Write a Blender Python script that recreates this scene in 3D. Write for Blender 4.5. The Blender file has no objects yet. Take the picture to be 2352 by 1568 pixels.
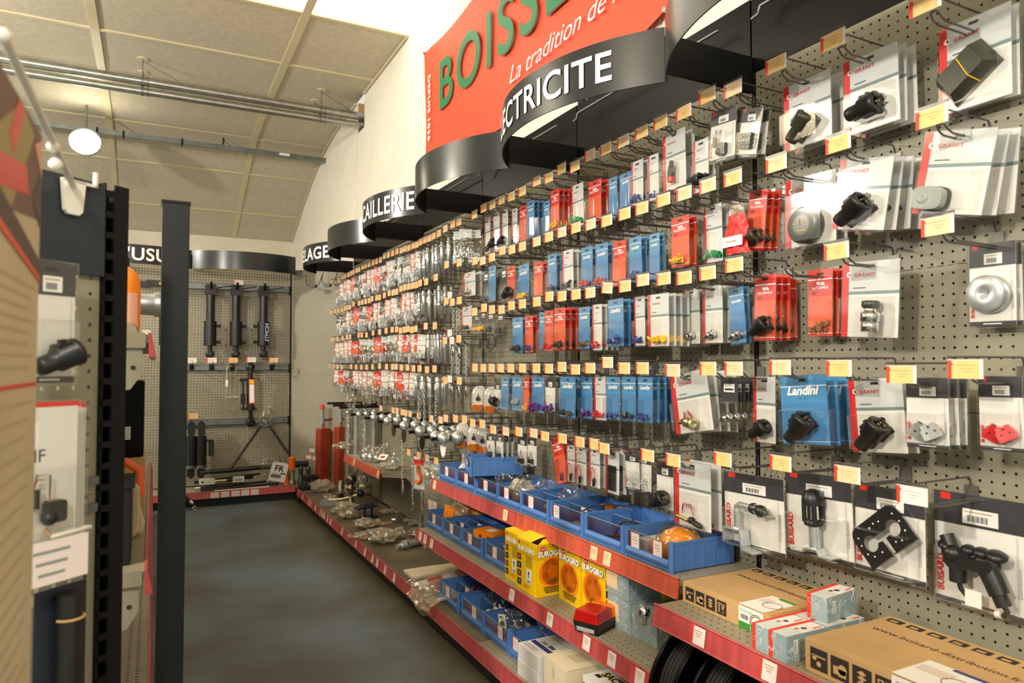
import bpy, bmesh, math, random
from mathutils import Vector, Matrix
random.seed(7)
S = bpy.context.scene
COL = S.collection
PI = math.pi
# ---------------------------------------------------------------- camera
FPX = 1614.0; YAW = math.radians(27.05); PIT = math.atan(51/1614.0); CZ = 1.46
cd = bpy.data.cameras.new('camera'); cam = bpy.data.objects.new('camera', cd); COL.objects.link(cam)
cam.location = (0, 0, CZ); cam.rotation_euler = (PI/2 + PIT, 0, -YAW)
cd.sensor_width = 36; cd.lens = 36*FPX/2352; cd.clip_start = .02
cd.dof.use_dof = True; cd.dof.focus_distance = 3.0; cd.dof.aperture_fstop = 4.0
S.camera = cam
# ---------------------------------------------------------------- world, exposure, lamps
S.view_settings.view_transform = 'Standard'; S.view_settings.look = 'None'
S.view_settings.gamma = 1; S.view_settings.use_curve_mapping = False
S.view_settings.exposure = 0.55
S.cycles.max_bounces = 5; S.cycles.diffuse_bounces = 3; S.cycles.glossy_bounces = 3; S.cycles.transmission_bounces = 3
S.cycles.transparent_max_bounces = 16; S.cycles.adaptive_threshold = .04
S.cycles.caustics_reflective = False; S.cycles.caustics_refractive = False
W = bpy.data.worlds.new('world'); S.world = W; W.use_nodes = True
W.node_tree.nodes['Background'].inputs[0].default_value = (1.0, .93, .80, 1)
W.node_tree.nodes['Background'].inputs[1].default_value = .55
def area(name, loc, target, size, power, col, sy=None):
    l = bpy.data.lights.new(name, 'AREA'); l.energy = power; l.color = col
    l.shape = 'RECTANGLE'; l.size = size; l.size_y = sy or size
    o = bpy.data.objects.new(name, l); COL.objects.link(o); o.location = loc
    o.rotation_euler = (Vector(target)-Vector(loc)).to_track_quat('-Z', 'Y').to_euler()
    o['label'] = 'ceiling floodlight of the shop'; o['kind'] = 'structure'
    return o
WARM = (1.0, .92, .80)
def flood(loc, power, col, r=.10):
    l = bpy.data.lights.new('ceiling_floodlight', 'POINT'); l.energy = power; l.color = col; l.shadow_soft_size = r
    o = bpy.data.objects.new('ceiling_floodlight', l); COL.objects.link(o); o.location = loc; o['label'] = 'ceiling floodlight of the shop'; o['kind'] = 'structure'
flood((-3.0, .6, 3.3), 430, WARM)
flood((-3.4, 5.9, 3.5), 330, WARM)
flood((-1.0, -2.4, 3.3), 240, (1, .94, .84), .2)
# ---------------------------------------------------------------- pixel helpers (2352x1568 frame): a pixel becomes a point on a real plane
def _ray(px, py):
    a = (px-1176)/FPX; b = (784-py)/FPX; s, c = math.sin(YAW), math.cos(YAW); sp, cp = math.sin(PIT), math.cos(PIT)
    return Vector((s*cp + a*c - b*s*sp, c*cp - a*s - b*c*sp, sp + b*cp))
def on_x(px, py, X): d = _ray(px, py); return Vector((0, 0, CZ)) + d*(X/d.x)
def on_y(px, py, Y): d = _ray(px, py); return Vector((0, 0, CZ)) + d*(Y/d.y)
def on_z(px, py, Z): d = _ray(px, py); return Vector((0, 0, CZ)) + d*((Z-CZ)/d.z)
# ---------------------------------------------------------------- materials
def lin(c): 
    c = c/255.0
    return c/12.92 if c <= .04045 else ((c+.055)/1.055)**2.4
def rgb(*c): return (lin(c[0]), lin(c[1]), lin(c[2]), 1)
MATS = {}
def P(name, col, rough=.5, metal=0, noise=0, scale=8, bump=0, bscale=60, spec=.5, trans=0, emit=0, stretch=None):
    m = bpy.data.materials.new(name); m.use_nodes = True; nt = m.node_tree; N = nt.nodes; L = nt.links
    b = N['Principled BSDF']; b.inputs['Base Color'].default_value = rgb(*col)
    b.inputs['Roughness'].default_value = rough; b.inputs['Metallic'].default_value = metal
    b.inputs['Specular IOR Level'].default_value = spec
    if trans: b.inputs['Transmission Weight'].default_value = trans
    if emit:
        b.inputs['Emission Color'].default_value = rgb(*col); b.inputs['Emission Strength'].default_value = emit
    tc = N.new('ShaderNodeTexCoord'); mp = N.new('ShaderNodeMapping'); L.new(tc.outputs['Object'], mp.inputs[0])
    if stretch: mp.inputs['Scale'].default_value = stretch
    if noise:
        n = N.new('ShaderNodeTexNoise'); n.inputs['Scale'].default_value = scale; n.inputs['Detail'].default_value = 5
        L.new(mp.outputs[0], n.inputs['Vector'])
        mx = N.new('ShaderNodeMix'); mx.data_type = 'RGBA'
        d = [max(0, c*(1-noise)) for c in col]; u = [min(255, c*(1+noise)) for c in col]
        mx.inputs[6].default_value = rgb(*d); mx.inputs[7].default_value = rgb(*u)
        rp = N.new('ShaderNodeMapRange'); rp.inputs[1].default_value = .3; rp.inputs[2].default_value = .7
        L.new(n.outputs[0], rp.inputs[0]); L.new(rp.outputs[0], mx.inputs[0]); L.new(mx.outputs[2], b.inputs['Base Color'])
    if bump:
        n2 = N.new('ShaderNodeTexNoise'); n2.inputs['Scale'].default_value = bscale; n2.inputs['Detail'].default_value = 3
        L.new(mp.outputs[0], n2.inputs['Vector'])
        bp = N.new('ShaderNodeBump'); bp.inputs['Strength'].default_value = bump; bp.inputs['Distance'].default_value = .01
        L.new(n2.outputs[0], bp.inputs['Height']); L.new(bp.outputs[0], b.inputs['Normal'])
    MATS[name] = m; return m
def clear(name, tint=(1, 1, 1), gloss=.10, rough=.08, haze=0, crinkle=0):
    m = bpy.data.materials.new(name); m.use_nodes = True; nt = m.node_tree; N = nt.nodes; L = nt.links
    N.remove(N['Principled BSDF']); out = N['Material Output']
    t = N.new('ShaderNodeBsdfTransparent'); t.inputs[0].default_value = (*tint, 1)
    g = N.new('ShaderNodeBsdfGlossy'); g.inputs[0].default_value = (1, 1, 1, 1); g.inputs['Roughness'].default_value = rough
    fr = N.new('ShaderNodeLayerWeight'); fr.inputs[0].default_value = .35
    mr = N.new('ShaderNodeMapRange'); mr.inputs[3].default_value = gloss*.5; mr.inputs[4].default_value = min(.8, gloss*4)
    L.new(fr.outputs['Facing'], mr.inputs[0])
    x = N.new('ShaderNodeMixShader'); L.new(mr.outputs[0], x.inputs[0]); L.new(t.outputs[0], x.inputs[1]); L.new(g.outputs[0], x.inputs[2])
    last = x
    if crinkle:
        tc = N.new('ShaderNodeTexCoord'); n = N.new('ShaderNodeTexVoronoi'); n.inputs['Scale'].default_value = crinkle
        bp = N.new('ShaderNodeBump'); bp.inputs['Strength'].default_value = 1; bp.inputs['Distance'].default_value = .02
        L.new(tc.outputs['Object'], n.inputs['Vector']); L.new(n.outputs[0], bp.inputs['Height']); L.new(bp.outputs[0], g.inputs['Normal'])
    if haze:
        d = N.new('ShaderNodeBsdfDiffuse'); d.inputs[0].default_value = (.60, .52, .38, 1)
        x2 = N.new('ShaderNodeMixShader'); x2.inputs[0].default_value = haze
        L.new(last.outputs[0], x2.inputs[1]); L.new(d.outputs[0], x2.inputs[2]); last = x2
    L.new(last.outputs[0], out.inputs[0]); MATS[name] = m; return m
def pegboard(name, col, axis, pitch=.0292, r=.0038, z0=0):
    # painted steel sheet with real round perforations (transparent where punched)
    m = P(name, col, .45, 0, .04, 3); nt = m.node_tree; N = nt.nodes; L = nt.links; b = N['Principled BSDF']; out = N['Material Output']
    tc = N.new('ShaderNodeTexCoord'); sp = N.new('ShaderNodeSeparateXYZ'); L.new(tc.outputs['Object'], sp.inputs[0])
    def fold(sock):
        a = N.new('ShaderNodeMath'); a.operation = 'PINGPONG'; a.inputs[1].default_value = pitch/2; L.new(sock, a.inputs[0])
        s = N.new('ShaderNodeMath'); s.operation = 'SUBTRACT'; s.inputs[0].default_value = pitch/2; L.new(a.outputs[0], s.inputs[1])
        q = N.new('ShaderNodeMath'); q.operation = 'MULTIPLY'; L.new(s.outputs[0], q.inputs[0]); L.new(s.outputs[0], q.inputs[1]); return q
    u = fold(sp.outputs[axis[0]]); v = fold(sp.outputs[axis[1]])
    s = N.new('ShaderNodeMath'); s.operation = 'ADD'; L.new(u.outputs[0], s.inputs[0]); L.new(v.outputs[0], s.inputs[1])
    k = N.new('ShaderNodeMath'); k.operation = 'LESS_THAN'; k.inputs[1].default_value = r*r; L.new(s.outputs[0], k.inputs[0])
    t = N.new('ShaderNodeBsdfTransparent'); x = N.new('ShaderNodeMixShader')
    L.new(k.outputs[0], x.inputs[0]); L.new(b.outputs[0], x.inputs[1]); L.new(t.outputs[0], x.inputs[2]); L.new(x.outputs[0], out.inputs[0])
    return m
P('white_wall', (236, 230, 214), .45, 0, .02, 2)
P('cream_wall', (232, 224, 202), .6, 0, .03, 2)
P('ceiling_board', (206, 197, 174), .85, 0, .04, 25, .15, 120)
P('cream_strip', (214, 203, 166), .5)
P('galvanised', (176, 176, 168), .28, .9, .08, 14)
P('dull_steel', (128, 132, 130), .4, .8, .08, 10)
P('slate', (30, 35, 37), .24, 0, .05, 3, 0, 60, .5)
P('black_gloss', (7, 7, 8), .3, 0, 0, 8, 0, 60, .16)
P('black_paint', (13, 14, 14), .5, 0, .08, 6, 0, 60, .25)
P('dark_green_black', (12, 17, 16), .45, 0, .05, 6, 0, 60, .3)
P('poster_faint', (190, 173, 138), .8)
P('anthracite', (38, 46, 54), .45, 0, .05, 4)
P('plinth_black', (30, 30, 28), .5, 0, .15, 5)
P('grey_panel', (150, 145, 126), .5, 0, .03, 2)
P('shelf_grey', (152, 144, 122), .42, 0, .06, 4)
P('deck_dirty_shaded', (104, 94, 76), .5, 0, .18, 5)  # deck grey darkened by dirt, with the far zone's shade painted in too
P('red_rail', (186, 78, 78), .28, 0, .10, 6, stretch=(1, 6, 1))
P('orange_rail', (194, 88, 66), .28, 0, .10, 6, stretch=(1, 6, 1))
P('wire', (116, 112, 106), .32, .55)
P('chrome', (214, 216, 214), .12, 1)
P('zinc', (206, 212, 212), .26, .72, .08, 30)
P('brass', (200, 170, 96), .25, .9)
P('yellow_zinc', (206, 196, 150), .25, .9, .1, 20)
P('bare_steel', (128, 118, 104), .3, .9, .08, 12)
P('ticket_cream', (236, 198, 128), .6)
P('ticket_pale', (232, 204, 160), .6)
P('ticket_white', (240, 226, 222), .55)
P('white_paper', (240, 236, 230), .6)
P('tag_red', (238, 62, 36), .5)
P('ink', (44, 38, 36), .6)
P('faint_ink', (190, 152, 106), .7)
P('card_white', (238, 236, 230), .4)
P('card_grey', (212, 216, 216), .4)
P('card_band', (122, 142, 142), .4)
P('card_red', (226, 44, 38), .4)
P('mc_red', (226, 58, 44), .35)
P('mc_orange', (240, 96, 52), .35)
P('la_blue', (82, 148, 200), .35)
P('la_blue_deep', (72, 138, 196), .35)
P('sky_stripe', (190, 216, 232), .4)
P('white_ink', (250, 250, 248), .4)
P('card_dark', (62, 62, 66), .4)
P('black_plastic', (26, 27, 26), .38, 0, .1, 20)
P('olive_plastic', (58, 60, 46), .3, 0, .1, 20)
P('yellow_plastic', (244, 190, 20), .35)
P('blue_plastic', (40, 66, 140), .35)
P('purple_plastic', (92, 36, 122), .35)
P('green_plastic', (24, 150, 74), .35)
P('red_plastic', (206, 40, 44), .35)
P('brown_plastic', (126, 74, 32), .35)
P('grey_plastic', (150, 154, 152), .4)
P('bin_blue', (76, 122, 188), .42, 0, .05, 6)
P('lens_amber', (222, 116, 4), .15, 0, .05, 20, 0, 60, .6)
P('beacon_amber', (236, 158, 36), .15, 0, .05, 20, 0, 60, .6)
P('lens_red', (176, 20, 20), .15, 0, .05, 20, 0, 60, .6)
P('lens_clear', (160, 166, 160), .12, 0, .06, 20)
P('stand_red', (150, 58, 34), .45, 0, .08, 8)
P('orange_paint', (238, 104, 24), .4)
P('orange_vivid', (248, 138, 20), .4)
P('navy_paint', (20, 38, 72), .35)
P('kraft', (196, 158, 106), .7, 0, .04, 8, .05, 200)
P('box_white', (232, 230, 226), .55, 0, .02, 4)
P('box_aged', (228, 214, 182), .65, 0, .06, 4)
P('box_grey', (150, 170, 176), .5, 0, .05, 20)
P('box_yellow', (250, 206, 8), .4)
P('lamp_print', (214, 92, 12), .4, 0, .35, 30)
P('lamp_halo', (250, 150, 12), .4)
P('green_ink', (46, 146, 50), .5)
P('blue_ink', (54, 60, 130), .5)
P('banner_red', (246, 84, 50), .55, 0, .02, 3, .1, 6)
P('banner_green', (34, 128, 80), .5)
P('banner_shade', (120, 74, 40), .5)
P('rubber', (20, 20, 19), .6, 0, .1, 30)
P('paper_beige', (206, 190, 156), .8, 0, .05, 3)
P('poster_dark', (96, 82, 72), .6)
P('poster_brown', (122, 98, 84), .6)
P('poster_pink', (232, 176, 150), .6)
P('poster_olive', (170, 156, 104), .6)
P('white_plastic', (232, 228, 216), .35)
P('skylight', (255, 246, 222), .6, emit=1.6)
P('lamp_glow', (255, 246, 222), .5, emit=26)
clear('blister', (.985, .985, .98), .08, .06)
clear('acrylic', (.90, .90, .92), .14, .1)
clear('polybag', (.97, .965, .94), .11, .12, .03, 22)
clear('milky_bag', (.95, .91, .82), .14, .2, .32, 18)
clear('amber_film', (.98, .86, .6), .12, .15, 0, 25)
# ---------------------------------------------------------------- mesh builder
class MB:
    def __init__(s): s.v = []; s.f = []; s.mi = []; s.sm = []; s.mats = []; s.M = None
    def mat(s, m):
        if m not in s.mats: s.mats.append(m)
        return s.mats.index(m)
    def add(s, vs, fs, m, smooth=False):
        o = len(s.v); M = s.M
        s.v += [tuple(M @ Vector(p)) if M else tuple(p) for p in vs]
        k = s.mat(m)
        for f in fs: s.f.append([i+o for i in f]); s.mi.append(k); s.sm.append(smooth)
        return s
    def box(s, a, b, m):
        (x0, y0, z0), (x1, y1, z1) = [tuple(min(a[i], b[i]) for i in range(3)), tuple(max(a[i], b[i]) for i in range(3))]
        vs = [(x0,y0,z0),(x1,y0,z0),(x1,y1,z0),(x0,y1,z0),(x0,y0,z1),(x1,y0,z1),(x1,y1,z1),(x0,y1,z1)]
        return s.add(vs, [(0,3,2,1),(4,5,6,7),(0,1,5,4),(1,2,6,5),(2,3,7,6),(3,0,4,7)], m)
    def cbox(s, a, b, m, c=.003):          # box with chamfered long edges along local y and rounded outline in xz
        x0, x1 = sorted((a[0], b[0])); y0, y1 = sorted((a[1], b[1])); z0, z1 = sorted((a[2], b[2]))
        c = min(c, (x1-x0)/2.2, (z1-z0)/2.2)
        p = [(x0+c,z0),(x1-c,z0),(x1,z0+c),(x1,z1-c),(x1-c,z1),(x0+c,z1),(x0,z1-c),(x0,z0+c)]
        return s.prism(p, y0, y1, m)
    def quad(s, pts, m): return s.add(pts, [tuple(range(len(pts)))], m)
    def rect(s, u0, v0, u1, v1, y, m):     # flat print on a face that looks along -y
        return s.add([(u0,y,v0),(u1,y,v0),(u1,y,v1),(u0,y,v1)], [(0,1,2,3)], m)
    def prism(s, poly, y0, y1, m):         # outline in xz extruded along y
        n = len(poly); vs = [(x, y0, z) for x, z in poly] + [(x, y1, z) for x, z in poly]
        fs = [tuple(range(n)), tuple(range(2*n-1, n-1, -1))] + [(i, i+n, (i+1) % n+n, (i+1) % n) for i in range(n)]
        return s.add(vs, fs, m)
    def cyl(s, p0, p1, r, m, n=12, r1=None, caps=True):
        p0 = Vector(p0); p1 = Vector(p1); d = (p1-p0); r1 = r if r1 is None else r1
        q = d.to_track_quat('Z', 'Y'); vs = []
        for P_, rr in ((p0, r), (p1, r1)):
            for i in range(n): vs.append(P_ + q @ Vector((rr*math.cos(2*PI*i/n), rr*math.sin(2*PI*i/n), 0)))
        s.add(vs, [(i, (i+1) % n, (i+1) % n+n, i+n) for i in range(n)], m, True)
        if caps: s.add(vs[:n], [tuple(range(n-1, -1, -1))], m); s.add(vs[n:], [tuple(range(n))], m)
        return s
    def lathe(s, prof, p0, axis, m, n=16):  # prof: (radius, distance along axis)
        q = Vector(axis).to_track_quat('Z', 'Y'); p0 = Vector(p0); vs = []; k = len(prof)
        for r, h in prof:
            for i in range(n): vs.append(p0 + q @ Vector((r*math.cos(2*PI*i/n), r*math.sin(2*PI*i/n), h)))
        fs = [(j*n+i, j*n+(i+1) % n, (j+1)*n+(i+1) % n, (j+1)*n+i) for j in range(k-1) for i in range(n)]
        s.add(vs, fs, m, True)
        for j, rev in ((0, True), (k-1, False)):
            if prof[j][0] > 1e-5:
                c = vs[j*n:(j+1)*n]; s.add(c, [tuple(range(n-1, -1, -1)) if rev else tuple(range(n))], m)
        return s
    def ball(s, c, r, m, n=14, sx=1, sy=1, sz=1):
        vs = []; fs = []; k = n//2
        for j in range(k+1):
            t = PI*j/k
            for i in range(n): vs.append((c[0]+sx*r*math.sin(t)*math.cos(2*PI*i/n), c[1]+sy*r*math.sin(t)*math.sin(2*PI*i/n), c[2]+sz*r*math.cos(t)))
        fs = [(j*n+i, (j+1)*n+i, (j+1)*n+(i+1) % n, j*n+(i+1) % n) for j in range(k) for i in range(n)]
        return s.add(vs, fs, m, True)
    def tube(s, pts, r, m, n=8, closed=False):
        pts = [Vector(p) for p in pts]; k = len(pts); vs = []; up = None
        for i, p in enumerate(pts):
            a = pts[i-1] if (i or closed) else p; b = pts[(i+1) % k] if (i < k-1 or closed) else p
            d = (b-a).normalized()
            if up is None:
                up = Vector((0, 0, 1)) if abs(d.z) < .9 else Vector((1, 0, 0))
            x = d.cross(up)
            if x.length < 1e-4: x = d.cross(Vector((1, .3, 0)))
            x.normalize(); y = x.cross(d).normalized(); up = y
            for j in range(n): vs.append(p + r*(math.cos(2*PI*j/n)*x + math.sin(2*PI*j/n)*y))
        kk = k if closed else k-1
        fs = [(i*n+j, i*n+(j+1) % n, ((i+1) % k)*n+(j+1) % n, ((i+1) % k)*n+j) for i in range(kk) for j in range(n)]
        s.add(vs, fs, m, True)
        if not closed:
            s.add(vs[:n], [tuple(range(n-1, -1, -1))], m); s.add(vs[-n:], [tuple(range(n))], m)
        return s
    def text(s, body, h, m, u, v, y, bold=0, shear=0, sx=1, align='LEFT', rot=0, wrap=None, space=1, res=2):
        vs, fs, w = text_geo(body, bold, shear, space, res)
        k = h/CAP; off = {'LEFT': 0, 'CENTER': -w/2, 'RIGHT': -w}[align]; c, sn = math.cos(rot), math.sin(rot); out = []
        for a, b in vs:
            a = (a+off)*k*sx; b = b*k
            a, b = a*c-b*sn, a*sn+b*c
            out.append(wrap(u+a, v+b) if wrap else (u+a, y, v+b))
        return s.add(out, fs, m)
    def disc(s, c, r, y, m, n=20, rx=None):
        rx = rx or r
        return s.add([(c[0]+rx*math.cos(2*PI*i/n), y, c[1]+r*math.sin(2*PI*i/n)) for i in range(n)], [tuple(range(n))], m)
    def mesh(s, name):
        me = bpy.data.meshes.new(name); me.from_pydata(s.v, [], s.f)
        for m in s.mats: me.materials.append(MATS[m])
        me.polygons.foreach_set('material_index', s.mi); me.polygons.foreach_set('use_smooth', s.sm); me.update()
        return me
_TX = {}; CAP = .7
def text_geo(body, bold=0, shear=0, space=1, res=2):
    key = (body, bold, shear, space, res)
    if key not in _TX:
        cu = bpy.data.curves.new('lettering', 'FONT'); cu.body = body; cu.size = 1; cu.offset = bold; cu.shear = shear
        cu.resolution_u = res; cu.space_character = space
        o = bpy.data.objects.new('lettering', cu); COL.objects.link(o); bpy.context.view_layer.update()
        me = o.evaluated_get(bpy.context.evaluated_depsgraph_get()).to_mesh()
        vs = [(v.co.x, v.co.y) for v in me.vertices]; fs = [tuple(p.vertices) for p in me.polygons]
        w = max([v[0] for v in vs] or [0]); bpy.data.objects.remove(o); bpy.data.curves.remove(cu)
        _TX[key] = (vs, fs, w)
    return _TX[key]
CAP = max(p[1] for p in text_geo('H')[0])
# ---------------------------------------------------------------- objects
def link(name, me, parent=None, loc=None, rot=None, bevel=0):
    o = bpy.data.objects.new(name, me); COL.objects.link(o)
    if parent: o.parent = parent
    if loc is not None: o.location = loc
    if rot is not None: o.rotation_euler = rot
    if bevel:
        b = o.modifiers.new('bevel', 'BEVEL'); b.width = bevel; b.segments = 2; b.limit_method = 'ANGLE'
    return o
USED = set()
def tag(o, label, cat, group=None):
    o['label'] = label; o['category'] = cat
    if group: o['group'] = group
    n = len(label.split())
    if n > 16 or n < 4: print('LABEL LENGTH', n, label)
    if label in USED: print('LABEL TWICE', label)
    USED.add(label); return o
def thing(name, label, cat, loc=(0, 0, 0), rotz=0, group=None, rot=None):
    o = bpy.data.objects.new(name, None); COL.objects.link(o); o.empty_display_size = .03
    o.location = loc; o.rotation_euler = rot or (0, 0, rotz)
    return tag(o, label, cat, group)
def part(t, name, mb, bevel=0, label=None):
    o = link(name, mb.mesh(name) if isinstance(mb, MB) else mb, t, bevel=bevel)
    if label: o['label'] = label
    return o
def single(name, mb, label, cat, loc=(0, 0, 0), rotz=0, group=None, rot=None, bevel=0):
    o = link(name, mb.mesh(name) if isinstance(mb, MB) else mb, None, loc, rot or (0, 0, rotz), bevel)
    return tag(o, label, cat, group)
def struct(name, mb, bevel=0):
    o = link(name, mb.mesh(name), bevel=bevel); o['kind'] = 'structure'; o['label'] = name.replace('_', ' '); return o
ORD = ['first','second','third','fourth','fifth','sixth','seventh','eighth','ninth','tenth','eleventh','twelfth','thirteenth','fourteenth','fifteenth','sixteenth','seventeenth','eighteenth','nineteenth','twentieth']
ORD += ['twenty-'+w for w in ORD[:9]] + ['thirtieth'] + ['thirty-'+w for w in ORD[:9]] + ['fortieth'] + ['forty-'+w for w in ORD[:9]] + ['fiftieth'] + ['fifty-'+w for w in ORD[:9]]
RW = -PI/2                                   # rotation of goods that face the aisle from the right wall
XP = 1.94                                    # face of the right-hand pegboard
SEAM = [7.622, 6.527, 5.384, 4.230, 3.058, 1.868, .70, -.47]   # uprights along the right wall
# ================================================================ room shell
def floor_mat():
    m = P('floor_paint', (74, 82, 84), .38); nt = m.node_tree; N = nt.nodes; L = nt.links; b = N['Principled BSDF']
    tc = N.new('ShaderNodeTexCoord')
    def noise(sc, det=6, vec=None):
        n = N.new('ShaderNodeTexNoise'); n.inputs['Scale'].default_value = sc; n.inputs['Detail'].default_value = det
        L.new(vec or tc.outputs['Object'], n.inputs['Vector']); return n
    def ramp(src, a, b_):
        r = N.new('ShaderNodeMapRange'); r.inputs[1].default_value = a; r.inputs[2].default_value = b_; L.new(src, r.inputs[0]); return r.outputs[0]
    def mix(f, a, b_):
        x = N.new('ShaderNodeMix'); x.data_type = 'RGBA'; L.new(f, x.inputs[0])
        for i, c in ((6, a), (7, b_)):
            if isinstance(c, tuple): x.inputs[i].default_value = c
            else: L.new(c, x.inputs[i])
        return x.outputs[2]
    big = ramp(noise(1.1).outputs[0], .38, .62)
    c = mix(big, rgb(86, 90, 86), rgb(112, 128, 136))
    # worn olive strip against the shelving plinth, where feet never polish the paint
    sp = N.new('ShaderNodeSeparateXYZ'); L.new(tc.outputs['Object'], sp.inputs[0])
    wob = N.new('ShaderNodeMath'); wob.operation = 'MULTIPLY_ADD'; L.new(noise(2.3).outputs[0], wob.inputs[0]); wob.inputs[1].default_value = .5; L.new(sp.outputs[0], wob.inputs[2])
    edge = ramp(wob.outputs[0], 1.32, 1.62)
    c = mix(edge, c, rgb(86, 80, 62))
    mp = N.new('ShaderNodeMapping'); mp.inputs['Scale'].default_value = (9, 1.2, 1); L.new(tc.outputs['Object'], mp.inputs[0])
    sc = ramp(noise(3, 8, mp.outputs[0]).outputs[0], .70, .76)
    c = mix(sc, c, rgb(140, 142, 134))
    spk = ramp(noise(55, 2).outputs[0], .735, .75)
    c = mix(spk, c, rgb(178, 166, 134))
    L.new(c, b.inputs['Base Color'])
    r = N.new('ShaderNodeMapRange'); r.inputs[3].default_value = .34; r.inputs[4].default_value = .6; L.new(noise(1.7).outputs[0], r.inputs[0]); L.new(r.outputs[0], b.inputs['Roughness'])
floor_mat()
mb = MB(); mb.box((-7, -4, -.06), (2.1, 12, 0), 'floor_paint'); struct('floor', mb)
# ceiling: flat boards that curve down to the rear wall, axis along x
PROF = [(-4, 4.43), (6.02, 4.43), (7.12, 4.42), (8.33, 4.41), (8.9, 4.385), (9.4, 4.33), (9.9, 4.22), (10.34, 4.08), (10.85, 3.91), (11.3, 3.73), (11.65, 3.59), (11.95, 3.44)]
def ceil_z(y):
    for (a, za), (b, zb) in zip(PROF, PROF[1:]):
        if a <= y <= b: return za + (zb-za)*(y-a)/(b-a)
    return PROF[-1][1]
mb = MB(); k = len(PROF)
pts = PROF[1:]
vs = [(-7, y, z) for y, z in pts] + [(2.02, y, z) for y, z in pts] + [(-7, y, z+.06) for y, z in pts] + [(2.02, y, z+.06) for y, z in pts]; n = len(pts)
fs = [(i, i+1, i+1+n, i+n) for i in range(n-1)] + [(i+2*n, i+3*n, i+1+3*n, i+1+2*n) for i in range(n-1)]
fs += [(0, n, 3*n, 2*n), (n-1, 3*n-1, 4*n-1, 2*n-1)]
mb.add(vs, fs, 'ceiling_board'); mb.box((-7, -4, 4.44), (2.02, 4.75, 4.5), 'ceiling_board'); struct('ceiling', mb)
mb = MB(); mb.box((-7, 4.75, 4.437), (2.02, 6.02, 4.46), 'skylight'); o = struct('window_1', mb); o['label'] = 'bright translucent roof light strip across the ceiling'
nT = 0
for y in (6.02, 7.12, 8.33, 9.40, 10.30, 11.27):
    z = ceil_z(y); dz = (ceil_z(y+.05)-ceil_z(y-.05))/.1; a = math.atan(dz)
    mb = MB(); mb.M = Matrix.Translation((0, y, z)) @ Matrix.Rotation(a, 4, 'X'); mb.box((-7, -.02, -.012), (2.02, .02, .004), 'cream_strip'); nT += 1; struct('trim_%d' % nT, mb)
for x in (1.115, -.5, -2.12, -3.74, -5.36):
    mb = MB(); q = [(4.75, 4.437)] + PROF[1:]
    for (y0, z0), (y1, z1) in zip(q, q[1:]):
        vs = [(x-.035, y0, z0-.014), (x+.035, y0, z0-.014), (x+.035, y1, z1-.014), (x-.035, y1, z1-.014), (x-.035, y0, z0+.004), (x+.035, y0, z0+.004), (x+.035, y1, z1+.004), (x-.035, y1, z1+.004)]
        mb.add(vs, [(0,1,2,3),(7,6,5,4),(0,4,5,1),(1,5,6,2),(2,6,7,3),(3,7,4,0)], 'cream_strip')
    nT += 1; struct('trim_%d' % nT, mb)
# right wall: white ribbed cladding, cut out where the pipes pass
def ribbed(mb, y0, y1, z0, ztop):
    p = .055; y = y0; vs = []; fs = []
    prof = []
    while y < y1-1e-6:
        for dy, dx in ((0, 0), (.034, 0), (.039, .007), (.050, .007)):
            if y+dy < y1: prof.append((y+dy, dx))
        y += p
    prof.append((y1, 0))
    for yy, dx in prof: vs += [(2.02+dx, yy, z0), (2.02+dx, yy, ztop(yy) if callable(ztop) else ztop)]
    fs = [(2*i, 2*i+1, 2*i+3, 2*i+2) for i in range(len(prof)-1)]
    mb.add(vs, fs, 'white_wall')
mb = MB(); ribbed(mb, -4, 7.50, 0, lambda y: ceil_z(y)+.01); ribbed(mb, 7.50, 7.80, 0, 4.05); ribbed(mb, 7.80, 11.95, 0, lambda y: ceil_z(y)+.01)
mb.box((2.03, -4, 0), (2.16, 11.95, 4.05), 'white_wall'); mb.box((2.15, 7.3, 4.0), (2.16, 8, 4.5), 'brown_plastic'); mb.box((2.025, 7.78, 4.05), (2.14, 7.80, 4.4), 'kraft')
struct('wall_right', mb)
mb = MB(); mb.box((-7, 11.9, 0), (2.02, 12, 3.46), 'cream_wall'); struct('wall_back', mb)
nT += 1
mb = MB(); q = [(y, ceil_z(y)) for y in (6.02, 7.12, 7.48)]; q2 = [(y, ceil_z(y)) for y in (7.82, 8.33, 8.9, 9.4, 9.9, 10.34, 10.85, 11.3, 11.65, 11.88)]
for Q in (q, q2):
    for (y0, z0), (y1, z1) in zip(Q, Q[1:]): mb.tube([(2.005, y0, z0-.012), (2.005, y1, z1-.012)], .014, 'cream_strip', 6)
struct('trim_%d' % nT, mb)
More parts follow.
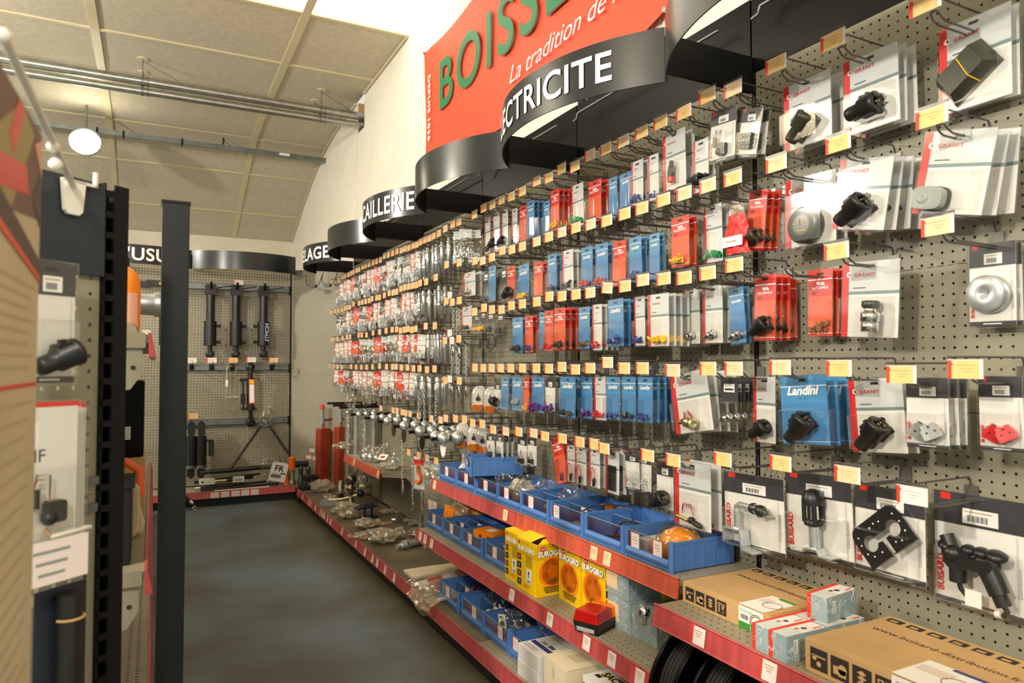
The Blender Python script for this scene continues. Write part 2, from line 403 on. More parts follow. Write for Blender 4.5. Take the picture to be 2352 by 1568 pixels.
# ================================================================ right-hand gondola bays: pegboard sheets, slotted uprights, plinth, base deck
pegboard('peg_right', (136, 132, 114), (1, 2))
pegboard('peg_black', (20, 20, 22), (1, 2))
pegboard('peg_back', (150, 144, 124), (0, 2), .0292, .005)
XB = 1.375                                    # front of the base shelf
BAYN = ['farthest bay of the right wall, by the corner', 'second bay from the far corner', 'third bay from the far corner, behind the ball pins', 'fourth bay from the far corner, under the yellow boxes', 'fifth bay from the far corner, under the tail lamp', 'near bay behind the large blister cards', 'nearest bay, running out of the frame']
def rail_mesh(y0, y1, x, z, m, h=.062):       # price rail: lip leaning slightly back, rolled top and bottom edges
    mb = MB()
    p = [(x, z+.004), (x-.006, z+.004), (x-.016, z-h), (x-.012, z-h-.004), (x-.008, z-h)]
    n = len(p); vs = [(a, y0, b) for a, b in p] + [(a, y1, b) for a, b in p]
    mb.add(vs, [tuple(range(n)), tuple(range(2*n-1, n-1, -1))] + [(i, i+n, (i+1) % n+n, (i+1) % n) for i in range(n)], m)
    mb.tube([(x-.005, y0, z+.003), (x-.005, y1, z+.003)], .004, m, 6); mb.tube([(x-.015, y0, z-h), (x-.015, y1, z-h)], .003, m, 6)
    return mb
_DK = {}
def deck_mesh(y0, y1, x0, x1, z, punched=True, m='shelf_grey'):
    mb = MB(); mb.box((x0, y0, z-.022), (x1, y1, z), m)
    if punched:
        y = y0+.03
        while y < y1-.02:
            for x in [x0+.03+.03*k for k in range(3)]:
                mb.add([(x+.0035*math.cos(2*PI*i/6), y+.0035*math.sin(2*PI*i/6), z+.0004) for i in range(6)], [tuple(range(6))], 'ink')
            y += .0292
    return mb
def shelf_ticket(t, y, x, z, w=.05, h=.052, m='ticket_white'):
    mb = MB(); a = (x-.0085, z-.002); b = (x-.0165, z-.002-h)
    def q(y0, y1, k0, k1, mm, off):
        def pt(yy, k): return (a[0]+(b[0]-a[0])*k-off, yy, a[1]+(b[1]-a[1])*k)
        mb.add([pt(y0, k1), pt(y1, k1), pt(y1, k0), pt(y0, k0)], [(0, 3, 2, 1)], mm)
    q(y-w/2, y+w/2, 0, 1, m, 0); q(y+w/2-w*.12, y+w/2, 0, 1, 'tag_red', .0004)
    for i, k in enumerate((.2, .34, .48)): q(y-w*.3+i*.003, y+w*.28-i*.004, k, k+.05, 'faint_ink', .0006)
    part(t, 'price_ticket', mb)
for i in range(7):
    y1, y0 = SEAM[i], SEAM[i+1]
    t = thing('shelving_bay', 'grey perforated gondola shelving bay, ' + BAYN[i], 'shelving', (0, 0, 0), group='bays of the right-hand gondola')
    for j, (z0, z1) in enumerate([(.16, .53), (.53, .93), (.93, 1.33), (1.33, 1.73), (1.73, 2.13), (2.13, 2.52)]):
        mb = MB(); mb.box((XP, y0+.001, z0+.001), (XP+.0012, y1-.022, z1-.001), 'peg_right'); part(t, 'back_panel', mb)
    mb = MB(); mb.box((XP, y0+.004, 2.52), (XP+.012, y1-.004, 2.80), 'black_gloss'); part(t, 'fascia_panel', mb)
    mb = MB(); mb.box((XP+.004, y1-.045, 0), (XP+.05, y1-.001, 2.82), 'black_paint')
    z = .2
    while z < 2.7: mb.box((XP+.001, y1-.014, z), (XP+.004, y1-.008, z+.03), 'anthracite'); z += .05
    part(t, 'upright', mb)
    part(t, 'base_deck', deck_mesh(y0+.002, y1-.002, XB, XP, .15, m='deck_dirty_shaded' if i < 4 else 'shelf_grey'))
    mb = MB(); mb.box((XB+.025, y0+.002, 0), (XB+.035, y1-.002, .128), 'plinth_black'); part(t, 'plinth', mb)
    part(t, 'price_rail', rail_mesh(y0+.003, y1-.003, XB, .15, 'red_rail'))
    for a, b in [(696, 1129.5), (709, 1141), (714, 1145.6), (725, 1155), (736, 1167), (741, 1172), (745.5, 1176.6), (753, 1183.5), (760, 1190), (786, 1213), (818, 1243), (839, 1260), (856, 1275), (867, 1286), (885, 1302), (906, 1319)]:
        yy = on_x(a, b, XB-.01).y
        if y0+.02 < yy < y1+.0: shelf_ticket(t, min(yy, y1-.04), XB, .15)
# ---------------------------------------------------------------- loose shelves on brackets
def shelf(name, label, y0, y1, xf, z, rail, tickets=(), tm='ticket_pale'):
    t = thing(name, label, 'shelf', (0, 0, 0), group='bracket shelves on the right-hand gondola')
    part(t, 'deck', deck_mesh(y0+.006, y1-.006, xf, XP-.004, z))
    part(t, 'price_rail', rail_mesh(y0+.004, y1-.004, xf, z, rail))
    for yy in (y0+.014, y1-.014):
        mb = MB(); mb.M = Matrix.Translation((0, yy, 0))
        d = XP-xf
        mb.prism([(xf+.01, z-.022), (xf+.01, z-.05), (XP-.22*d-.06, z-.07), (XP-.10, z-.10), (XP-.05, z-.17), (XP-.002, z-.2), (XP-.002, z-.022)], -.003, .003, 'shelf_grey')
        part(t, 'bracket', mb)
    for px, py in tickets:
        p = on_x(px, py, xf-.012); shelf_ticket(t, p.y, xf, z, m=tm, w=.056)
    return t
shelf('bracket_shelf', 'upper shelf with the row of blue bins, half nearer the camera', 1.868, 3.058, 1.592, .732, 'orange_rail', [(1363, 1265), (1393, 1280)])
shelf('bracket_shelf', 'upper shelf with the row of blue bins, half farther along', 3.058, 4.230, 1.592, .732, 'red_rail', [(998, 1112), (1160, 1188)])
shelf('bracket_shelf', 'middle shelf carrying the yellow lamp boxes and the tail lamp', 1.868, 3.058, 1.490, .43, 'red_rail', [(1175, 1369), (1262, 1422), (1346, 1478), (1404, 1513), (1468, 1550)], 'ticket_white')
shelf('bracket_shelf', 'middle shelf carrying four blue bins below the upper shelf', 3.058, 4.230, 1.490, .43, 'red_rail', [(965, 1232), (976, 1240), (991, 1249)], 'ticket_white')
shelf('bracket_shelf', 'dark red railed shelf with the brown cardboard boxes', .70, 1.868, 1.483, .67, 'red_rail', [(1604, 1455), (1765, 1535)], 'ticket_white')
shelf('bracket_shelf', 'short orange railed shelf holding plastic bags of steel balls', 5.384, 6.527, 1.600, .62, 'orange_rail', [(813, 1052), (868, 1086)])
# ---------------------------------------------------------------- curved header signs
def header(label, yc, half, word, wlen, cap, cat='sign', rot=RW, loc=None, shift=0, back=.40, sag=.225, wid=None):
    # modelled facing -y: x to the right, arc from (-half, 0) over (0, -sag) to (half, 0)
    t = thing('header_sign', label, cat, loc or (XP-back, yc, 0), rot)
    z0, z1 = 2.42, 2.61; R = half*half/(2*sag) + sag/2; A = math.asin(half/R)
    def arc(a, r=R): return (r*math.sin(a), (R-sag)-r*math.cos(a))
    n = 36; mb = MB(); vs = []
    for i in range(n+1):
        a = -A+2*A*i/n
        for r in (R, R-.005):
            x, y = arc(a, r); vs += [(x, y, z0), (x, y, z1)]
    for f, m in ((lambda k: (4*k, 4*k+4, 4*k+5, 4*k+1), 'slate'), (lambda k: (4*k+2, 4*k+3, 4*k+7, 4*k+6), 'black_paint'), (lambda k: (4*k, 4*k+2, 4*k+6, 4*k+4), 'black_paint'), (lambda k: (4*k+1, 4*k+5, 4*k+7, 4*k+3), 'black_paint')):
        mb.add(vs, [f(k) for k in range(n)], m, m == 'slate')
    mb.add(vs, [(0, 1, 3, 2), (4*n, 4*n+2, 4*n+3, 4*n+1)], 'black_paint')
    part(t, 'curved_fascia', mb)
    if word:
        mb = MB(); g = text_geo(word, .016, 0, 1.06, 5); k = cap/CAP; sx = wlen/(g[2]*k)
        def wrap(u, v):
            a = (u+shift)/R; x, y = arc(a, R+.004); return (x, y, v)
        mb.text(word, cap, 'white_ink', 0, (z0+z1)/2-cap/2, 0, .016, 0, sx, 'CENTER', wrap=wrap, space=1.06, res=5); part(t, 'lettering', mb)
    for s in (-1, 1):
        mb = MB(); mb.box((s*half-.004-.004*s, 0, 2.45), (s*half+.004-.004*s, back-.004, 2.58), 'black_paint'); part(t, 'side_arm', mb)
    if rot == 0: return t
    mb = MB(); mb.cyl((-half+.1, back-.06, 2.715), (half-.1, back-.06, 2.715), .006, 'dull_steel', 8)
    mb.tube([(-half+.1, back-.06, 2.715), (-half+.09, back-.06, 2.69), (-half+.06, back-.06, 2.685)], .006, 'dull_steel', 6); part(t, 'strip_light', mb)
    return t
def hd(i, label, word='', wlen=0, cap=.115, shift=0):
    y1, y0 = SEAM[i], SEAM[i+1]; return header(label, (y0+y1)/2, (y1-y0)/2-.002, word, wlen, cap, shift=shift)
hd(0, 'curved dark sign reading ATTELAGE, nearest the far corner', 'ATTELAGE', .92, .110, .02)
hd(1, 'blank curved dark sign between the two lettered far signs')
hd(2, 'curved dark sign reading QUINCAILLERIE beside the red banner', 'QUINCAILLERIE', 1.06, .112, .02)
hd(3, 'blank curved dark sign hanging below the left of the banner')
hd(4, 'curved dark sign reading ELECTRICITE in front of the banner', 'ELECTRICITE', .92, .102, .0)
hd(5, 'blank curved dark sign cut off by the top edge')
# ---------------------------------------------------------------- red banner on the cladding
def banner():
    t = thing('wall_banner', 'large orange red banner with green and white lettering on white cladding', 'banner', (1.985, 3.91, 3.0), RW)
    hw = 1.55; z0, z1 = .0, 1.05; nx, nz = 60, 26; mb = MB(); vs = []
    for j in range(nz+1):
        for i in range(nx+1):
            u = i/nx; v = j/nz
            lo = .10*max(0, 1-u*5) - .03 + .05*max(0, (u-.93)/.07) + .02*math.sin(PI*min(1, u*2)); hi = 1.05-.03*math.sin(PI*((u*3) % 1))
            z = lo+(hi-lo)*v; x = -hw+2*hw*u + .02*math.sin(PI*v)
            d = .006*math.sin(9*u+6*v)+.012*math.exp(-((u*hw*2)**2+((v-1)*1.05)**2)/.12)*math.sin(28*math.atan2((1-v)*1.05+.001, u*hw*2+.001))
            vs.append((x, d-.008, z))
    fs = [(j*(nx+1)+i, j*(nx+1)+i+1, (j+1)*(nx+1)+i+1, (j+1)*(nx+1)+i) for j in range(nz) for i in range(nx)]
    mb.add(vs, fs, 'banner_red', True); o = part(t, 'sheet', mb)
    def put(name, *a, **k): mb = MB(); mb.text(*a, **k); part(t, name, mb)
    def onb(u, v): return (u, -.026, v)
    bw = 1.93/(text_geo('BOISSE', .012, 0, 1.2)[2]*.36/CAP)
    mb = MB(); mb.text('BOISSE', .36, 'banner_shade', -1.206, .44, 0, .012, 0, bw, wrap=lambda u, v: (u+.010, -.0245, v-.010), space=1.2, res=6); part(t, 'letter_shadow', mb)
    put('green_lettering', 'BOISSE', .36, 'banner_green', -1.206, .44, 0, .012, 0, bw, wrap=onb, space=1.2, res=6)
    sw = .84/(text_geo('La tradition', -.004, .35)[2]*.105/CAP); ws = 'La tradition de la'.split()
    for k, word in enumerate(ws):
        off = (text_geo(' '.join(ws[:k+1]), -.004, .35)[2]-text_geo(word, -.004, .35)[2])*.105/CAP*sw
        put('script_lettering', word, .105, 'white_ink', .023+off, .205, 0, -.004, .35, sw, wrap=onb, res=4)
    put('side_lettering', 'DEPUIS 1836', .052, 'white_ink', -1.43, .80, 0, .02, 0, .54/(text_geo('DEPUIS 1836', .02, 0, 1.1)[2]*.052/CAP), rot=-PI/2, wrap=onb, space=1.1)
    for x, z in ((-hw+.02, 1.03), (-hw+.02, .1), (hw-.02, 1.03), (hw-.02, .0)):
        mb = MB(); mb.cyl((x, -.03, z), (x, .03, z), .012, 'galvanised', 8); part(t, 'eyelet', mb)
banner()
# ---------------------------------------------------------------- pipes under the ceiling
def hanger(t, x, y, z, zc, dx):
    mb = MB(); mb.cyl((x, y, z), (x, y, zc), .005, 'dull_steel', 6); mb.cyl((x, y, zc-.004), (x, y, zc+.012), .05, 'cream_strip', 14); mb.tube([(x, y, zc-.02), (x+dx, y+.02, z)], .003, 'wire', 5)
    part(t, 'hanger_rod', mb)
for nm, y, z, r, lab in (('water_pipe', 7.67, 4.21, .043, 'thicker galvanised pipe under the ceiling, upper of the pair'), ('water_pipe', 7.67, 4.112, .036, 'thinner galvanised pipe clipped beneath the thicker ceiling pipe')):
    t = thing(nm, lab, 'pipe', (0, 0, 0), group='pair of ceiling pipes')
    mb = MB(); mb.cyl((-6.9, y, z), (2.1, y, z), r, 'galvanised', 20); part(t, 'tube', mb)
    for x in (-3.3, -1.7, -.13, 1.58):
        mb = MB(); mb.cyl((x-.012, y, z), (x+.012, y, z), r+.006, 'dull_steel', 20); mb.cyl((x+.04, y, z), (x+.052, y, z), r+.005, 'dull_steel', 20); part(t, 'pipe_clamp', mb)
for i, x in enumerate((-3.3, -1.7, -.13, 1.58)):
    t = thing('pipe_hanger', 'wire hanger with white ceiling rosettes above the pipes, %s from the right wall' % ORD[3-i], 'hanger', (0, 0, 0), group='hangers of the ceiling pipes')
    hanger(t, x, 7.62, 4.26, ceil_z(7.62)-.004, .32); hanger(t, x, 7.96, 4.25, ceil_z(7.96)-.004, .2)
t = thing('cable_tray', 'thin grey cable duct running under the rear of the ceiling', 'cable duct', (0, 0, 0))
mb = MB(); mb.box((-6.9, 9.42, 4.15), (2.03, 9.50, 4.205), 'dull_steel'); part(t, 'duct', mb)
for x in (-.35, .28, -.62): mb = MB(); mb.box((x-.01, 9.41, 4.14), (x+.01, 9.51, 4.215), 'black_paint'); part(t, 'joint_strap', mb)
mb = MB(); mb.box((1.42, 9.412, 4.165), (1.55, 9.419, 4.195), 'white_paper'); part(t, 'sticker', mb)
mb = MB(); mb.tube([(.75, 9.46, 4.2), (.75, 9.46, 4.3)], .012, 'black_paint', 6); mb.tube([(.75, 9.46, 4.28), (.8, 9.46, 4.24), (.86, 9.47, 4.2)], .004, 'wire', 5); part(t, 'hook', mb)
# ================================================================ peg hooks with price tags
def tag_mesh(m):
    mb = MB(); w, h = .080, .046
    mb.box((-w/2, -.0015, -h/2), (w/2, 0, h/2), 'ticket_white')
    t = MB(); t.rect(-w/2+.001, -h/2, w/2-.008, h/2-.003, -.0018, m); t.rect(-w/2, -h/2, -w/2+.009, h/2-.003, -.0022, 'tag_red')
    t.disc((-w/2+.009, h/2-.012), .0035, -.0021, 'tag_red', 10)
    for z, a, b in ((.008, -.026, .022), (.0, -.010, .018), (-.007, -.004, .012)): t.rect(a, z, b, z+.0014, -.0021, 'faint_ink')
    return mb, t
TAGS = {}
for m in ('ticket_cream', 'ticket_pale', 'ticket_white'):
    a, b = tag_mesh(m); TAGS[m] = (a.mesh('price_tag'), b.mesh('ticket'))
holder = MB(); holder.box((-.041, -.004, .0225), (.041, .003, .030), 'acrylic'); holder.tube([(-.041, -.001, .0285), (.041, -.001, .0285)], .0022, 'wire', 5)
HOLD = holder.mesh('tag_holder')
HK = {}
def hook_meshes(L, PL):
    k = (round(L, 2), round(PL, 2))
    if k not in HK:
        a = MB(); a.tube([(0, -.002, .004), (0, -.012, .028), (0, -L+.002, .028)], .0026, 'wire', 6)
        b = MB(); b.box((-.018, -.004, -.045), (.018, 0, .006), 'wire')
        for s in (-1, 1): b.tube([(s*.011, -.003, -.034), (s*.011, -PL+.03, -.034), (s*.011, -PL+.012, -.027), (s*.009, -PL, -.016)], .0028, 'wire', 6)
        b.tube([(.009, -PL, -.016), (.006, -PL-.003, -.013), (-.006, -PL-.003, -.013), (-.009, -PL, -.016)], .0028, 'wire', 6)
        HK[k] = (a.mesh('label_arm'), b.mesh('prong'))
    return HK[k]
NH = {}
def hook(p, row, m='ticket_cream', L=.25, PL=.215, mirror=0, label=None, tilt=0, notag=False):
    # p: centre of the tag; the hook itself is fixed to the pegboard behind it
    NH[row] = NH.get(row, 0)+1; n = NH[row]
    nm = {'ticket_cream': 'cream', 'ticket_pale': 'pale', 'ticket_white': 'white'}[m]
    lab = label or ('wire peg hook with %s price tag, %s from near end of %s' % (nm, ORD[n-1], row))
    if notag: lab = 'bare wire peg hook between tagged hooks, %s from near end of %s' % (ORD[n-1], row)
    t = thing('peg_hook', lab, 'hook', (XP-.001, p.y, p.z), RW, 'wire peg hooks on the pegboard')
    a, b = hook_meshes(L, PL)
    part(t, 'prong', b)
    if not notag:
        part(t, 'label_arm', a)
        g = part(t, 'price_tag', TAGS[m][0]); g.location = (0, -L, 0); g.rotation_euler = (0, tilt, 0)
        o = link('ticket', TAGS[m][1], g); o2 = link('tag_holder', HOLD, g)
    return n
# ================================================================ blister packs
def card_mesh(kind, w, h):
    mb = MB(); top = .014; z1 = top; z0 = top-h; x0, x1 = -w/2, w/2; Y = -.0004
    def r(a, b, c, d, m, k=1): mb.rect(x0+a*w, z0+b*h, x0+c*w, z0+d*h, Y*k-.0002, m)
    if kind == 'W':
        mb.box((x0, 0, z0), (x1, .0007, z1), 'card_white'); r(0, .60, 1, 1, 'card_grey'); r(.0, .565, 1, .605, 'card_band', 2); r(0, 0, .115, 1, 'card_red', 3)
        mb.disc((x0+.115*w, z0+.83*h), w*.045, Y*4, 'white_ink', 12); mb.disc((x0+.125*w, z0+.83*h), w*.022, Y*5, 'card_red', 10)
        mb.text('GRANIT', w*.055, 'card_red', x0+.21*w, z0+.80*h, Y*4, .02, 0, 1.15, space=1.15); r(.2, .645, .42, .655, 'ink', 4)
    elif kind == 'R':
        mb.box((x0, 0, z0), (x1, .0007, z1), 'mc_red'); r(0, .035, 1, .60, 'mc_orange', 2); r(0, .84, 1, .858, 'white_ink', 2); r(0, .035, 1, .045, 'white_ink', 3)
        for i in range(3):
            a = x0+w*(.34+.10*i); zz = z0+.76*h
            mb.quad([(a, Y*4, zz+.05*h), (a+.085*w, Y*4, zz+.05*h), (a+.17*w, Y*4, zz), (a+.085*w, Y*4, zz)], 'white_ink')
        mb.text('McCORMICK', w*.085, 'white_ink', 0, z0+.705*h, Y*4, .03, 0, 1.0, 'CENTER'); r(.15, .655, .36, .663, 'ink', 4); r(.15, .635, .3, .642, 'ink', 4)
    elif kind == 'B':
        mb.box((x0, 0, z0), (x1, .0007, z1), 'la_blue'); r(0, 0, 1, .6, 'la_blue_deep', 1); r(0, .835, 1, .858, 'sky_stripe', 2); r(0, .04, 1, .05, 'sky_stripe', 2)
        mb.text('Landini', w*.15, 'white_ink', 0, z0+.725*h, Y*4, .04, .3, 1.05, 'CENTER'); r(.42, .665, .46, .675, 'ink', 3); r(.52, .665, .56, .675, 'ink', 3)
    elif kind == 'K':
        mb.box((x0, 0, z0), (x1, .0007, z1), 'card_white'); r(0, .72, 1, 1, 'card_dark', 2); r(0, 0, 1, .055, 'card_dark', 2); r(.3, .02, .7, .032, 'white_ink', 3)
        mb.text('BUISARD', w*.07, 'card_red', x0+.10*w, z0+.10*h, Y*4, .04, 0, 1.05, rot=PI/2)
        mb.text('Distribution', w*.045, 'grey_plastic', x0+.95*w, z0+.2*h, Y*4, 0, 0, 1, rot=PI/2)
        r(.33, .745, .72, .875, 'white_ink', 3); r(.08, .93, .2, .99, 'card_red', 3)
        for i in range(13): 
            a = .39+i*.017; r(a, .765, a+(.006 if i % 3 else .011), .82, 'ink', 5)
        r(.36, .845, .66, .853, 'faint_ink', 5); r(.9, .70, .915, .05, 'card_grey', 3)
    elif kind == 'G':
        mb.box((x0+.1*w, 0, z0+.5*h), (x1-.1*w, .0005, z1), 'card_dark'); r(.25, .72, .75, .9, 'white_ink', 3); r(.3, .76, .7, .8, 'ink', 4)
    mb.box((-.012, -.0012, -.004), (.012, .0012, .003), 'ink')
    return mb.mesh('backing_card')
def blister_mesh(w, h, d, deep=.55):
    mb = MB(); z1 = .014; z0 = z1-h; e = .004; x0, x1 = -w/2-e, w/2+e; zb = z0-e
    mb.rect(x0, zb, x1, z1+e*.5, -.0022, 'blister')
    c = .006
    mb.tube([(x0+c, -.001, zb), (x1-c, -.001, zb), (x1, -.001, zb+c), (x1, -.001, z1), (x0, -.001, z1), (x0, -.001, zb+c)], .0018, 'blister', 5, True)
    # domed cavity over the lower part of the card
    a0, a1 = x0+.07*w, x1-.07*w; b0, b1 = zb+.05*h, zb+deep*h; i = min(.012, .12*w)
    O = [(a0, b0), (a1, b0), (a1, b1), (a0, b1)]; I = [(a0+i, b0+i*.4), (a1-i, b0+i*.4), (a1-i, b1-i*.5), (a0+i, b1-i*.5)]
    vs = [(x, -.0024, z) for x, z in O] + [(x, -d, z) for x, z in I]
    mb.add(vs, [(4, 5, 6, 7), (0, 1, 5, 4), (1, 2, 6, 5), (2, 3, 7, 6), (3, 0, 4, 7)], 'blister')
    for k in range(4): mb.tube([vs[4+k], vs[4+(k+1) % 4]], .0009, 'blister', 4)
    return mb.mesh('clear_blister')
def goods_mesh(kind, w, h, d):
    mb = MB(); zb = .014-h+.05*h; D = d*.55; R_ = random.Random(hash((kind, round(w, 3), round(h, 3))) % 9999 if False else sum(map(ord, kind))*7+int(w*1000)+int(h*1000)); yc = -d*.5
    col = {'yellow': 'yellow_plastic', 'blue': 'blue_plastic', 'red': 'red_plastic', 'green': 'green_plastic', 'purple': 'purple_plastic', 'brown': 'brown_plastic', 'dark': 'black_plastic', 'white': 'white_plastic'}
    if kind in col:
        m = col[kind]; s = max(.006, min(.012, w*.10)); big = kind in ('green', 'purple')
        if big: s *= 1.5
        for i in range(6 if big else 15):
            x = R_.uniform(-.36, .36)*w; z = zb+s*.7+abs(R_.gauss(0, .05))*h; y = -R_.uniform(.006, max(.007, d*.8)); a = R_.uniform(0, PI)
            if i % 3 == 0 and not big: mb.lathe([(s*.25, -s), (s*.5, -s*.9), (s*.5, s*.2), (s*.35, s*.3), (s*.35, s)], (x, y, z), (math.cos(a), .3, math.sin(a)), m, 8)
            else:
                mb.M = Matrix.Translation((x, y, z)) @ Matrix.Rotation(a, 4, 'Y') @ Matrix.Rotation(a*.7, 4, 'X'); mb.cbox((-s, -s*.35, -s*.5), (s, s*.35, s*.5), m, s*.2); mb.box((-s*.5, -s*.4, -s*.2), (-s*.1, -s*.3, s*.2), 'grey_plastic'); mb.M = None
    elif kind in ('black', 'plug', 'olive'):
        m = 'olive_plastic' if kind == 'olive' else 'black_plastic'; s = min(w*.30, .034, h*.2); z = zb+s*1.2
        mb.M = Matrix.Translation((0, -s*.9-.003, z)) @ Matrix.Rotation(R_.uniform(-.6, .6), 4, 'Y')
        mb.lathe([(0, -1.5*s), (.55*s, -1.5*s), (.62*s, -1.2*s), (.62*s, -.3*s), (.85*s, -.2*s), (.85*s, .9*s), (.95*s, .95*s), (.95*s, 1.25*s), (.6*s, 1.3*s), (.55*s, .9*s), (0, .9*s)], (0, 0, 0), (1, 0, .2), m, 16)
        mb.cbox((-.2*s, -.5*s, .6*s), (1.25*s, .5*s, .95*s), m, .1*s); mb.box((.2*s, -.25*s, .9*s), (.5*s, .25*s, 1.2*s), m)
        for k in range(5): mb.cyl((1.2*s, .35*s*math.cos(k*1.256), .35*s*math.sin(k*1.256)), (1.33*s, .35*s*math.cos(k*1.256), .35*s*math.sin(k*1.256)), .08*s, 'brass', 6)
        mb.M = None
    elif kind == 'pen':
        z = zb+.16*h; r = w*.10; mb.lathe([(0, -.16*h), (r*.7, -.16*h), (r, -.13*h), (r, .1*h), (r*.7, .12*h), (r*.7, .2*h), (0, .2*h)], (0, -r-.004, z+.06*h), (.1, 0, 1), 'black_plastic', 12); mb.cyl((0, -r-.004, z-.10*h), (0, -r-.004, z-.02*h), r*1.05, 'red_plastic', 12)
    elif kind == 'metal':
        s = min(w*.25, .014, h*.12); z = zb+s*1.3
        mb.lathe([(0, -1.8*s), (.5*s, -1.8*s), (.5*s, -.8*s), (.9*s, -.7*s), (.9*s, .2*s), (.7*s, .3*s), (.7*s, 1.2*s), (1*s, 1.25*s), (1*s, 1.7*s), (.4*s, 1.75*s), (0, 1.5*s)], (0, -s-.003, z), (1, 0, .35), 'chrome', 14); mb.cyl((-1.9*s, -s-.003, z-.65*s), (-2.3*s, -s-.003, z-.8*s), .3*s, 'brass', 8)
    elif kind == 'coupler':
        s = w*.12; x = w*.14; z = zb+.02*h
        mb.lathe([(0, 0), (s*1.1, 0), (s*1.1, .12*h), (s*.95, .125*h), (s*1.2, .13*h), (s*1.2, .24*h), (s*.8, .26*h), (s*.75, .29*h)], (x, -s*1.2-.003, z), (0, 0, 1), 'chrome', 18)
        mb.lathe([(s*.9, 0), (s*1.1, .005), (s*1.1, .09*h), (s*.9, .1*h), (0, .1*h)], (x, -s*1.2-.003, z+.30*h), (0, 0, 1), 'olive_plastic', 8)
    elif kind == 'round':
        r = w*.30; z = zb+.22*h; mb.lathe([(r*.9, 0), (r, .004), (r, d*.75), (r*.92, d*.85), (r*.5, d*.88), (0, d*.88)], (0, -.003, z), (0, -1, 0), 'olive_plastic', 26)
        for pts in ([(-.55, .1), (-.45, .14), (-.38, .08)], [(-.2, .15), (-.05, .3), (-.1, 0), (.0, -.02), (.05, .2)], [(.15, .25), (.3, .3), (.25, .05), (.2, .1)], [(-.35, -.3), (-.2, -.25), (-.1, -.35), (.1, -.3), (.35, -.32)]):
            mb.tube([(a*r, -.003-d*.885, z+b*r) for a, b in pts], .0016, 'yellow_plastic', 5)
    elif kind == 'lens':
        z = zb+.32*h; a = w*.40; mb.M = Matrix.Translation((-.06*w, -.004, z)) @ Matrix.Rotation(-.62, 4, 'Y')
        I = .7; b = h*.20
        d = max(d, .05); vs = [(-a, 0, -b), (a, 0, -b), (a, 0, b), (-a, 0, b), (-a*I, -d*.9, -b*I), (a*I, -d*.9, -b*I), (a*I, -d*.9, b*I), (-a*I, -d*.9, b*I)]
        mb.add(vs, [(4, 5, 6, 7), (0, 1, 5, 4), (1, 2, 6, 5), (2, 3, 7, 6), (3, 0, 4, 7), (3, 2, 1, 0)], 'olive_plastic')
        mb.tube([(a*.25, -d*.3, b*.93), (a*.2, -d*.93, b*.6), (a*.1, -d*.93, -b*.68), (a*.1, -.01, -b*1.0)], .0016, 'yellow_plastic', 5); mb.M = None
    elif kind == 'clearlens':
        z = zb+.13*h; x = -w*.20; a = w*.25; b = h*.15
        P8 = [(x+a*math.copysign(abs(math.cos(t))**.6, math.cos(t)), z+b*math.copysign(abs(math.sin(t))**.6, math.sin(t))) for t in [2*PI*i/24 for i in range(24)]]
        mb.prism(P8, -d*.35, -.003, 'black_plastic'); P9 = [(x+(p-x)*.93, z+(q-z)*.93) for p, q in P8]; mb.prism(P9, -d*.95, -d*.35, 'lens_clear'); mb.lathe([(.016, 0), (.012, .004), (.004, .001), (0, .001)], (x-.2*a, -d*.95, z), (0, -1, 0), 'grey_plastic', 16)
    elif kind == 'disc':
        r = w*.42; z = zb+.34*h; mb.lathe([(r*.5, 0), (r*.95, .002), (r, .006), (r, .018), (r*.96, .022), (r*.6, .018), (r*.34, .024), (r*.28, .020), (r*.05, .012), (0, .008)], (-.06*w, -.004, z), (0, -1, 0), 'zinc', 32); mb.lathe([(r*.9, 0), (r, .004), (r*.9, .008)], (.02*w, -.003, z-.004), (0, -1, 0), 'zinc', 32)
    elif kind in ('redblock', 'greyblock'):
        m = 'red_plastic' if kind[0] == 'r' else 'grey_plastic'; z = zb+.18*h; s = w*.20
        for x, a, dd in ((-.12*w, .6, 0), (.18*w, -.5, .004)):
            mb.M = Matrix.Translation((x, -d*.45-dd, z)) @ Matrix.Rotation(a, 4, 'Y') @ Matrix.Rotation(.5, 4, 'Z')
            mb.cbox((-s, -s*.5, -s*.8), (s, s*.5, s*.5), m, .003); mb.cbox((-s*.8, -s*.4, s*.5), (-s*.1, s*.4, s), m, .002); mb.cbox((s*.1, -s*.4, s*.5), (s*.8, s*.4, s), m, .002)
            for k in (-.45, .45): mb.cyl((s*k, -s*.51, 0), (s*k, -s*.49, 0), s*.14, 'ink', 8); mb.cyl((s*k, 0, s), (s*k, 0, s*1.01), s*.25, 'ink', 8)
        mb.M = None
    elif kind == 'brass':
        z = zb+.10*h; r = min(.017, w*.14); mb.lathe([(0, -.05), (r*.6, -.05), (r*.6, -.02), (r*1.2, -.02), (r*1.2, -.008), (r, -.006), (r, .012), (r*1.25, .013), (r*1.25, .022), (r*.7, .026), (r*.5, .02), (0, .02)], (.05*w, -r*1.3-.003, z), (1, -.15, -.25), 'yellow_zinc', 12)
        mb.cyl((-.28*w, -r-.004, z+.01), (-.05*w, -r-.004, z+.005), r*.5, 'brass', 10)
        for k, m in ((0, 'red_plastic'), (1, 'black_plastic'), (2, 'red_plastic')): mb.tube([(-.2*w+.01*k, -.012, z+.012), (-.15*w, -.016, z+.03+.008*k), (-.02*w, -.018, z+.036+.006*k), (.08*w, -.014, z+.015)], .0013, m, 5)
    elif kind == 'probe':
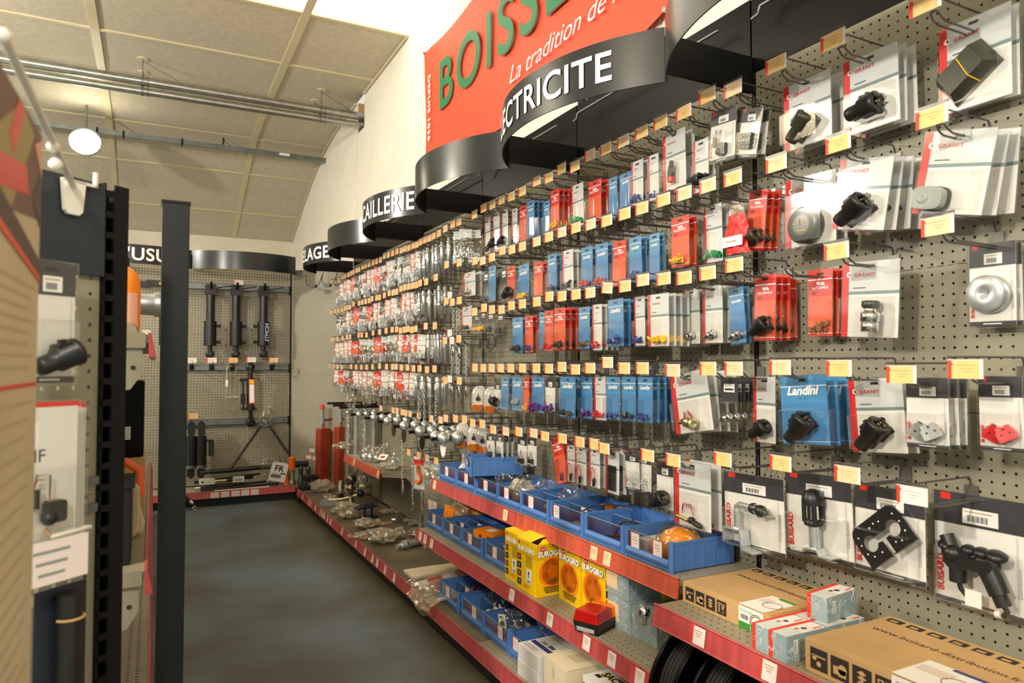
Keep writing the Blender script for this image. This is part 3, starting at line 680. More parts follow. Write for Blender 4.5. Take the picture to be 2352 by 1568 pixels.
        z = zb+.06*h; mb.cyl((-.35*w, -.016, z+.03*h), (.12*w, -.016, z-.01*h), .007, 'brass', 10); mb.lathe([(.010, 0), (.013, .004), (.013, .016), (.008, .02)], (.0, -.016, z+.005), (1, 0, -.18), 'black_plastic', 12); mb.lathe([(.008, 0), (.011, .01), (.010, .03), (.004, .045), (0, .046)], (.12*w, -.016, z-.01*h), (1, 0, -.2), 'black_plastic', 12)
        for k, m in ((0, 'red_plastic'), (1, 'black_plastic'), (2, 'red_plastic')): mb.tube([(-.22*w, -.012, z+.02), (-.2*w+.004*k, -.016, z+.05+.006*k), (.05*w, -.018, z+.052+.005*k), (.12*w, -.014, z+.012)], .0014, m, 5)
    elif kind == 'coil':
        for i in range(13): 
            z = .014-h*.36-i*h*.045
            for x in (-.22, 0, .22): mb.cbox((x*w-.11*w+.002, -.012, z-.018*h), (x*w+.11*w-.002, -.003, z+.014*h), 'black_plastic', .002)
        for i in range(13): mb.ball((-.36*w, -.010, .014-h*.36-i*h*.045), .0035, 'red_plastic', 6)
    elif kind == 'lump':
        z = zb+.28*h; s = w*.30
        for i in range(5):
            for j in range(4): mb.cbox((-s+i*s*.42, -.018, z-s+j*s*.5), (-s+i*s*.42+s*.36, -.004, z-s+j*s*.5+s*.42), 'black_plastic', .003)
            mb.cyl((-s+i*s*.42+.005, -.018, z), (-s+i*s*.42+.005, -.021, z), .004, 'grey_plastic', 8)
    elif kind == 'wires':
        z = zb+.2*h; s = w*.2
        mb.cbox((-s*.2, -.02, z-s), (s*1.2, -.004, z+s*.6), 'black_plastic', .004); mb.ball((.0, -.014, z-s*.6), s*.6, 'black_plastic', 10); mb.cyl((-s, -.012, z+s*.2), (-s, -.012, z+s*1.6), s*.3, 'black_plastic', 10)
        for k in range(3): mb.tube([(-s, -.01, z+s*1.5), (-s*.9, -.012, z+s*(2+.3*k)), (s*.1, -.012, z+s*(2.1+.2*k)), (0, -.014, z), (-s*.4, -.012, z-s*.9)], .0014, ('white_plastic', 'red_plastic', 'black_plastic')[k], 5)
    elif kind == 'switch':
        z = zb+.16*h; s = w*.22; mb.cbox((-s, -.016, z-s*.7), (s, -.003, z+s*.4), 'black_plastic', .002); mb.cyl((0, -.010, z+s*.4), (0, -.010, z+s*1.1), s*.5, 'zinc', 10); mb.cyl((0, -.010, z+s*1.1), (s*.25, -.010, z+s*2.3), s*.16, 'chrome', 8)
    elif kind == 'screws':
        for i in range(10):
            x = R_.uniform(-.3, .3)*w; z = zb+R_.uniform(.03, .28)*h; a = R_.uniform(0, PI); mb.cyl((x-.012*math.cos(a), -.008, z-.012*math.sin(a)), (x+.012*math.cos(a), -.010, z+.012*math.sin(a)), .0018, 'zinc', 6); mb.ball((x+.012*math.cos(a), -.010, z+.012*math.sin(a)), .0035, 'zinc', 6)
    elif kind == 'cord':
        for k in range(2): mb.tube([(-.3*w+.2*w*k, -.008, zb+.1*h), (-.32*w+.2*w*k, -.012, zb+.35*h), (0, -.012, zb+.48*h), (.2*w, -.010, zb+.3*h), (.15*w, -.01, zb+.08*h)], .0016, 'red_plastic', 5)
        mb.lathe([(0, -.02), (.006, -.018), (.007, .01), (.003, .02)], (.1*w, -.010, zb+.1*h), (.2, 0, 1), 'black_plastic', 10)
    elif kind == 'reel':
        mb.M = Matrix.Translation((0, -.016, zb+.22*h)); mb.lathe([(.016, -.022), (.016, -.018), (.010, -.016), (.010, .016), (.016, .018), (.016, .022)], (0, 0, 0), (1, -.3, .2), 'grey_plastic', 14); mb.M = None
    elif kind == 'plate':
        z = zb+.42*h; s = w*.44; mb.M = Matrix.Translation((-.02*w, -d*.55, z)) @ Matrix.Rotation(-.72, 4, 'Y')
        # black switch plate: keyhole shaped slot between two round openings, open at one edge
        N_ = 18
        def arcp(cx, cz, r, a0, a1, n=10): return [(cx+r*math.cos(a0+(a1-a0)*i/n), cz+r*math.sin(a0+(a1-a0)*i/n)) for i in range(n+1)]
        wv = .055*s/.5
        c1 = (-.48*s, 0); c2 = (.48*s, 0); rr = .25*s
        outer = [(.95*s, -.62*s), (.95*s, .28*s)] + arcp(.62*s, .30*s, .33*s, 0, PI/2, 5) + arcp(-.62*s, .30*s, .33*s, PI/2, PI, 5) + [(-.95*s, -.62*s)]
        slot = [(-.09*s, -.62*s), (-.09*s, -.12*s)] + arcp(c1[0], c1[1], rr, -.42, -2*PI+.42, 16)[0:] + arcp(c2[0], c2[1], rr, PI-.42, -PI+.42, 16) + [(.09*s, -.12*s), (.09*s, -.62*s)]
        poly = outer+slot
        bm = bmesh.new(); vv = [bm.verts.new((x, 0, zz)) for x, zz in poly]; f = bm.faces.new(vv); f.normal_update(); bmesh.ops.triangulate(bm, faces=[f])
        bm.verts.ensure_lookup_table(); vs = [v.co.copy() for v in vv]; tri = [tuple(v.index for v in ff.verts) for ff in bm.faces]; bm.verts.index_update(); tri = [tuple(vv.index(v) for v in ff.verts) for ff in bm.faces]; bm.free(); n = len(vs)
        mb.add([(v.x, -.002, v.z) for v in vs], tri, 'black_plastic'); mb.add([(v.x, .002, v.z) for v in vs], [t[::-1] for t in tri], 'black_plastic')
        vs2 = [(v.x, -.002, v.z) for v in vs]+[(v.x, .002, v.z) for v in vs]; mb.add(vs2, [(i, i+n, (i+1) % n+n, (i+1) % n) for i in range(n)], 'black_plastic')
        mb.box((-.95*s, -.012, -.64*s), (-.09*s, .002, -.61*s), 'black_plastic'); mb.box((.09*s, -.012, -.64*s), (.95*s, .002, -.61*s), 'black_plastic')
        for a, b in [(-.8, .1), (-.78, -.2), (-.62, -.36), (-.3, -.38), (-.75, .33), (-.2, .38), (0, .42), (.2, .38), (.75, .33), (.8, .05), (.78, -.25), (.5, -.42), (.3, -.36)]: mb.cyl((a*s, -.0024, b*s), (a*s, -.0022, b*s), .028*s, 'card_white', 8)
        mb.M = None
    elif kind == 'post':
        z = zb+.08*h; x = .02*w
        mb.cyl((x, -.028, z), (x, -.028, z+.28*h), .016, 'zinc', 16); mb.box((x-.02, -.030, z), (x+.02, -.006, z+.006), 'zinc')
        mb.prism([(x-.075, z-.012), (x-.03, z-.012), (x-.02, z), (x+.02, z), (x+.03, z-.016), (x+.075, z-.016), (x+.075, z-.012), (x+.032, z-.011), (x+.022, z+.005), (x-.022, z+.005), (x-.032, z-.007), (x-.075, z-.007)], -.05, -.008, 'zinc')
        # hooded black bulb holder with two cut-outs
        zc = z+.27*h
        mb.lathe([(.017, 0), (.027, .004), (.029, .010), (.027, .02), (.018, .022)], (x, -.028, zc), (0, 0, 1), 'black_plastic', 18)
        for k in range(4):
            a = PI/4+k*PI/2; mb.cyl((x+.026*math.cos(a), -.028+.026*math.sin(a), zc+.015), (x+.026*math.cos(a), -.028+.026*math.sin(a), zc+.075), .007, 'black_plastic', 8)
        mb.cyl((x, -.028, zc+.02), (x, -.028, zc+.07), .018, 'chrome', 14)
        mb.lathe([(.032, 0), (.033, .012), (.031, .028), (.022, .042), (.010, .048), (0, .049)], (x, -.028, zc+.065), (0, 0, 1), 'black_plastic', 18)
    elif kind == 'bracket':
        z = zb+.20*h
        mb.tube([(-.17*w, -.03, z), (-.17*w, -.03, z+.26*h), (-.165*w, -.03, z+.31*h), (-.12*w, -.03, z+.345*h), (.10*w, -.034, z+.34*h)], .011, 'zinc', 12)
        mb.lathe([(.011, 0), (.017, .002), (.019, .012), (.015, .014), (.014, .035), (.019, .037), (.019, .052), (.012, .056)], (.10*w, -.034, z+.34*h), (1, -.1, -.08), 'black_plastic', 16); mb.cyl((.10*w+.017, -.036, z+.34*h), (.10*w+.035, -.038, z+.338*h), .0155, 'chrome', 14)
        mb.lathe([(.012, 0), (.012, .006), (.004, .026), (0, .028)], (.10*w+.054, -.041, z+.332*h), (1, -.1, -.25), 'olive_plastic', 12)
        # hat-shaped zinc foot
        p = [(-.36, .0), (-.08, .0), (-.05, -.25), (.16, -.27), (.16, -.25), (-.03, -.225), (-.06, .02), (-.36, .02)]
        mb.prism([(a*w, z+b*h) for a, b in p], -.05, -.008, 'zinc'); mb.prism([(-.36*w, z), (-.36*w, z-.18*h), (-.34*w, z-.18*h), (-.34*w, z)], -.05, -.008, 'zinc')
        mb.lathe([(.017, 0), (.017, .003), (.011, .006)], (-.17*w, -.03, z+.02*h), (0, 0, 1), 'zinc', 14)
    elif kind == 'socket':
        z = zb+.18*h
        mb.tube([(-.28*w, -.03, z+.40*h), (-.2*w, -.035, z+.28*h), (-.12*w, -.04, z+.22*h)], .018, 'black_plastic', 12)
        mb.cbox((-.26*w, -.055, z+.14*h), (.04*w, -.012, z+.30*h), 'black_plastic', .012); mb.cbox((.02*w, -.06, z+.16*h), (.26*w, -.01, z+.26*h), 'black_plastic', .01)
        mb.ball((-.18*w, -.04, z+.26*h), .026, 'black_plastic', 14, 1.1, 1, .9); mb.cyl((-.14*w, -.036, z+.02*h), (-.14*w, -.036, z+.16*h), .021, 'black_plastic', 14)
        for x, s in ((-.26, .020), (-.02, .016), (.12, .018), (.27, .022)): mb.lathe([(s, 0), (s*1.15, .004), (s*1.15, .012), (s*.7, .018), (0, .018)], (x*w, -.035, z+.29*h), (.25, -.2, 1), 'black_plastic', 14)
        mb.tube([(.16*w, -.035, z+.22*h), (.24*w, -.036, z+.10*h), (.30*w, -.036, z-.0*h)], .024, 'black_plastic', 14); mb.tube([(.28*w, -.036, z+.02*h), (.34*w, -.034, z-.09*h)], .018, 'black_plastic', 12)
        mb.tube([(.33*w, -.034, z-.08*h), (.36*w, -.03, z-.13*h), (.33*w, -.03, z-.17*h), (.24*w, -.03, z-.18*h)], .007, 'black_plastic', 8); mb.cyl((.25*w, -.03, z-.175*h), (.31*w, -.032, z-.165*h), .010, 'white_plastic', 10)
        mb.tube([(-.14*w, -.036, z+.03*h), (-.12*w, -.034, z-.04*h), (-.05*w, -.03, z-.10*h)], .006, 'black_plastic', 8); mb.rect(-.06*w, z-.16*h, .12*w, z-.02*h, -.04, 'white_paper')
    return mb
CM = {}; PACKS = {}
COLN = {'W': 'red-edged white', 'R': 'red', 'B': 'blue', 'K': 'dark-topped white', 'G': 'clear'}
GN = {'yellow': 'yellow connectors', 'blue': 'blue connectors', 'red': 'red connectors', 'green': 'green connector', 'purple': 'purple fuses', 'brown': 'brown sockets', 'dark': 'dark parts', 'white': 'white parts', 'black': 'black plug', 'plug': 'black plug', 'olive': 'olive plug',
      'pen': 'fuse holder', 'metal': 'metal socket', 'coupler': 'chrome coupler', 'round': 'round cap', 'lens': 'olive lamp', 'clearlens': 'clear lamp', 'disc': 'zinc disc', 'redblock': 'red connector', 'greyblock': 'grey connector', 'brass': 'brass sender', 'probe': 'brass sender',
      'coil': 'black terminals', 'lump': 'black terminals', 'wires': 'black switch', 'switch': 'toggle switch', 'screws': 'small screws', 'cord': 'red cord', 'reel': 'wire reel', 'plate': 'black plate', 'post': 'lamp post', 'bracket': 'zinc bracket', 'socket': 'black sockets'}
def size_at(p, wpx, hpx):
    rx, ry = math.sin(YAW), math.cos(YAW)
    def pr(q):
        D = (q.x*rx+q.y*ry)*math.cos(PIT)+(q.z-CZ)*math.sin(PIT); return FPX*(q.x*ry-q.y*rx)/D, D
    a, D = pr(p); b, _ = pr(p+Vector((0, -.01, 0))); return max(.03, round(wpx/((b-a)/.01)/.01)*.01), max(.05, round(hpx*D/FPX/.01)*.01)
def packs(p, kind, goods, w, h, n, row, hn, tilt=0, gap=.016, d=None, yaw=0):
    """n packs hanging one behind another on one hook; p is the hang hole of the front one"""
    d = d or min(.045, max(.014, w*.28)); d = max(.012, min(d, (XP-.012-p.x)/n-.003)) if n > 1 else d; gap = d+.003 if n > 1 else gap; d = round(d, 3); key = (kind, goods, w, h, d)
    if key not in CM: CM[key] = (card_mesh(kind, w, h), blister_mesh(w, h, d), goods_mesh(goods, w, h, d).mesh('packed_goods') if goods != 'none' else None)
    c, b, g = CM[key]
    R_ = random.Random(int(p.y*997+p.z*131))
    for i in range(n):
        lab = '%s blister card with %s, %s on %s hook of %s' % (COLN[kind], GN.get(goods, 'small parts'), 'front' if i == 0 else ORD[i]+' back', ORD[hn-1], row)
        t = thing('blister_card', lab, 'blister pack', (p.x+gap*i, p.y-(.004*i if n > 1 else 0), p.z), rot=(0, tilt*(1-.25*i)+R_.uniform(-.02, .02), RW+yaw+R_.uniform(-.03, .03)), group='blister packs on the pegboard hooks')
        # rot order XYZ: the tilt swings the card in its own plane
        t.rotation_mode = 'XYZ'
        part(t, 'backing_card', c); part(t, 'clear_blister', b)
        if g: part(t, 'packed_goods', g)
XT = 1.69
def stack(row, tx, ty, kind=None, cx=0, cy=0, wpx=0, hpx=0, n=1, goods='none', tilt=0, m=None, tg=True, ttilt=0):
    pt = on_x(tx, ty, XT)
    m = m or ('ticket_pale' if int(tx*7+ty*3) % 4 == 0 else 'ticket_cream')
    hn = hook(pt, row, m, tilt=ttilt, notag=not tg)
    if kind:
        # the pack hangs from this hook: keep the hook's distance along the wall and solve the depth
        r = _ray(cx, cy); x = pt.y*r.x/r.y; p = on_x(cx, cy, 1.8); w, h = size_at(p, wpx, hpx); d0 = min(.045, max(.014, w*.28))
        x = max(1.72, min(x, XP-.014-(n-1)*(d0+.003))); p = on_x(cx, cy, x); y = p.y; w, h = size_at(p, wpx, hpx); packs(Vector((x, y, p.z-.012)), kind, goods, w, h, n, row, hn, math.radians(tilt), d=d0)
T1, T2, T3, T4, T5 = 'top tag row', 'second tag row', 'third tag row', 'fourth tag row', 'lowest tag row'
for a in [
 (2126, 8, 'W', 2236, 40, 165, 205, 2, 'lens', 0), (1914, 92, 'W', 1998, 122, 122, 172, 3, 'plug', 0), (1783, 148, 'W', 1852, 182, 108, 152, 2, 'olive', 0), (1684, 204, 'K', 1728, 250, 48, 108, 2, 'lump', 12),
 (1625, 220, 'K', 1662, 252, 56, 118, 2, 'wires', 5), (1571, 258, 'W', 1610, 322, 34, 120, 2, 'black', 0), (1518, 281, 'W', 1548, 303, 50, 132, 2, 'pen', 0), (1474, 304, 'W', 1501, 356, 24, 105, 1, 'blue', 0),
 (1432, 324, 'W', 1464, 370, 28, 100, 2, 'blue', 0), (1392, 342, 'B', 1437, 398, 26, 84, 1, 'none', 0), (1356, 356, 'B', 1408, 408, 18, 92, 2, 'none', 0), (1321, 382, 'R', 1366, 415, 30, 95, 3, 'none', 0),
 (1290, 388, 'W', 1326, 424, 25, 98, 1, 'green', 0), (1261, 408, 'R', 1275, 436, 19, 95, 4, 'yellow', 0), (1233, 416, 'B', 1256, 462, 13, 78, 1, 'none', 0), (1200, 439, 'B', 1219, 462, 17, 82, 3, 'none', 0),
 (1175, 451, 'R', 1202, 474, 17, 82, 1, 'none', 0), (1152, 459, 'W', 1182, 480, 14, 82, 2, 'dark', 0), (1131, 470, 'W', 1160, 482, 15, 90, 1, 'black', 0), (1111, 478, 'W', 1140, 488, 15, 90, 1, 'black', 0), (1090, 493, 'W', 1120, 499, 13, 84, 1, 'dark', 0)]: stack(T1, *a)
for a in [
 (2141, 268, 'W', 2205, 300, 168, 190, 3, 'clearlens', 13), (1926, 329, 'W', 1990, 364, 128, 162, 4, 'plug', 11), (1784, 376, 'W', 1860, 404, 116, 158, 2, 'round', 0), (1684, 409, 'R', 1742, 438, 44, 138, 3, 'olive', 7),
 (1626, 426), (1572, 444, 'W', 1637, 472, 42, 132, 2, 'green', 0), (1524, 459, 'R', 1562, 498, 40, 118, 2, 'yellow', 0), (1475, 478, 'B', 1503, 537, 24, 108, 2, 'none', 0),
 (1435, 491, 'B', 1459, 545, 26, 104, 4, 'blue', 0), (1394, 507, 'R', 1423, 554, 30, 104, 1, 'none', 0), (1357, 515, 'B', 1382, 560, 26, 98, 3, 'red', 0), (1323, 523, 'B', 1348, 568, 24, 94, 2, 'red', 0),
 (1291, 533, 'W', 1304, 575, 22, 94, 4, 'dark', 0), (1261, 544, 'B', 1268, 584, 20, 90, 3, 'dark', 0), (1233, 555, 'R', 1237, 602, 19, 84, 3, 'none', 0), (1200, 566, 'B', 1203, 608, 24, 82, 1, 'yellow', 0),
 (1176, 573, 'R', 1174, 612, 18, 80, 1, 'black', 0), (1154, 575, 'G', 1158, 616, 14, 76, 2, 'dark', 0), (1130, 591, 'B', 1131, 612, 16, 82, 1, 'none', 0), (1109, 599, 'G', 1117, 624, 14, 70, 2, 'dark', 0), (1091, 599), (1055, 603, 'W', 1078, 626, 26, 56, 4, 'metal', 0)]: stack(T2, *a)
for a in [
 (2154, 518, 'K', 2278, 560, 110, 188, 2, 'disc', 0), (1922, 576, 'W', 2000, 600, 128, 176, 1, 'coupler', 4), (1790, 604, 'R', 1884, 620, 54, 150, 3, 'brown', 1, None, False), (1687, 608, 'R', 1758, 632, 47, 148, 3, 'plug', 2), (1640, 622, 'R', 1800, 645, 40, 138, 2, 'plug', 0, None, False),
 (1626, 627, 'B', 1690, 660, 32, 132, 2, 'metal', -3), (1572, 638, 'W', 1637, 657, 46, 132, 2, 'metal', 0), (1525, 640, 'W', 1588, 664, 36, 126, 2, 'metal', 0), (1477, 643, 'W', 1512, 676, 46, 118, 7, 'yellow', 0),
 (1436, 657, 'W', 1469, 682, 26, 112, 2, 'blue', 0), (1395, 661, 'B', 1414, 688, 34, 110, 4, 'blue', 0, None, True, .12), (1356, 672, 'W', 1372, 700, 22, 104, 5, 'red', 0), (1323, 676, 'B', 1342, 706, 24, 98, 2, 'brown', 0),
 (1291, 680, 'R', 1286, 708, 24, 98, 6, 'dark', 0), (1262, 681, 'R', 1261, 714, 20, 94, 1, 'red', 0), (1233, 693, 'B', 1245, 718, 12, 82, 1, 'none', 0), (1200, 698, 'R', 1215, 726, 17, 86, 2, 'blue', 0), (1175, 702, 'B', 1189, 730, 22, 84, 3, 'dark', 0),
 (1152, 711, 'G', 1150, 722, 18, 46, 1, 'dark', 0), (1130, 711, 'G', 1128, 720, 18, 46, 1, 'dark', 0), (1112, 707, 'G', 1110, 716, 18, 46, 1, 'yellow', 0), (1090, 716, 'G', 1096, 724, 14, 40, 1, 'yellow', 0), (1055, 690, 'W', 1072, 704, 24, 54, 1, 'brown', 0)]: stack(T3, *a)
for a in [
 (2218, 847, 'K', 2296, 866, 104, 168, 2, 'redblock', 0), (2071, 859, 'K', 2128, 870, 92, 162, 3, 'greyblock', 0), (1928, 845, 'W', 2008, 870, 128, 168, 2, 'plug', -4), (1793, 843, 'B', 1842, 864, 104, 158, 3, 'plug', -4),
 (1686, 846, 'W', 1756, 866, 48, 148, 1, 'plug', 0), (1627, 846, 'G', 1675, 872, 50, 104, 3, 'metal', 0), (1546, 850, 'W', 1580, 856, 84, 134, 4, 'brass', -9), (1476, 845, 'B', 1482, 866, 34, 106, 4, 'blue', 0),
 (1434, 845, 'B', 1444, 866, 32, 102, 2, 'dark', 0), (1396, 832, 'B', 1408, 866, 32, 100, 1, 'blue', 0), (1356, 845, 'W', 1378, 865, 26, 98, 1, 'red', 0), (1322, 848, 'B', 1348, 866, 26, 94, 2, 'purple', 0), (1291, 842, 'B', 1304, 866, 36, 92, 3, 'dark', 0),
 (1261, 846, 'K', 1264, 868, 22, 80, 5, 'purple', 0), (1232, 845, 'B', 1236, 866, 26, 82, 1, 'purple', 0), (1200, 845, 'R', 1209, 866, 12, 78, 3, 'yellow', 0), (1173, 845, 'B', 1188, 866, 24, 76, 1, 'reel', 0), (1150, 845, 'B', 1160, 866, 17, 76, 2, 'none', 0),
 (1129, 845, 'K', 1143, 878, 16, 60, 1, 'black', 0), (1110, 845), (1091, 844)]: stack(T4, *a)
for a in [
 (2096, 1137, 'K', 2245, 1140, 215, 262, 1, 'socket', -1, 'ticket_white'), (1947, 1089, 'K', 2040, 1122, 158, 205, 1, 'plate', -1), (1794, 1063, 'K', 1876, 1090, 148, 195, 1, 'post', -2), (1661, 1054, 'K', 1728, 1092, 140, 172, 1, 'bracket', -2),
 (1547, 1056, 'W', 1590, 1062, 82, 150, 2, 'probe', -1), (1488, 1045, 'K', 1527, 1062, 40, 112, 1, 'black', 0), (1440, 1036, 'K', 1478, 1040, 34, 92, 1, 'screws', 0, None, False), (1420, 1030, 'K', 1452, 1036, 30, 88, 2, 'screws', 0, None, False), (1388, 1029, 'W', 1408, 1036, 28, 96, 3, 'coil', 0),
 (1366, 1019, 'W', 1366, 1030, 24, 90, 2, 'cord', 0), (1332, 1014, 'W', 1334, 1026, 24, 88, 1, 'cord', 0), (1310, 1010, 'W', 1312, 1022, 20, 86, 1, 'cord', 0, None, False), (1292, 1006, 'R', 1279, 1004, 24, 104, 2, 'cord', -17), (1252, 1001, 'K', 1222, 1004, 20, 66, 1, 'switch', 0),
 (1226, 994, 'K', 1200, 1004, 20, 66, 1, 'switch', 0), (1192, 991, 'K', 1148, 998, 16, 60, 3, 'switch', 0), (1162, 990, 'K', 1126, 996, 18, 58, 3, 'switch', -6), (1133, 986), (1108, 973), (1086, 971), (1067, 962), (1046, 961), (1024, 960)]: stack(T5, *a)
# red bag of cable ties hanging on the second row
p = on_x(1694, 470, 1.77); mb = MB()
R_ = random.Random(4); nx, nz = 14, 20; vs = []
for j in range(nz+1):
    v = j/nz; wd = .032+.022*min(1, v*1.6)
    for i in range(nx+1):
        u = 2*i/nx-1; vs.append((u*wd+.004*math.sin(7*v), -.016*(1-u*u)*min(1, v*4)-.004+.0035*math.sin(9*u+11*v)+.003*R_.uniform(-1, 1), -v*.17))
fs = [(j*(nx+1)+i, (j+1)*(nx+1)+i, (j+1)*(nx+1)+i+1, j*(nx+1)+i+1) for j in range(nz) for i in range(nx)]
t = thing('parts_bag', 'crumpled red bag with a white label hanging on the second tag row', 'bag', p, RW)
lo = [f for f in fs if f[0] >= 4*(nx+1)]; up = [f for f in fs if f[0] < 4*(nx+1)]
mb.add(vs, lo, 'card_red', True); mb.add(vs, up, 'milky_bag', True); part(t, 'pouch', mb); mb = MB(); mb.rect(-.05, -.145, .046, -.110, -.0265, 'white_ink'); mb.rect(-.03, -.13, .02, -.125, -.0268, 'faint_ink'); part(t, 'paper_label', mb)
# ================================================================ far half: bags of hardware, pins and chains
FAR = {'upper far row': [(1089,494),(1054,510),(1040,515),(1023,525),(1008,536),(996,542),(986,547),(976,551),(966,556),(957,562),(949,564),(939,569),(930,571),(922,575),(912,577),(902,581),(892,585),(883,588),(874,597),(865,600),(857,603),(848,607),(840,610),(833,613),(825,619),(819,621),(812,625),(806,628),(800,631),(793,633),(787,636),(778,643),(768,647),(761,648)][1:],
 'second far row': [(1026,608),(1001,637),(979,647),(965,650),(957,654),(948,656),(939,658),(930,660),(921,663),(911,670),(903,672),(894,673),(883,678),(872,683),(865,684),(855,686),(848,690),(840,692),(832,694),(825,696),(812,698),(804,705),(798,706),(792,708),(785,711),(777,713),(769,714),(760,717)],
 'third far row': [(1033,678),(1025,691),(1039,694),(999,748),(978,749),(955,755),(946,757),(937,755),(929,757),(920,759),(911,756),(901,757),(887,759),(872,762),(857,764),(842,769),(831,769),(824,769),(804,773),(797,774),(787,776),(775,778),(766,779),(761,780)],
 'fourth far row': [(1033,765),(1022,782),(1038,782),(1054,778),(998,847),(981,849),(964,846),(950,846),(936,844),(922,844),(910,842),(902,842),(888,842),(872,840),(856,842),(842,843),(830,843),(818,843),(807,842),(785,843),(775,842),(766,841),(757,840)],
 'fifth far row': [(1033,870),(1023,873),(1055,874),(1012,964),(991,961),(962,954),(942,950),(932,948),(924,946),(912,943),(903,942),(875,937)],
 'bottom far row': [(1002,1058),(981,1051),(962,1045),(939,1038)]}
def bag_meshes(kind, seed):
    R_ = random.Random(seed); w, h = .085, R_.choice((.17, .19, .21))
    a = MB(); m = {'white': 'card_white', 'red': 'mc_red', 'clear': 'card_grey', 'dark': 'card_dark'}[kind]
    if kind != 'clear':
        a.box((-w/2, 0, -h+.01), (w/2, .001, .012), m)
        if kind == 'white': a.rect(-w/2, -h+.01, -w/2+.010, .012, -.0005, 'card_red'); a.rect(-w/2, -h*.42, w/2, -h*.38, -.0004, 'card_band'); a.text('GRANIT', .009, 'card_red', -w/2+.016, -.035, -.0006, .02)
        else: a.rect(-w/2, -.035, w/2, -.031, -.0005, 'white_ink'); a.rect(-.015, -.055, .02, -.045, -.0005, 'white_ink'); a.rect(-w/2, -h+.01, w/2, -h*.45, -.0003, 'mc_orange' if kind == 'red' else 'card_white')
    else: a.box((-w/2, 0, -.04), (w/2, .001, .012), 'card_grey')
    b = MB(); n = 10; vs = []
    for j in range(n+1):
        v = j/n
        for i in range(9):
            u = i/4-1; vs.append((u*(w/2+.004), -.003-.026*(1-u*u)*math.sin(PI*min(1, v*1.0))**.7*v+R_.uniform(-.002, .002), .014-v*(h+.008)))
    b.add(vs, [(j*9+i, (j+1)*9+i, (j+1)*9+i+1, j*9+i+1) for j in range(n) for i in range(8)], 'polybag')
    c = MB()
    for i in range(16):
        x = R_.uniform(-.8, .8)*w/2; z = -h+.015+abs(R_.gauss(0, .02)); y = -R_.uniform(.004, .02); q = R_.uniform(0, PI)
        if seed % 3 == 0: c.tube([(x+.009*math.cos(2*PI*k/9), y, z+.009*math.sin(2*PI*k/9)) for k in range(9)], .0022, 'zinc', 5, True)
        elif seed % 3 == 1: c.cyl((x-.018*math.cos(q), y, z-.018*math.sin(q)), (x+.018*math.cos(q), y-.004, z+.018*math.sin(q)), .0028, 'zinc', 6); c.cyl((x+.018*math.cos(q), y-.004, z+.018*math.sin(q)), (x+.021*math.cos(q), y-.004, z+.021*math.sin(q)), .006, 'zinc', 6)
        else: c.tube([(x-.006, y, z+.04), (x-.007, y, z), (x, y-.003, z-.008), (x+.007, y, z), (x+.006, y, z+.045)], .0022, 'zinc', 5)
    return a.mesh('header_card'), b.mesh('clear_pouch'), c.mesh('zinc_hardware')
BAGM = {}
for k in ('white', 'red', 'clear', 'dark'):
    for s in range(3): BAGM[(k, s)] = bag_meshes(k, s+3)
def pin_meshes(r, L, nut):
    a = MB(); a.lathe([(0, 0), (r*.7, 0), (r, -.004), (r, -L*.8), (r*.8, -L*.82), (r*.8, -L), (0, -L)], (0, 0, 0), (0, 0, 1), 'zinc', 14)
    a.lathe([(r*1.0, .0), (r*1.6, -.004), (r*1.6, -.012), (r, -.014)], (0, 0, -L*.12), (0, 0, 1), 'zinc', 14)
    if nut: a.cyl((0, 0, -L*.62), (0, 0, -L*.70), r*1.9, 'zinc', 6); a.cyl((0, 0, -L*.56), (0, 0, -L*.575), r*2.1, 'zinc', 14)
    b = MB(); b.tube([(.010*math.sin(2*PI*k/10), 0, .008+.012*math.cos(2*PI*k/10)) for k in range(10)], .0016, 'wire', 5, True)
    c = MB(); c.rect(-r*.9, -L*.45, r*.9, -L*.25, -r*1.02, 'white_paper')
    for k in range(4): c.rect(-r*.6, -L*(.28+.035*k), r*.6, -L*(.27+.035*k), -r*1.04, 'ink')
    return a.mesh('shank'), b.mesh('split_ring'), c.mesh('barcode_sticker')
PINM = [pin_meshes(.012, .20, 0), pin_meshes(.015, .17, 0), pin_meshes(.012, .19, 1)]
def chain_mesh(n):
    mb = MB(); z = 0
    for i in range(n):
        pts = []
        for k in range(10):
            a = 2*PI*k/10; u = .006*math.cos(a); v = .011*math.sin(a)
            pts.append((u, 0, z+v) if i % 2 else (0, u, z+v))
        mb.tube(pts, .0019, 'zinc', 5, True); z -= .0165
    return mb, z
mb, zc = chain_mesh(15); CHM = mb.mesh('links')
mb = MB(); mb.lathe([(.002, 0), (.007, -.02), (.010, -.05), (.006, -.07), (0, -.075)], (0, 0, zc+.01), (0, 0, 1), 'chrome', 10); mb.tube([(.012*math.sin(2*PI*k/12), 0, zc-.03+.02*math.cos(2*PI*k/12)) for k in range(12)], .0018, 'zinc', 5, True); CHP = mb.mesh('linch_pin')
KN = {'white': 'red-edged white card', 'red': 'red card', 'clear': 'clear wrapping', 'dark': 'dark card'}
R_ = random.Random(11)
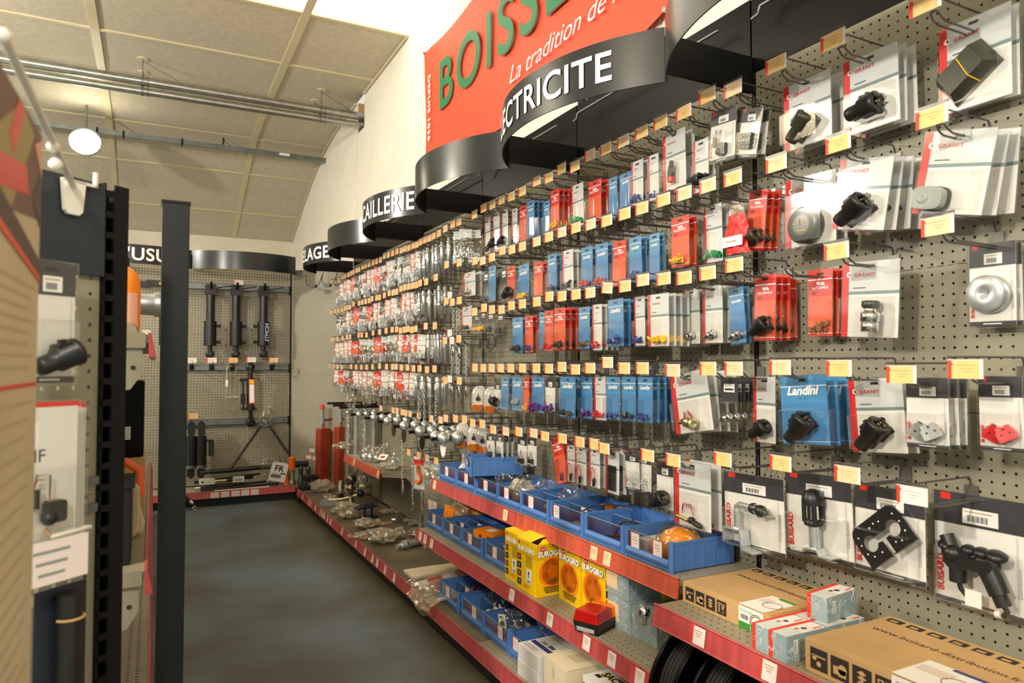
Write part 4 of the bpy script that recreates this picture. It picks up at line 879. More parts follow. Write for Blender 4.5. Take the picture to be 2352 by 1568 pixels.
for row, L_ in FAR.items():
    for i, (px, py) in enumerate(L_):
        pt = on_x(px, py, XT); hn = hook(pt, row, 'ticket_white' if px in (1033, 1034, 1038) else ('ticket_pale' if R_.random() < .15 else 'ticket_cream'))
        if row in ('bottom far row',): continue
        q = 'of ' + row
        if row == 'fifth far row':
            if px in (1033, 1023, 1055):
                continue
            continue
        if px > 1019 and row != 'upper far row':
            if row == 'third far row' or row == 'fourth far row':
                for s in range(1):
                    t = thing('linch_pin_chain', 'short zinc chain with a linch pin, %s hook %s' % (ORD[hn-1], q), 'chain', (1.74, pt.y, pt.z-.05), RW, 'zinc chains on the far hooks'); part(t, 'links', CHM); part(t, 'linch_pin', CHP)
            continue
        if (957 <= px <= 1023) or (row == 'fourth far row' and 936 < px < 1010):
            n = 3 if px > 970 else 2
            for s in range(n):
                a, b, c = PINM[(hn+(2 if row == 'fourth far row' else 0)) % 3 if row != 'third far row' else 0]
                x = 1.715+.045*s
                t = thing('lynch_bolt', 'zinc plated linkage pin, %s along the %s hook %s' % (ORD[s], ORD[hn-1], q), 'pin', (x, pt.y+R_.uniform(-.012, .012), pt.z-.055), RW+R_.uniform(0, 1), 'zinc linkage pins on the far hooks')
                part(t, 'shank', a); part(t, 'split_ring', b)
                if (hn+s) % 2: part(t, 'barcode_sticker', c)
            continue
        kind = R_.choice(('white', 'white', 'white', 'red', 'clear', 'dark') if row in ('upper far row', 'second far row') else ('white', 'red', 'red', 'white', 'white', 'clear'))
        if px < 766: continue
        n = 2
        for s in range(n):
            a, b, c = BAGM[(kind, (hn+s) % 3)]
            t = thing('hardware_bag', 'hardware bag with %s, %s on %s hook %s' % (KN[kind], 'front' if s == 0 else 'rear', ORD[hn-1], q), 'bag', (1.735+.06*s, pt.y, pt.z-.052), rot=(0, R_.uniform(-.12, .12), RW+R_.uniform(.25, .95)), group='bags of hardware on the far hooks')
            part(t, 'header_card', a); part(t, 'clear_pouch', b); part(t, 'zinc_hardware', c)
# marker lamps hanging on the fourth and lowest rows
def marker_lamp(px, py, X, lab):
    p = on_x(px, py, X); t = thing('marker_lamp', lab, 'lamp', p, RW+.75, 'clear marker lamps on hooks')
    mb = MB(); O = [(.045*math.copysign(abs(math.cos(a))**.7, math.cos(a)), -.075+.08*math.copysign(abs(math.sin(a))**.8, math.sin(a))) for a in [2*PI*i/24 for i in range(24)]]
    mb.prism(O, -.0, .022, 'white_plastic'); part(t, 'housing', mb)
    mb = MB(); rings = []
    for f, y in ((.96, 0), (.95, -.02), (.8, -.038), (.45, -.046)): rings.append([(x*f, y, -.075+(z+.075)*f) for x, z in O])
    vs = sum(rings, []); n = 24; mb.add(vs, [(j*n+i, j*n+(i+1) % n, (j+1)*n+(i+1) % n, (j+1)*n+i) for j in range(3) for i in range(n)] + [tuple(range(3*n, 4*n))], 'acrylic', True); part(t, 'clear_lens', mb)
    mb = MB(); mb.cbox((-.03, -.022, -.145), (.03, -.002, -.105), 'lens_amber', .006); mb.ball((0, -.014, -.07), .014, 'black_plastic', 10); mb.cyl((0, -.012, -.07), (0, -.012, -.03), .006, 'chrome', 8); part(t, 'amber_reflector', mb)
for a in [(1100, 888, 1.72, 'clear and amber marker lamp with white back, first under the fourth tag row'), (1128, 890, 1.74, 'clear and amber marker lamp with white back, second under the fourth tag row'),
          (1062, 972, 1.68, 'clear and amber marker lamp beside the steel balls'), (1090, 978, 1.70, 'clear and amber marker lamp, middle one beside the blue bins'), (1110, 984, 1.74, 'clear and amber marker lamp, hindmost above the stacked blue bin')]: marker_lamp(*a)
# long black support pegs threaded with zinc balls
def ball_peg(px, py, xt, nb, lab, r=.034):
    p = on_x(px, py, xt); L = XP-xt
    t = thing('ball_peg', lab, 'display peg', (XP-.001, p.y, p.z), RW, 'black pegs threaded with steel balls')
    mb = MB(); mb.cyl((0, 0, 0), (0, -L, 0), .011, 'black_paint', 10); mb.box((-.02, -.006, -.03), (.02, 0, .03), 'black_paint'); part(t, 'peg', mb)
    return p, L
def zinc_ball(p, lab, r):
    mb = MB(); mb.ball((0, 0, 0), r, 'zinc', 20, 1, .92, 1); mb.lathe([(r*.42, -r*.98), (r*.42, r*.98)], (0, 0, 0), (0, 1, 0), 'dull_steel', 14)
    if 'zb%.3f' % r not in CM: CM['zb%.3f' % r] = mb.mesh('link_ball')
    return single('link_ball', CM['zb%.3f' % r], lab, 'ball', p, RW, 'zinc link balls on the black pegs')
for i, (px, py, xt, nb, r) in enumerate([(752, 926, 1.50, 0, .03), (765, 931, 1.52, 0, .03), (780, 936, 1.54, 0, .03), (806, 952, 1.56, 3, .030), (838, 960, 1.50, 4, .032), (868, 968, 1.50, 4, .034), (905, 979, 1.50, 4, .036), (940, 992, 1.50, 4, .038), (975, 1004, 1.50, 3, .040), (992, 1008, 1.48, 2, .042)]):
    p, L = ball_peg(px, py, xt, nb, 'long black peg, %s from the corner in the ball row' % ORD[i], r)
    for k in range(nb): zinc_ball((min(XP-r-.01, xt+.07+k*(2*r+.006)), p.y, p.z), 'shiny zinc link ball, %s out on the %s peg from the corner' % (ORD[k], ORD[i]), r)
# chrome tags and keys hung between the balls
for i, (px, py) in enumerate([(905, 972), (928, 985), (970, 1000), (1018, 1012)]):
    p = on_x(px, py, 1.56); mb = MB(); o = [(0, .0), (.014, -.012), (.02, -.045), (.012, -.085), (0, -.1), (-.012, -.085), (-.02, -.045), (-.014, -.012)]
    mb.prism(o, -.002, .002, 'chrome' if i < 3 else 'white_paper'); single('hanging_tag', mb, 'leaf shaped shiny tag hanging from the ball row, %s from corner' % ORD[i], 'tag', p, RW+.7, 'shiny tags on the ball row')
# upright stabiliser arms hanging below the far balls
def arm(px, py, X, L, wrap, lab):
    p = on_x(px, py, X); t = thing('lift_arm', lab, 'linkage arm', p, RW+.5, 'zinc linkage arms hanging near the corner')
    mb = MB(); mb.cyl((0, 0, -.03), (0, 0, -L+.10), .021, 'zinc', 16); mb.cyl((0, 0, -L+.10), (0, 0, -L+.02), .012, 'yellow_zinc', 12); mb.cyl((0, 0, -L+.13), (0, 0, -L+.10), .026, 'zinc', 6); mb.cyl((0, 0, .0), (0, 0, -.03), .012, 'zinc', 12); part(t, 'tube', mb)
    for z, nm in ((.015, 'eye'), (-L-.015, 'eye')):
        mb = MB(); mb.lathe([(.018, -.014), (.036, -.014), (.038, -.008), (.038, .008), (.036, .014), (.018, .014)], (0, 0, z), (0, 1, 0), 'zinc', 18); mb.ball((0, 0, z), .019, 'dull_steel', 12); part(t, nm, mb)
    if wrap:
        mb = MB(); n = 10; vs = []; rr = random.Random(int(px))
        for j in range(9):
            for i in range(n): q = .034+rr.uniform(-.006, .010); vs.append((q*math.cos(2*PI*i/n), q*math.sin(2*PI*i/n), .06-j*(L+.1)/8))
        mb.add(vs, [(j*n+i, j*n+(i+1) % n, (j+1)*n+(i+1) % n, (j+1)*n+i) for j in range(8) for i in range(n)], 'polybag'); part(t, 'plastic_wrap', mb)
for i, (px, py, X, L, wr) in enumerate([(800, 945, 1.655, .72, 1), (818, 945, 1.715, .66, 0), (838, 950, 1.785, .60, 1), (858, 952, 1.860, .55, 0)]):
    arm(px, py, X, L, wr, '%s zinc linkage arm hanging %s from the corner' % ('plastic wrapped' if wr else 'bare', ORD[i]))
# bags bunched over the pegs in the corner
def poly_lump(name, lab, p, sx, sy, sz, m='polybag', seed=1, rot=(0, 0, 0), inner=None, cat='bag', group=None):
    R_ = random.Random(seed); t = thing(name, lab, cat, p, rot=rot, group=group); mb = MB(); n, k = 18, 12; vs = []
    for j in range(k+1):
        a = PI*j/k
        for i in range(n):
            b = 2*PI*i/n; f = 1+.16*math.sin(3*b+5*a+seed)+.10*math.sin(7*b-3*a)+R_.uniform(-.09, .09)
            vs.append((sx*f*math.sin(a)*math.cos(b), sy*f*math.sin(a)*math.sin(b), sz*(math.cos(a)*f if j not in (0, k) else math.cos(a))))
    zmin = min(v[2] for v in vs); vs = [(x, y, z-zmin) for x, y, z in vs]
    mb.add(vs, [(j*n+i, (j+1)*n+i, (j+1)*n+(i+1) % n, j*n+(i+1) % n) for j in range(k) for i in range(n)], m); part(t, 'plastic_film', mb)
    # twisted open neck of the bag
    mb = MB(); vs = []; q = 10
    for j in range(5):
        for i in range(q): r = (.25, .12, .22, .36, .5)[j]*min(sx, sy)*(1+R_.uniform(-.35, .35)); vs.append((sx*(.75+.22*j)+R_.uniform(-.1, .1)*sx, r*math.cos(2*PI*i/q), sz*.9+r*.7*math.sin(2*PI*i/q)))
    mb.add(vs, [(j*q+i, j*q+(i+1) % q, (j+1)*q+(i+1) % q, (j+1)*q+i) for j in range(4) for i in range(q)], m); part(t, 'gathered_neck', mb)
    if inner: part(t, *inner)
    return t
for i, (px, py, X, s) in enumerate([(806, 945, 1.6, .05), (845, 935, 1.62, .075)]):
    p = on_x(px, py, X); poly_lump('crumpled_bag', 'crumpled clear bag on the corner pegs, %s from the corner' % ORD[i], p, s, s*.8, s*1.5, seed=i+2)
# ================================================================ blue storage bins
def bin_meshes(w, D, h):
    a = MB(); W2 = w/2; t = .004; M_ = 'bin_blue'
    a.box((-W2+.006, .012, .006), (W2-.006, D, .011), M_)
    for s in (-1, 1):
        a.box((s*W2, .012, .004), (s*(W2-t), D, h), M_)
        for k in range(5): a.box((s*(W2+.0015), .05+k*(D-.07)/4.6, .006), (s*W2, .055+k*(D-.07)/4.6, h-.012), M_)
        a.box((s*(W2+.002), .012, h-.010), (s*(W2-t-.001), D, h), M_)
        a.cyl((s*(W2-.006), .010, 0), (s*(W2-.006), .010, h+.002), .010, M_, 14); a.box((s*(W2-.016), .004, 0), (s*(W2-.004), .016, h), M_)
    a.box((-W2, D-t, .004), (W2, D, h), M_)
    z1 = h*.40
    a.M = Matrix.Rotation(0, 4, 'X')
    p = [(.002, .016), (-.002, .020), (-.004, z1-.012), (.003, z1), (.009, z1), (.009, .016)]
    vs = [(-W2+.012, y, z) for y, z in p] + [(W2-.012, y, z) for y, z in p]; n = len(p)
    a.add(vs, [tuple(range(n)), tuple(range(2*n-1, n-1, -1))] + [(i, i+n, (i+1) % n+n, (i+1) % n) for i in range(n)], M_); a.M = None
    a.box((-W2+.012, .006, .003), (W2-.012, .010, .017), M_)
    b = MB(); b.box((-W2+.014, .007, z1-.004), (W2-.014, .0085, h-.004), 'acrylic'); b.tube([(-W2+.014, .0078, h-.004), (W2-.014, .0078, h-.004)], .0013, 'lens_clear', 5)
    c = MB(); c.box((-W2+.005, 0, .012), (W2-.005, .0015, h-.012), 'acrylic'); c.tube([(-W2+.006, .0008, h-.012), (W2-.006, .0008, h-.012)], .0012, 'lens_clear', 5)
    d = MB(); d.rect(-.026, -.027, .026, .027, 0, 'ticket_white'); d.rect(-.026, -.027, -.021, .027, -.0004, 'tag_red')
    for k, (x, q) in enumerate(((-.012, .014), (-.016, .018), (-.004, .012))): d.rect(x, .010-.010*k, q, .0115-.010*k, -.0005, 'ink')
    return a.mesh('bin_body'), b.mesh('front_window'), c.mesh('divider'), d.mesh('bin_ticket')
BM = {}
def sbin(lab, x, y, z, w=.268, D=.30, h=.105, rot=RW, tickets=(-.02,), dividers=(), div_tickets=()):
    k = (w, D, h)
    if k not in BM: BM[k] = bin_meshes(w, D, h)
    a, b, c, d = BM[k]; t = thing('storage_bin', lab, 'bin', (x, y, z), rot, 'blue storage bins on the shelves')
    part(t, 'bin_body', a); f = part(t, 'front_window', b)
    for u in tickets: o = link('bin_ticket', d, f, (u, .0058, h*.66))
    for v in dividers: o = part(t, 'divider', c); o.location = (0, v, 0)
    for u, v in div_tickets: o = link('bin_ticket', d, t, (u, v-.002, h*.62)); 
    return t
ZA, ZM, ZL, ZN = .7325, .4305, .1505, .6705
yA = [4.150, 3.870, 3.585, 3.318, 3.058, 2.770, 2.487, 2.206]
tA = [(-.02,), (-.0,), (-.02,), (-.035,), (-.035,), (-.085,), (), (-.075, .055)]
lA = ['blue bin with a glue bottle and white box, first on upper shelf', 'blue bin under the stacked bin on the upper shelf', 'blue bin of clear bags right of the stacked bin', 'blue bin of brownish bags below the red hanging card', 'blue bin with a round wooden plug behind its ticket', 'blue bin with black cable and marker lamp inside', 'blue bin with black wiring and no front ticket', 'blue bin with amber beacon, two tickets, at the shelf end']
BA = [sbin(lA[i], 1.605, yA[i]-.134, ZA, tickets=tA[i], dividers={4: (.12,), 5: (.10,), 6: (.14,), 2: (.15,)}.get(i, ()), div_tickets={5: ((.0, .10),)}.get(i, ())) for i in range(8)]
p0 = on_z(1079, 1096, .842); p1 = on_z(1196, 1092, .842); dv = (p1-p0); th = math.atan2(dv.y, dv.x)   # the bin lying across the row
c_ = Vector((math.cos(th), math.sin(th), 0)); nrm = Vector((-c_.y, c_.x, 0)); ctr = p0+nrm*.134*.62
sbin('blue bin stacked crosswise on top of two others', ctr.x, ctr.y, .843, w=.165, rot=th-PI/2, tickets=())
mb = MB(); mb.text('7.5m', .026, 'white_ink', -.055, .055, -.002, .02, .15); 
o = part(bpy.data.objects['storage_bin.008'], 'chalk_writing', mb)
yM = [4.236, 3.950, 3.672, 3.368]
lM = ['blue bin with orange pack in a bag, first on middle shelf', 'blue bin with four compartments, second on middle shelf', 'blue bin holding an orange carton on the middle shelf', 'blue bin of small clear bags beside the yellow boxes']
for i in range(4): sbin(lM[i], 1.556, yM[i]-.134, ZM, tickets=((-.02,), (-.02,), (-.03,), (-.02,))[i], dividers=((), (.08, .16, .22), (.12,), (.15,))[i], div_tickets=((), ((-.03, .08), (.04, .16)), (), ())[i])
yL = [3.716, 3.404, 3.132]
lL = ['blue bin with red cord on the lowest shelf', 'blue bin with white tubing and a clear bag, lowest shelf', 'blue bin with a barcode bag on the lowest shelf']
for i in range(3): sbin(lL[i], 1.440, yL[i]-.134, ZL, tickets=((-.02,), (.02,), (.045,))[i], dividers=((.10,), (.11,), (.15,))[i], div_tickets=(((.03, .10),), ((.06, .11),), ((.05, .15),))[i])
sbin('narrow blue bin behind the white cartons, lowest shelf', 1.440, 2.85-.08, ZL, w=.16, tickets=(-.03,), dividers=(.15,), div_tickets=((.03, .15),))
# ---------------------------------------------------------------- what lies in the bins
def bag(lab, x, y, z, sx, sy, sz, m='polybag', seed=1, rz=0, inner=None): return poly_lump('plastic_bag', lab, (x, y, z), sx, sy, sz, m, seed, (0, 0, rz), inner, 'bag', 'plastic bags among the stock')
def parts_pile(m, n, r, seed, s=.010):
    mb = MB(); R_ = random.Random(seed)
    for i in range(n):
        a = R_.uniform(0, 2*PI); q = r*math.sqrt(R_.random()); b = R_.uniform(0, PI); x, y, z = q*math.cos(a), q*math.sin(a), s+R_.uniform(0, s*1.6)
        mb.cyl((x-s*math.cos(b), y-s*math.sin(b), z), (x+s*math.cos(b), y+s*math.sin(b), z+s*.3), s*.55, m, 8)
    return mb
bag('clear bag of parts in the bin beside the stacked bin', 1.72, 3.44, .75, .07, .07, .048, seed=3); bag('second clear bag behind in the bin beside the stacked bin', 1.83, 3.42, .75, .06, .06, .045, seed=4)
bag('brown tinted bag at the front of the fourth upper bin', 1.68, 3.19, .75, .055, .08, .055, 'milky_bag', 5); bag('grey bag at the back of the fourth upper bin', 1.81, 3.17, .75, .07, .075, .05, 'polybag', 6)
bag('clear bag behind the divider of the fifth upper bin', 1.80, 2.90, .75, .06, .07, .05, 'polybag', 7)
mb = MB(); mb.cyl((0, 0, 0), (0, 0, .05), .028, 'brown_plastic', 16); mb.cyl((0, 0, .05), (0, 0, .056), .03, 'kraft', 16); single('round_plug', mb, 'round brown plug standing behind a bin ticket', 'plug', (1.655, 2.855, .745))
mb = MB(); mb.tube([(1.66, 2.6, .77), (1.68, 2.62, .815), (1.73, 2.60, .838), (1.80, 2.56, .842), (1.84, 2.52, .838)], .004, 'black_plastic', 8); mb.cbox((1.63, 2.50, .745), (1.67, 2.62, .775), 'grey_plastic', .004); single('trailer_cable', mb, 'black cable arching inside the sixth upper bin', 'cable')
t = thing('marker_lamp', 'clear and amber lamp lying in the back of the sixth upper bin', 'lamp', (1.83, 2.56, .80), RW+.4)
mb = MB(); mb.cbox((-.09, -.02, -.03), (.09, .03, .04), 'acrylic', .012); part(t, 'clear_lens', mb, .006); mb = MB(); mb.cbox((-.06, -.012, -.025), (-.02, .02, .03), 'lens_amber', .004); part(t, 'amber_bulb_cover', mb); mb = MB(); mb.cbox((.02, -.01, -.025), (.08, .02, .03), 'black_plastic', .004); part(t, 'socket', mb)
mb = MB(); R_ = random.Random(3)
for k in range(5): mb.tube([(1.66+.03*k, 2.44-.03*k, .75), (1.70+.02*k, 2.36+.02*k, .762), (1.76, 2.30+.02*k, .758), (1.72+.02*k, 2.26+.03*k, .75)], .004, 'black_plastic', 6)
mb.tube([(1.70, 2.40, .76), (1.71, 2.37, .815), (1.74, 2.33, .825), (1.77, 2.29, .79)], .005, 'black_plastic', 8); single('wiring_loom', mb, 'tangle of black wiring in the seventh upper bin', 'cable')
mb = MB(); mb.lathe([(.085, 0), (.088, .02), (.08, .06), (.05, .095), (.015, .105), (0, .105)], (0, 0, 0), (0, 0, 1), 'beacon_amber', 22); t = thing('beacon_lens', 'amber beacon dome in film at the end bin', 'beacon', (1.745, 2.05, .748)); part(t, 'dome', mb)
mb = MB(); vs = []; R_ = random.Random(8)
for j in range(8):
    for i in range(20): r = (.098, .100, .096, .09, .078, .06, .035, .004)[j]*(1+R_.uniform(-.05, .05)); vs.append((r*math.cos(2*PI*i/20), r*math.sin(2*PI*i/20), (.0, .02, .045, .07, .09, .103, .112, .115)[j]))
mb.add(vs, [(j*20+i, j*20+(i+1) % 20, (j+1)*20+(i+1) % 20, (j+1)*20+i) for j in range(7) for i in range(20)], 'amber_film'); part(t, 'plastic_film', mb)
mb = MB(); mb.lathe([(.06, 0), (.062, .02), (.05, .055), (.02, .07), (0, .07)], (0, 0, 0), (0, 0, 1), 'beacon_amber', 18); single('beacon_lens', mb, 'second amber dome behind in the end bin', 'beacon', (1.84, 2.0, .748))
mb = MB(); mb.cbox((1.66, 2.13, .75), (1.84, 2.185, .80), 'box_white', .003); single('carton', mb, 'flat white carton inside the end bin', 'box')
mb = MB(); mb.cbox((-.06, -.05, 0), (.06, .05, .10), 'box_white', .003); single('carton', mb, 'small white box standing in the first upper bin', 'box', (1.80, 4.06, .745))
t = thing('glue_bottle', 'translucent conical bottle in the first upper bin', 'bottle', (1.70, 3.975, .745)); mb = MB(); mb.lathe([(.0, 0), (.04, 0), (.042, .01), (.038, .07), (.018, .105), (.013, .11), (.011, .165), (0, .167)], (0, 0, 0), (0, 0, 1), 'milky_bag', 18); part(t, 'body', mb); mb = MB(); mb.rect(-.03, .02, .03, .06, -.041, 'white_paper'); part(t, 'label', mb)
mb = MB(); mb.M = Matrix.Rotation(.15, 4, 'Y'); mb.cbox((-.07, -.06, 0), (.07, .06, .125), 'orange_vivid', .003); single('orange_carton', mb, 'fluorescent orange pack upright in the first middle bin', 'box', (1.70, 4.09, .445), .1)
bag('frosted bag draped over the orange pack', 1.73, 4.03, .47, .08, .08, .07, 'milky_bag', 12)
mb = MB(); mb.cbox((-.05, -.04, 0), (.05, .04, .12), 'green_ink', .002); mb.cbox((-.051, -.041, .06), (.051, .041, .121), 'yellow_plastic', .002); single('small_carton', mb, 'yellow green carton at the back of the first middle bin', 'box', (1.83, 3.99, .445))
t = thing('orange_carton', 'flat orange carton across the third middle bin', 'box', (1.67, 3.52, .50), RW+.25); mb = MB(); mb.cbox((-.09, -.055, 0), (.09, .055, .045), 'orange_vivid', .003); part(t, 'carton', mb); mb = MB(); mb.box((-.02, -.03, .0452), (.04, .03, .0458), 'white_paper'); mb.rect(-.04, .01, -.02, .025, -.0555, 'ink'); mb.rect(.03, .01, .05, .025, -.0555, 'ink'); part(t, 'print', mb)
bag('crumpled clear bag in the fourth middle bin', 1.66, 3.22, .445, .06, .08, .05, 'polybag', 14); bag('rear clear bag in the fourth middle bin', 1.78, 3.22, .445, .06, .08, .045, 'polybag', 15)
mb = MB()
for k in range(3): mb.tube([(1.56+.03*k, 3.52, .17), (1.57+.03*k, 3.55, .235-.012*k), (1.60+.03*k, 3.58, .24-.012*k), (1.62+.03*k, 3.60, .18)], .0045, 'red_plastic', 8)
single('red_cord', mb, 'loops of red cord in the first lowest bin', 'cord')
mb = MB(); mb.tube([(1.50, 3.18, .185), (1.53, 3.22, .20), (1.54, 3.28, .195)], .016, 'white_plastic', 12); single('white_tube', mb, 'short white tube in the second lowest bin', 'tube')
bag('tall clear bag leaning in the second lowest bin', 1.60, 3.27, .165, .05, .06, .09, 'polybag', 16)
t = bag('clear bag with a barcode label in the third lowest bin', 1.53, 2.99, .165, .06, .08, .06, 'polybag', 17); mb = MB(); mb.M = Matrix.Translation((-.055, 0, .09)) @ Matrix.Rotation(-.5, 4, 'X') @ Matrix.Rotation(RW, 4, 'Z') @ Matrix.Rotation(.25, 4, 'Y'); mb.rect(-.04, -.03, .04, .03, 0, 'white_paper'); mb.rect(-.03, .015, .01, .02, -.0006, 'ink')
for k in range(11): mb.rect(-.02+k*.004, -.02, -.018+k*.004+(.001 if k % 3 else 0), .0, -.0006, 'ink')
part(t, 'barcode_label', mb)
bag('clear bag standing between the last lowest bins', 1.62, 2.83, .165, .04, .05, .10, 'polybag', 19); bag('dark bagged part behind the lowest bins', 1.74, 2.95, .165, .07, .07, .07, 'polybag', 20, inner=('black_part', parts_pile('black_plastic', 14, .05, 3, .016)))
# ================================================================ yellow lamp boxes
def lamp_face(mb, w, h, y, word=True):
    # front print: ribbed yellow band with the word, lamp picture with halo and caption lines
    for k in range(13): mb.rect(-w/2+.002, h-.006-k*.0052, w/2-.002, h-.005-k*.0052, y, 'ink')
    mb.rect(-w*.12, h*.905, w*.34, h*.985, y-.0004, 'box_yellow'); mb.text('SACEX', h*.075, 'ink', w*.11, h*.912, y-.0008, .0, 0, 1, 'CENTER')
    pts = []
    for k in range(24): a = 2*PI*k/24; r = (.052 if k % 2 else .072)*w*1.5; pts.append((-w*.30+r*math.cos(a), y-.0006, h*.90+r*.75*math.sin(a)))
    mb.quad(pts, 'red_plastic'); mb.text('NEW', h*.028, 'white_ink', -w*.30, h*.888, y-.001, .02, 0, 1, 'CENTER')
    mb.text('EUROGIRO', h*.095, 'ink', .004, h*.755, y-.0005, .05, 0, w*.90/(text_geo('EUROGIRO', .05)[2]*h*.095/CAP), 'CENTER'); mb.text('EUROGIRO', h*.095, 'white_ink', 0, h*.76, y-.0010, .05, 0, w*.90/(text_geo('EUROGIRO', .05)[2]*h*.095/CAP), 'CENTER')
    mb.disc((0, h*.45), h*.30, y-.0004, 'lamp_halo', 28, w*.44); mb.disc((0, h*.46), h*.255, y-.0008, 'lamp_print', 28, w*.36)
    mb.disc((0, h*.46), h*.12, y-.0010, 'lens_amber', 20, w*.17)
    for k in range(-4, 5):
        q = math.sqrt(max(0, 1-(k/5.0)**2)); mb.rect(-w*.35*q, h*(.46+.05*k), w*.35*q, h*(.4615+.05*k), y-.0012, 'brown_plastic'); mb.rect(w*.07*k, h*(.46-.25*q), w*.07*k+.0012, h*(.46+.25*q), y-.0012, 'brown_plastic')
    mb.cbox((-w*.10, y-.0013, h*.25), (w*.12, y-.0012, h*.31), 'brown_plastic')
    for k in range(4): mb.rect(-w*(.30-.02*k), h*(.165-.032*k), w*(.34-.03*k), h*(.182-.032*k), y-.0006, 'ink')
def side_face(mb, w, h, y):
    for k in range(13): mb.rect(-w/2+.002, h-.006-k*.0052, w/2-.002, h-.005-k*.0052, y, 'ink')
    mb.rect(-w*.2, h*.90, w*.2, h*.98, y-.0004, 'box_yellow'); mb.text('SACEX', h*.06, 'ink', -w*.02, h*.915, y-.0008, .0, 0, 1, 'CENTER'); mb.disc((-w*.36, h*.93), h*.035, y-.0008, 'red_plastic', 12)
    mb.text('EUROGIRO', h*.08, 'white_ink', 0, h*.785, y-.0010, .05, 0, w*.82/(text_geo('EUROGIRO', .05)[2]*h*.08/CAP), 'CENTER')
    for k in range(4): mb.rect(-w*.46, h*(.58-.16*k), -w*.26, h*(.70-.16*k), y-.0006, ('brown_plastic', 'black_plastic', 'brown_plastic', 'olive_plastic')[k]); mb.disc((-w*.36, h*(.64-.16*k)), h*.03, y-.0010, 'grey_plastic', 10)
    for k in range(8): mb.rect(-w*(.02+.01*(k % 3)), h*(.70-.026*k), w*(.30-.03*(k % 2)), h*(.707-.026*k), y-.0006, 'ink')
    mb.rect(w*.0, h*.20, w*.26, h*.47, y-.0006, 'white_ink'); mb.ball((w*.12, y-.001, h*.40), h*.03, 'ink', 8, 1, .02, 1); mb.rect(w*.10, h*.31, w*.14, h*.38, y-.0010, 'ink')
    for k in range(8): mb.rect(w*(.05+.022*k), h*.215, w*(.062+.022*k), h*.26, y-.001, 'ink')
    mb.text("L'NEUF", h*.05, 'mc_orange', 0, h*.10, y-.0008, .01, .2, 1, 'CENTER')
def flap(mb, w, d, h, open_):
    if open_: mb.M = Matrix.Translation((0, .004, h)) @ Matrix.Rotation(.20, 4, 'X'); mb.box((-w/2, 0, 0), (w/2, d*.8, .0012), 'box_yellow'); mb.M = None
    else: mb.M = Matrix.Translation((0, .004, h)) @ Matrix.Rotation(.12, 4, 'X'); mb.box((-w/2, 0, 0), (w/2, d*.98, .0012), 'box_yellow'); mb.M = None
def lamp_box(lab, x, y, z, rot, w=.170, d=.168, h=.232, open_=False, turned=False):
    t = thing('lamp_carton', lab, 'box', (x, y, z), rot, 'yellow lamp cartons')
    mb = MB()
    if open_:      # open top: five walls and a dark inside
        mb.box((-w/2, 0, 0), (w/2, .001, h), 'box_yellow'); mb.box((-w/2, d-.001, 0), (w/2, d, h), 'box_yellow'); mb.box((-w/2, 0, 0), (-w/2+.001, d, h), 'box_yellow'); mb.box((w/2-.001, 0, 0), (w/2, d, h), 'box_yellow'); mb.box((-w/2, 0, 0), (w/2, d, .001), 'box_yellow')
    else: mb.box((-w/2, 0, 0), (w/2, d, h), 'box_yellow')
    part(t, 'carton', mb)
    mb = MB(); (side_face if turned else lamp_face)(mb, w, h, -.0005); part(t, 'front_print', mb)
    mb = MB(); mb.M = Matrix.Translation((w/2, d/2, 0)) @ Matrix.Rotation(PI/2, 4, 'Z'); (lamp_face if turned else side_face)(mb, d, h, -.0005); part(t, 'side_print', mb)
    mb = MB()
    if open_:
        n = 8
        vs = []
        for i in range(n+1):
            a = i/n; vs += [(-w/2+.002, d*a*.75, h+.001+.025*math.sin(PI*a*.6)), (w/2-.05+.05*a, d*a*.75, h+.001+.03*math.sin(PI*a*.6))]
        mb.add(vs, [(2*i, 2*i+1, 2*i+3, 2*i+2) for i in range(n)], 'box_yellow'); mb.add([(w/2, .01, h), (w/2, d-.01, h), (w/2-.02, d-.03, h+.022), (w/2-.03, .05, h+.012)], [(0, 1, 2, 3)], 'box_yellow')
    else: flap(mb, w, d, h, False)
    part(t, 'top_flap', mb); return t
lamp_box('yellow lamp carton beside the bins, leftmost of four', 1.530, 2.992, .4305, RW, w=.156, turned=True)
lamp_box('yellow lamp carton with a torn open lid', 1.512, 2.818, .4305, RW+.03, w=.180, open_=True, turned=True)
lamp_box('yellow lamp carton facing out, between the open one and the last', 1.607, 2.606, .4305, RW, w=.174)
lamp_box('yellow lamp carton with orange handwriting next to grey boxes', 1.612, 2.432, .4305, RW, w=.168)
mb = MB(); mb.text('Tracteur', .020, 'mc_orange', -.06, .158, -.0016, .012, .5); part(bpy.data.objects['lamp_carton.003'], 'handwriting', mb)
mb = MB(); mb.box((-.08, 0, 0), (.08, .16, .23), 'box_yellow'); t = thing('lamp_carton', 'yellow lamp carton pushed back behind the grey boxes', 'box', (1.775, 2.26, .4305), RW, 'yellow lamp cartons'); part(t, 'carton', mb); mb = MB(); lamp_face(mb, .16, .23, -.0005); part(t, 'front_print', mb)
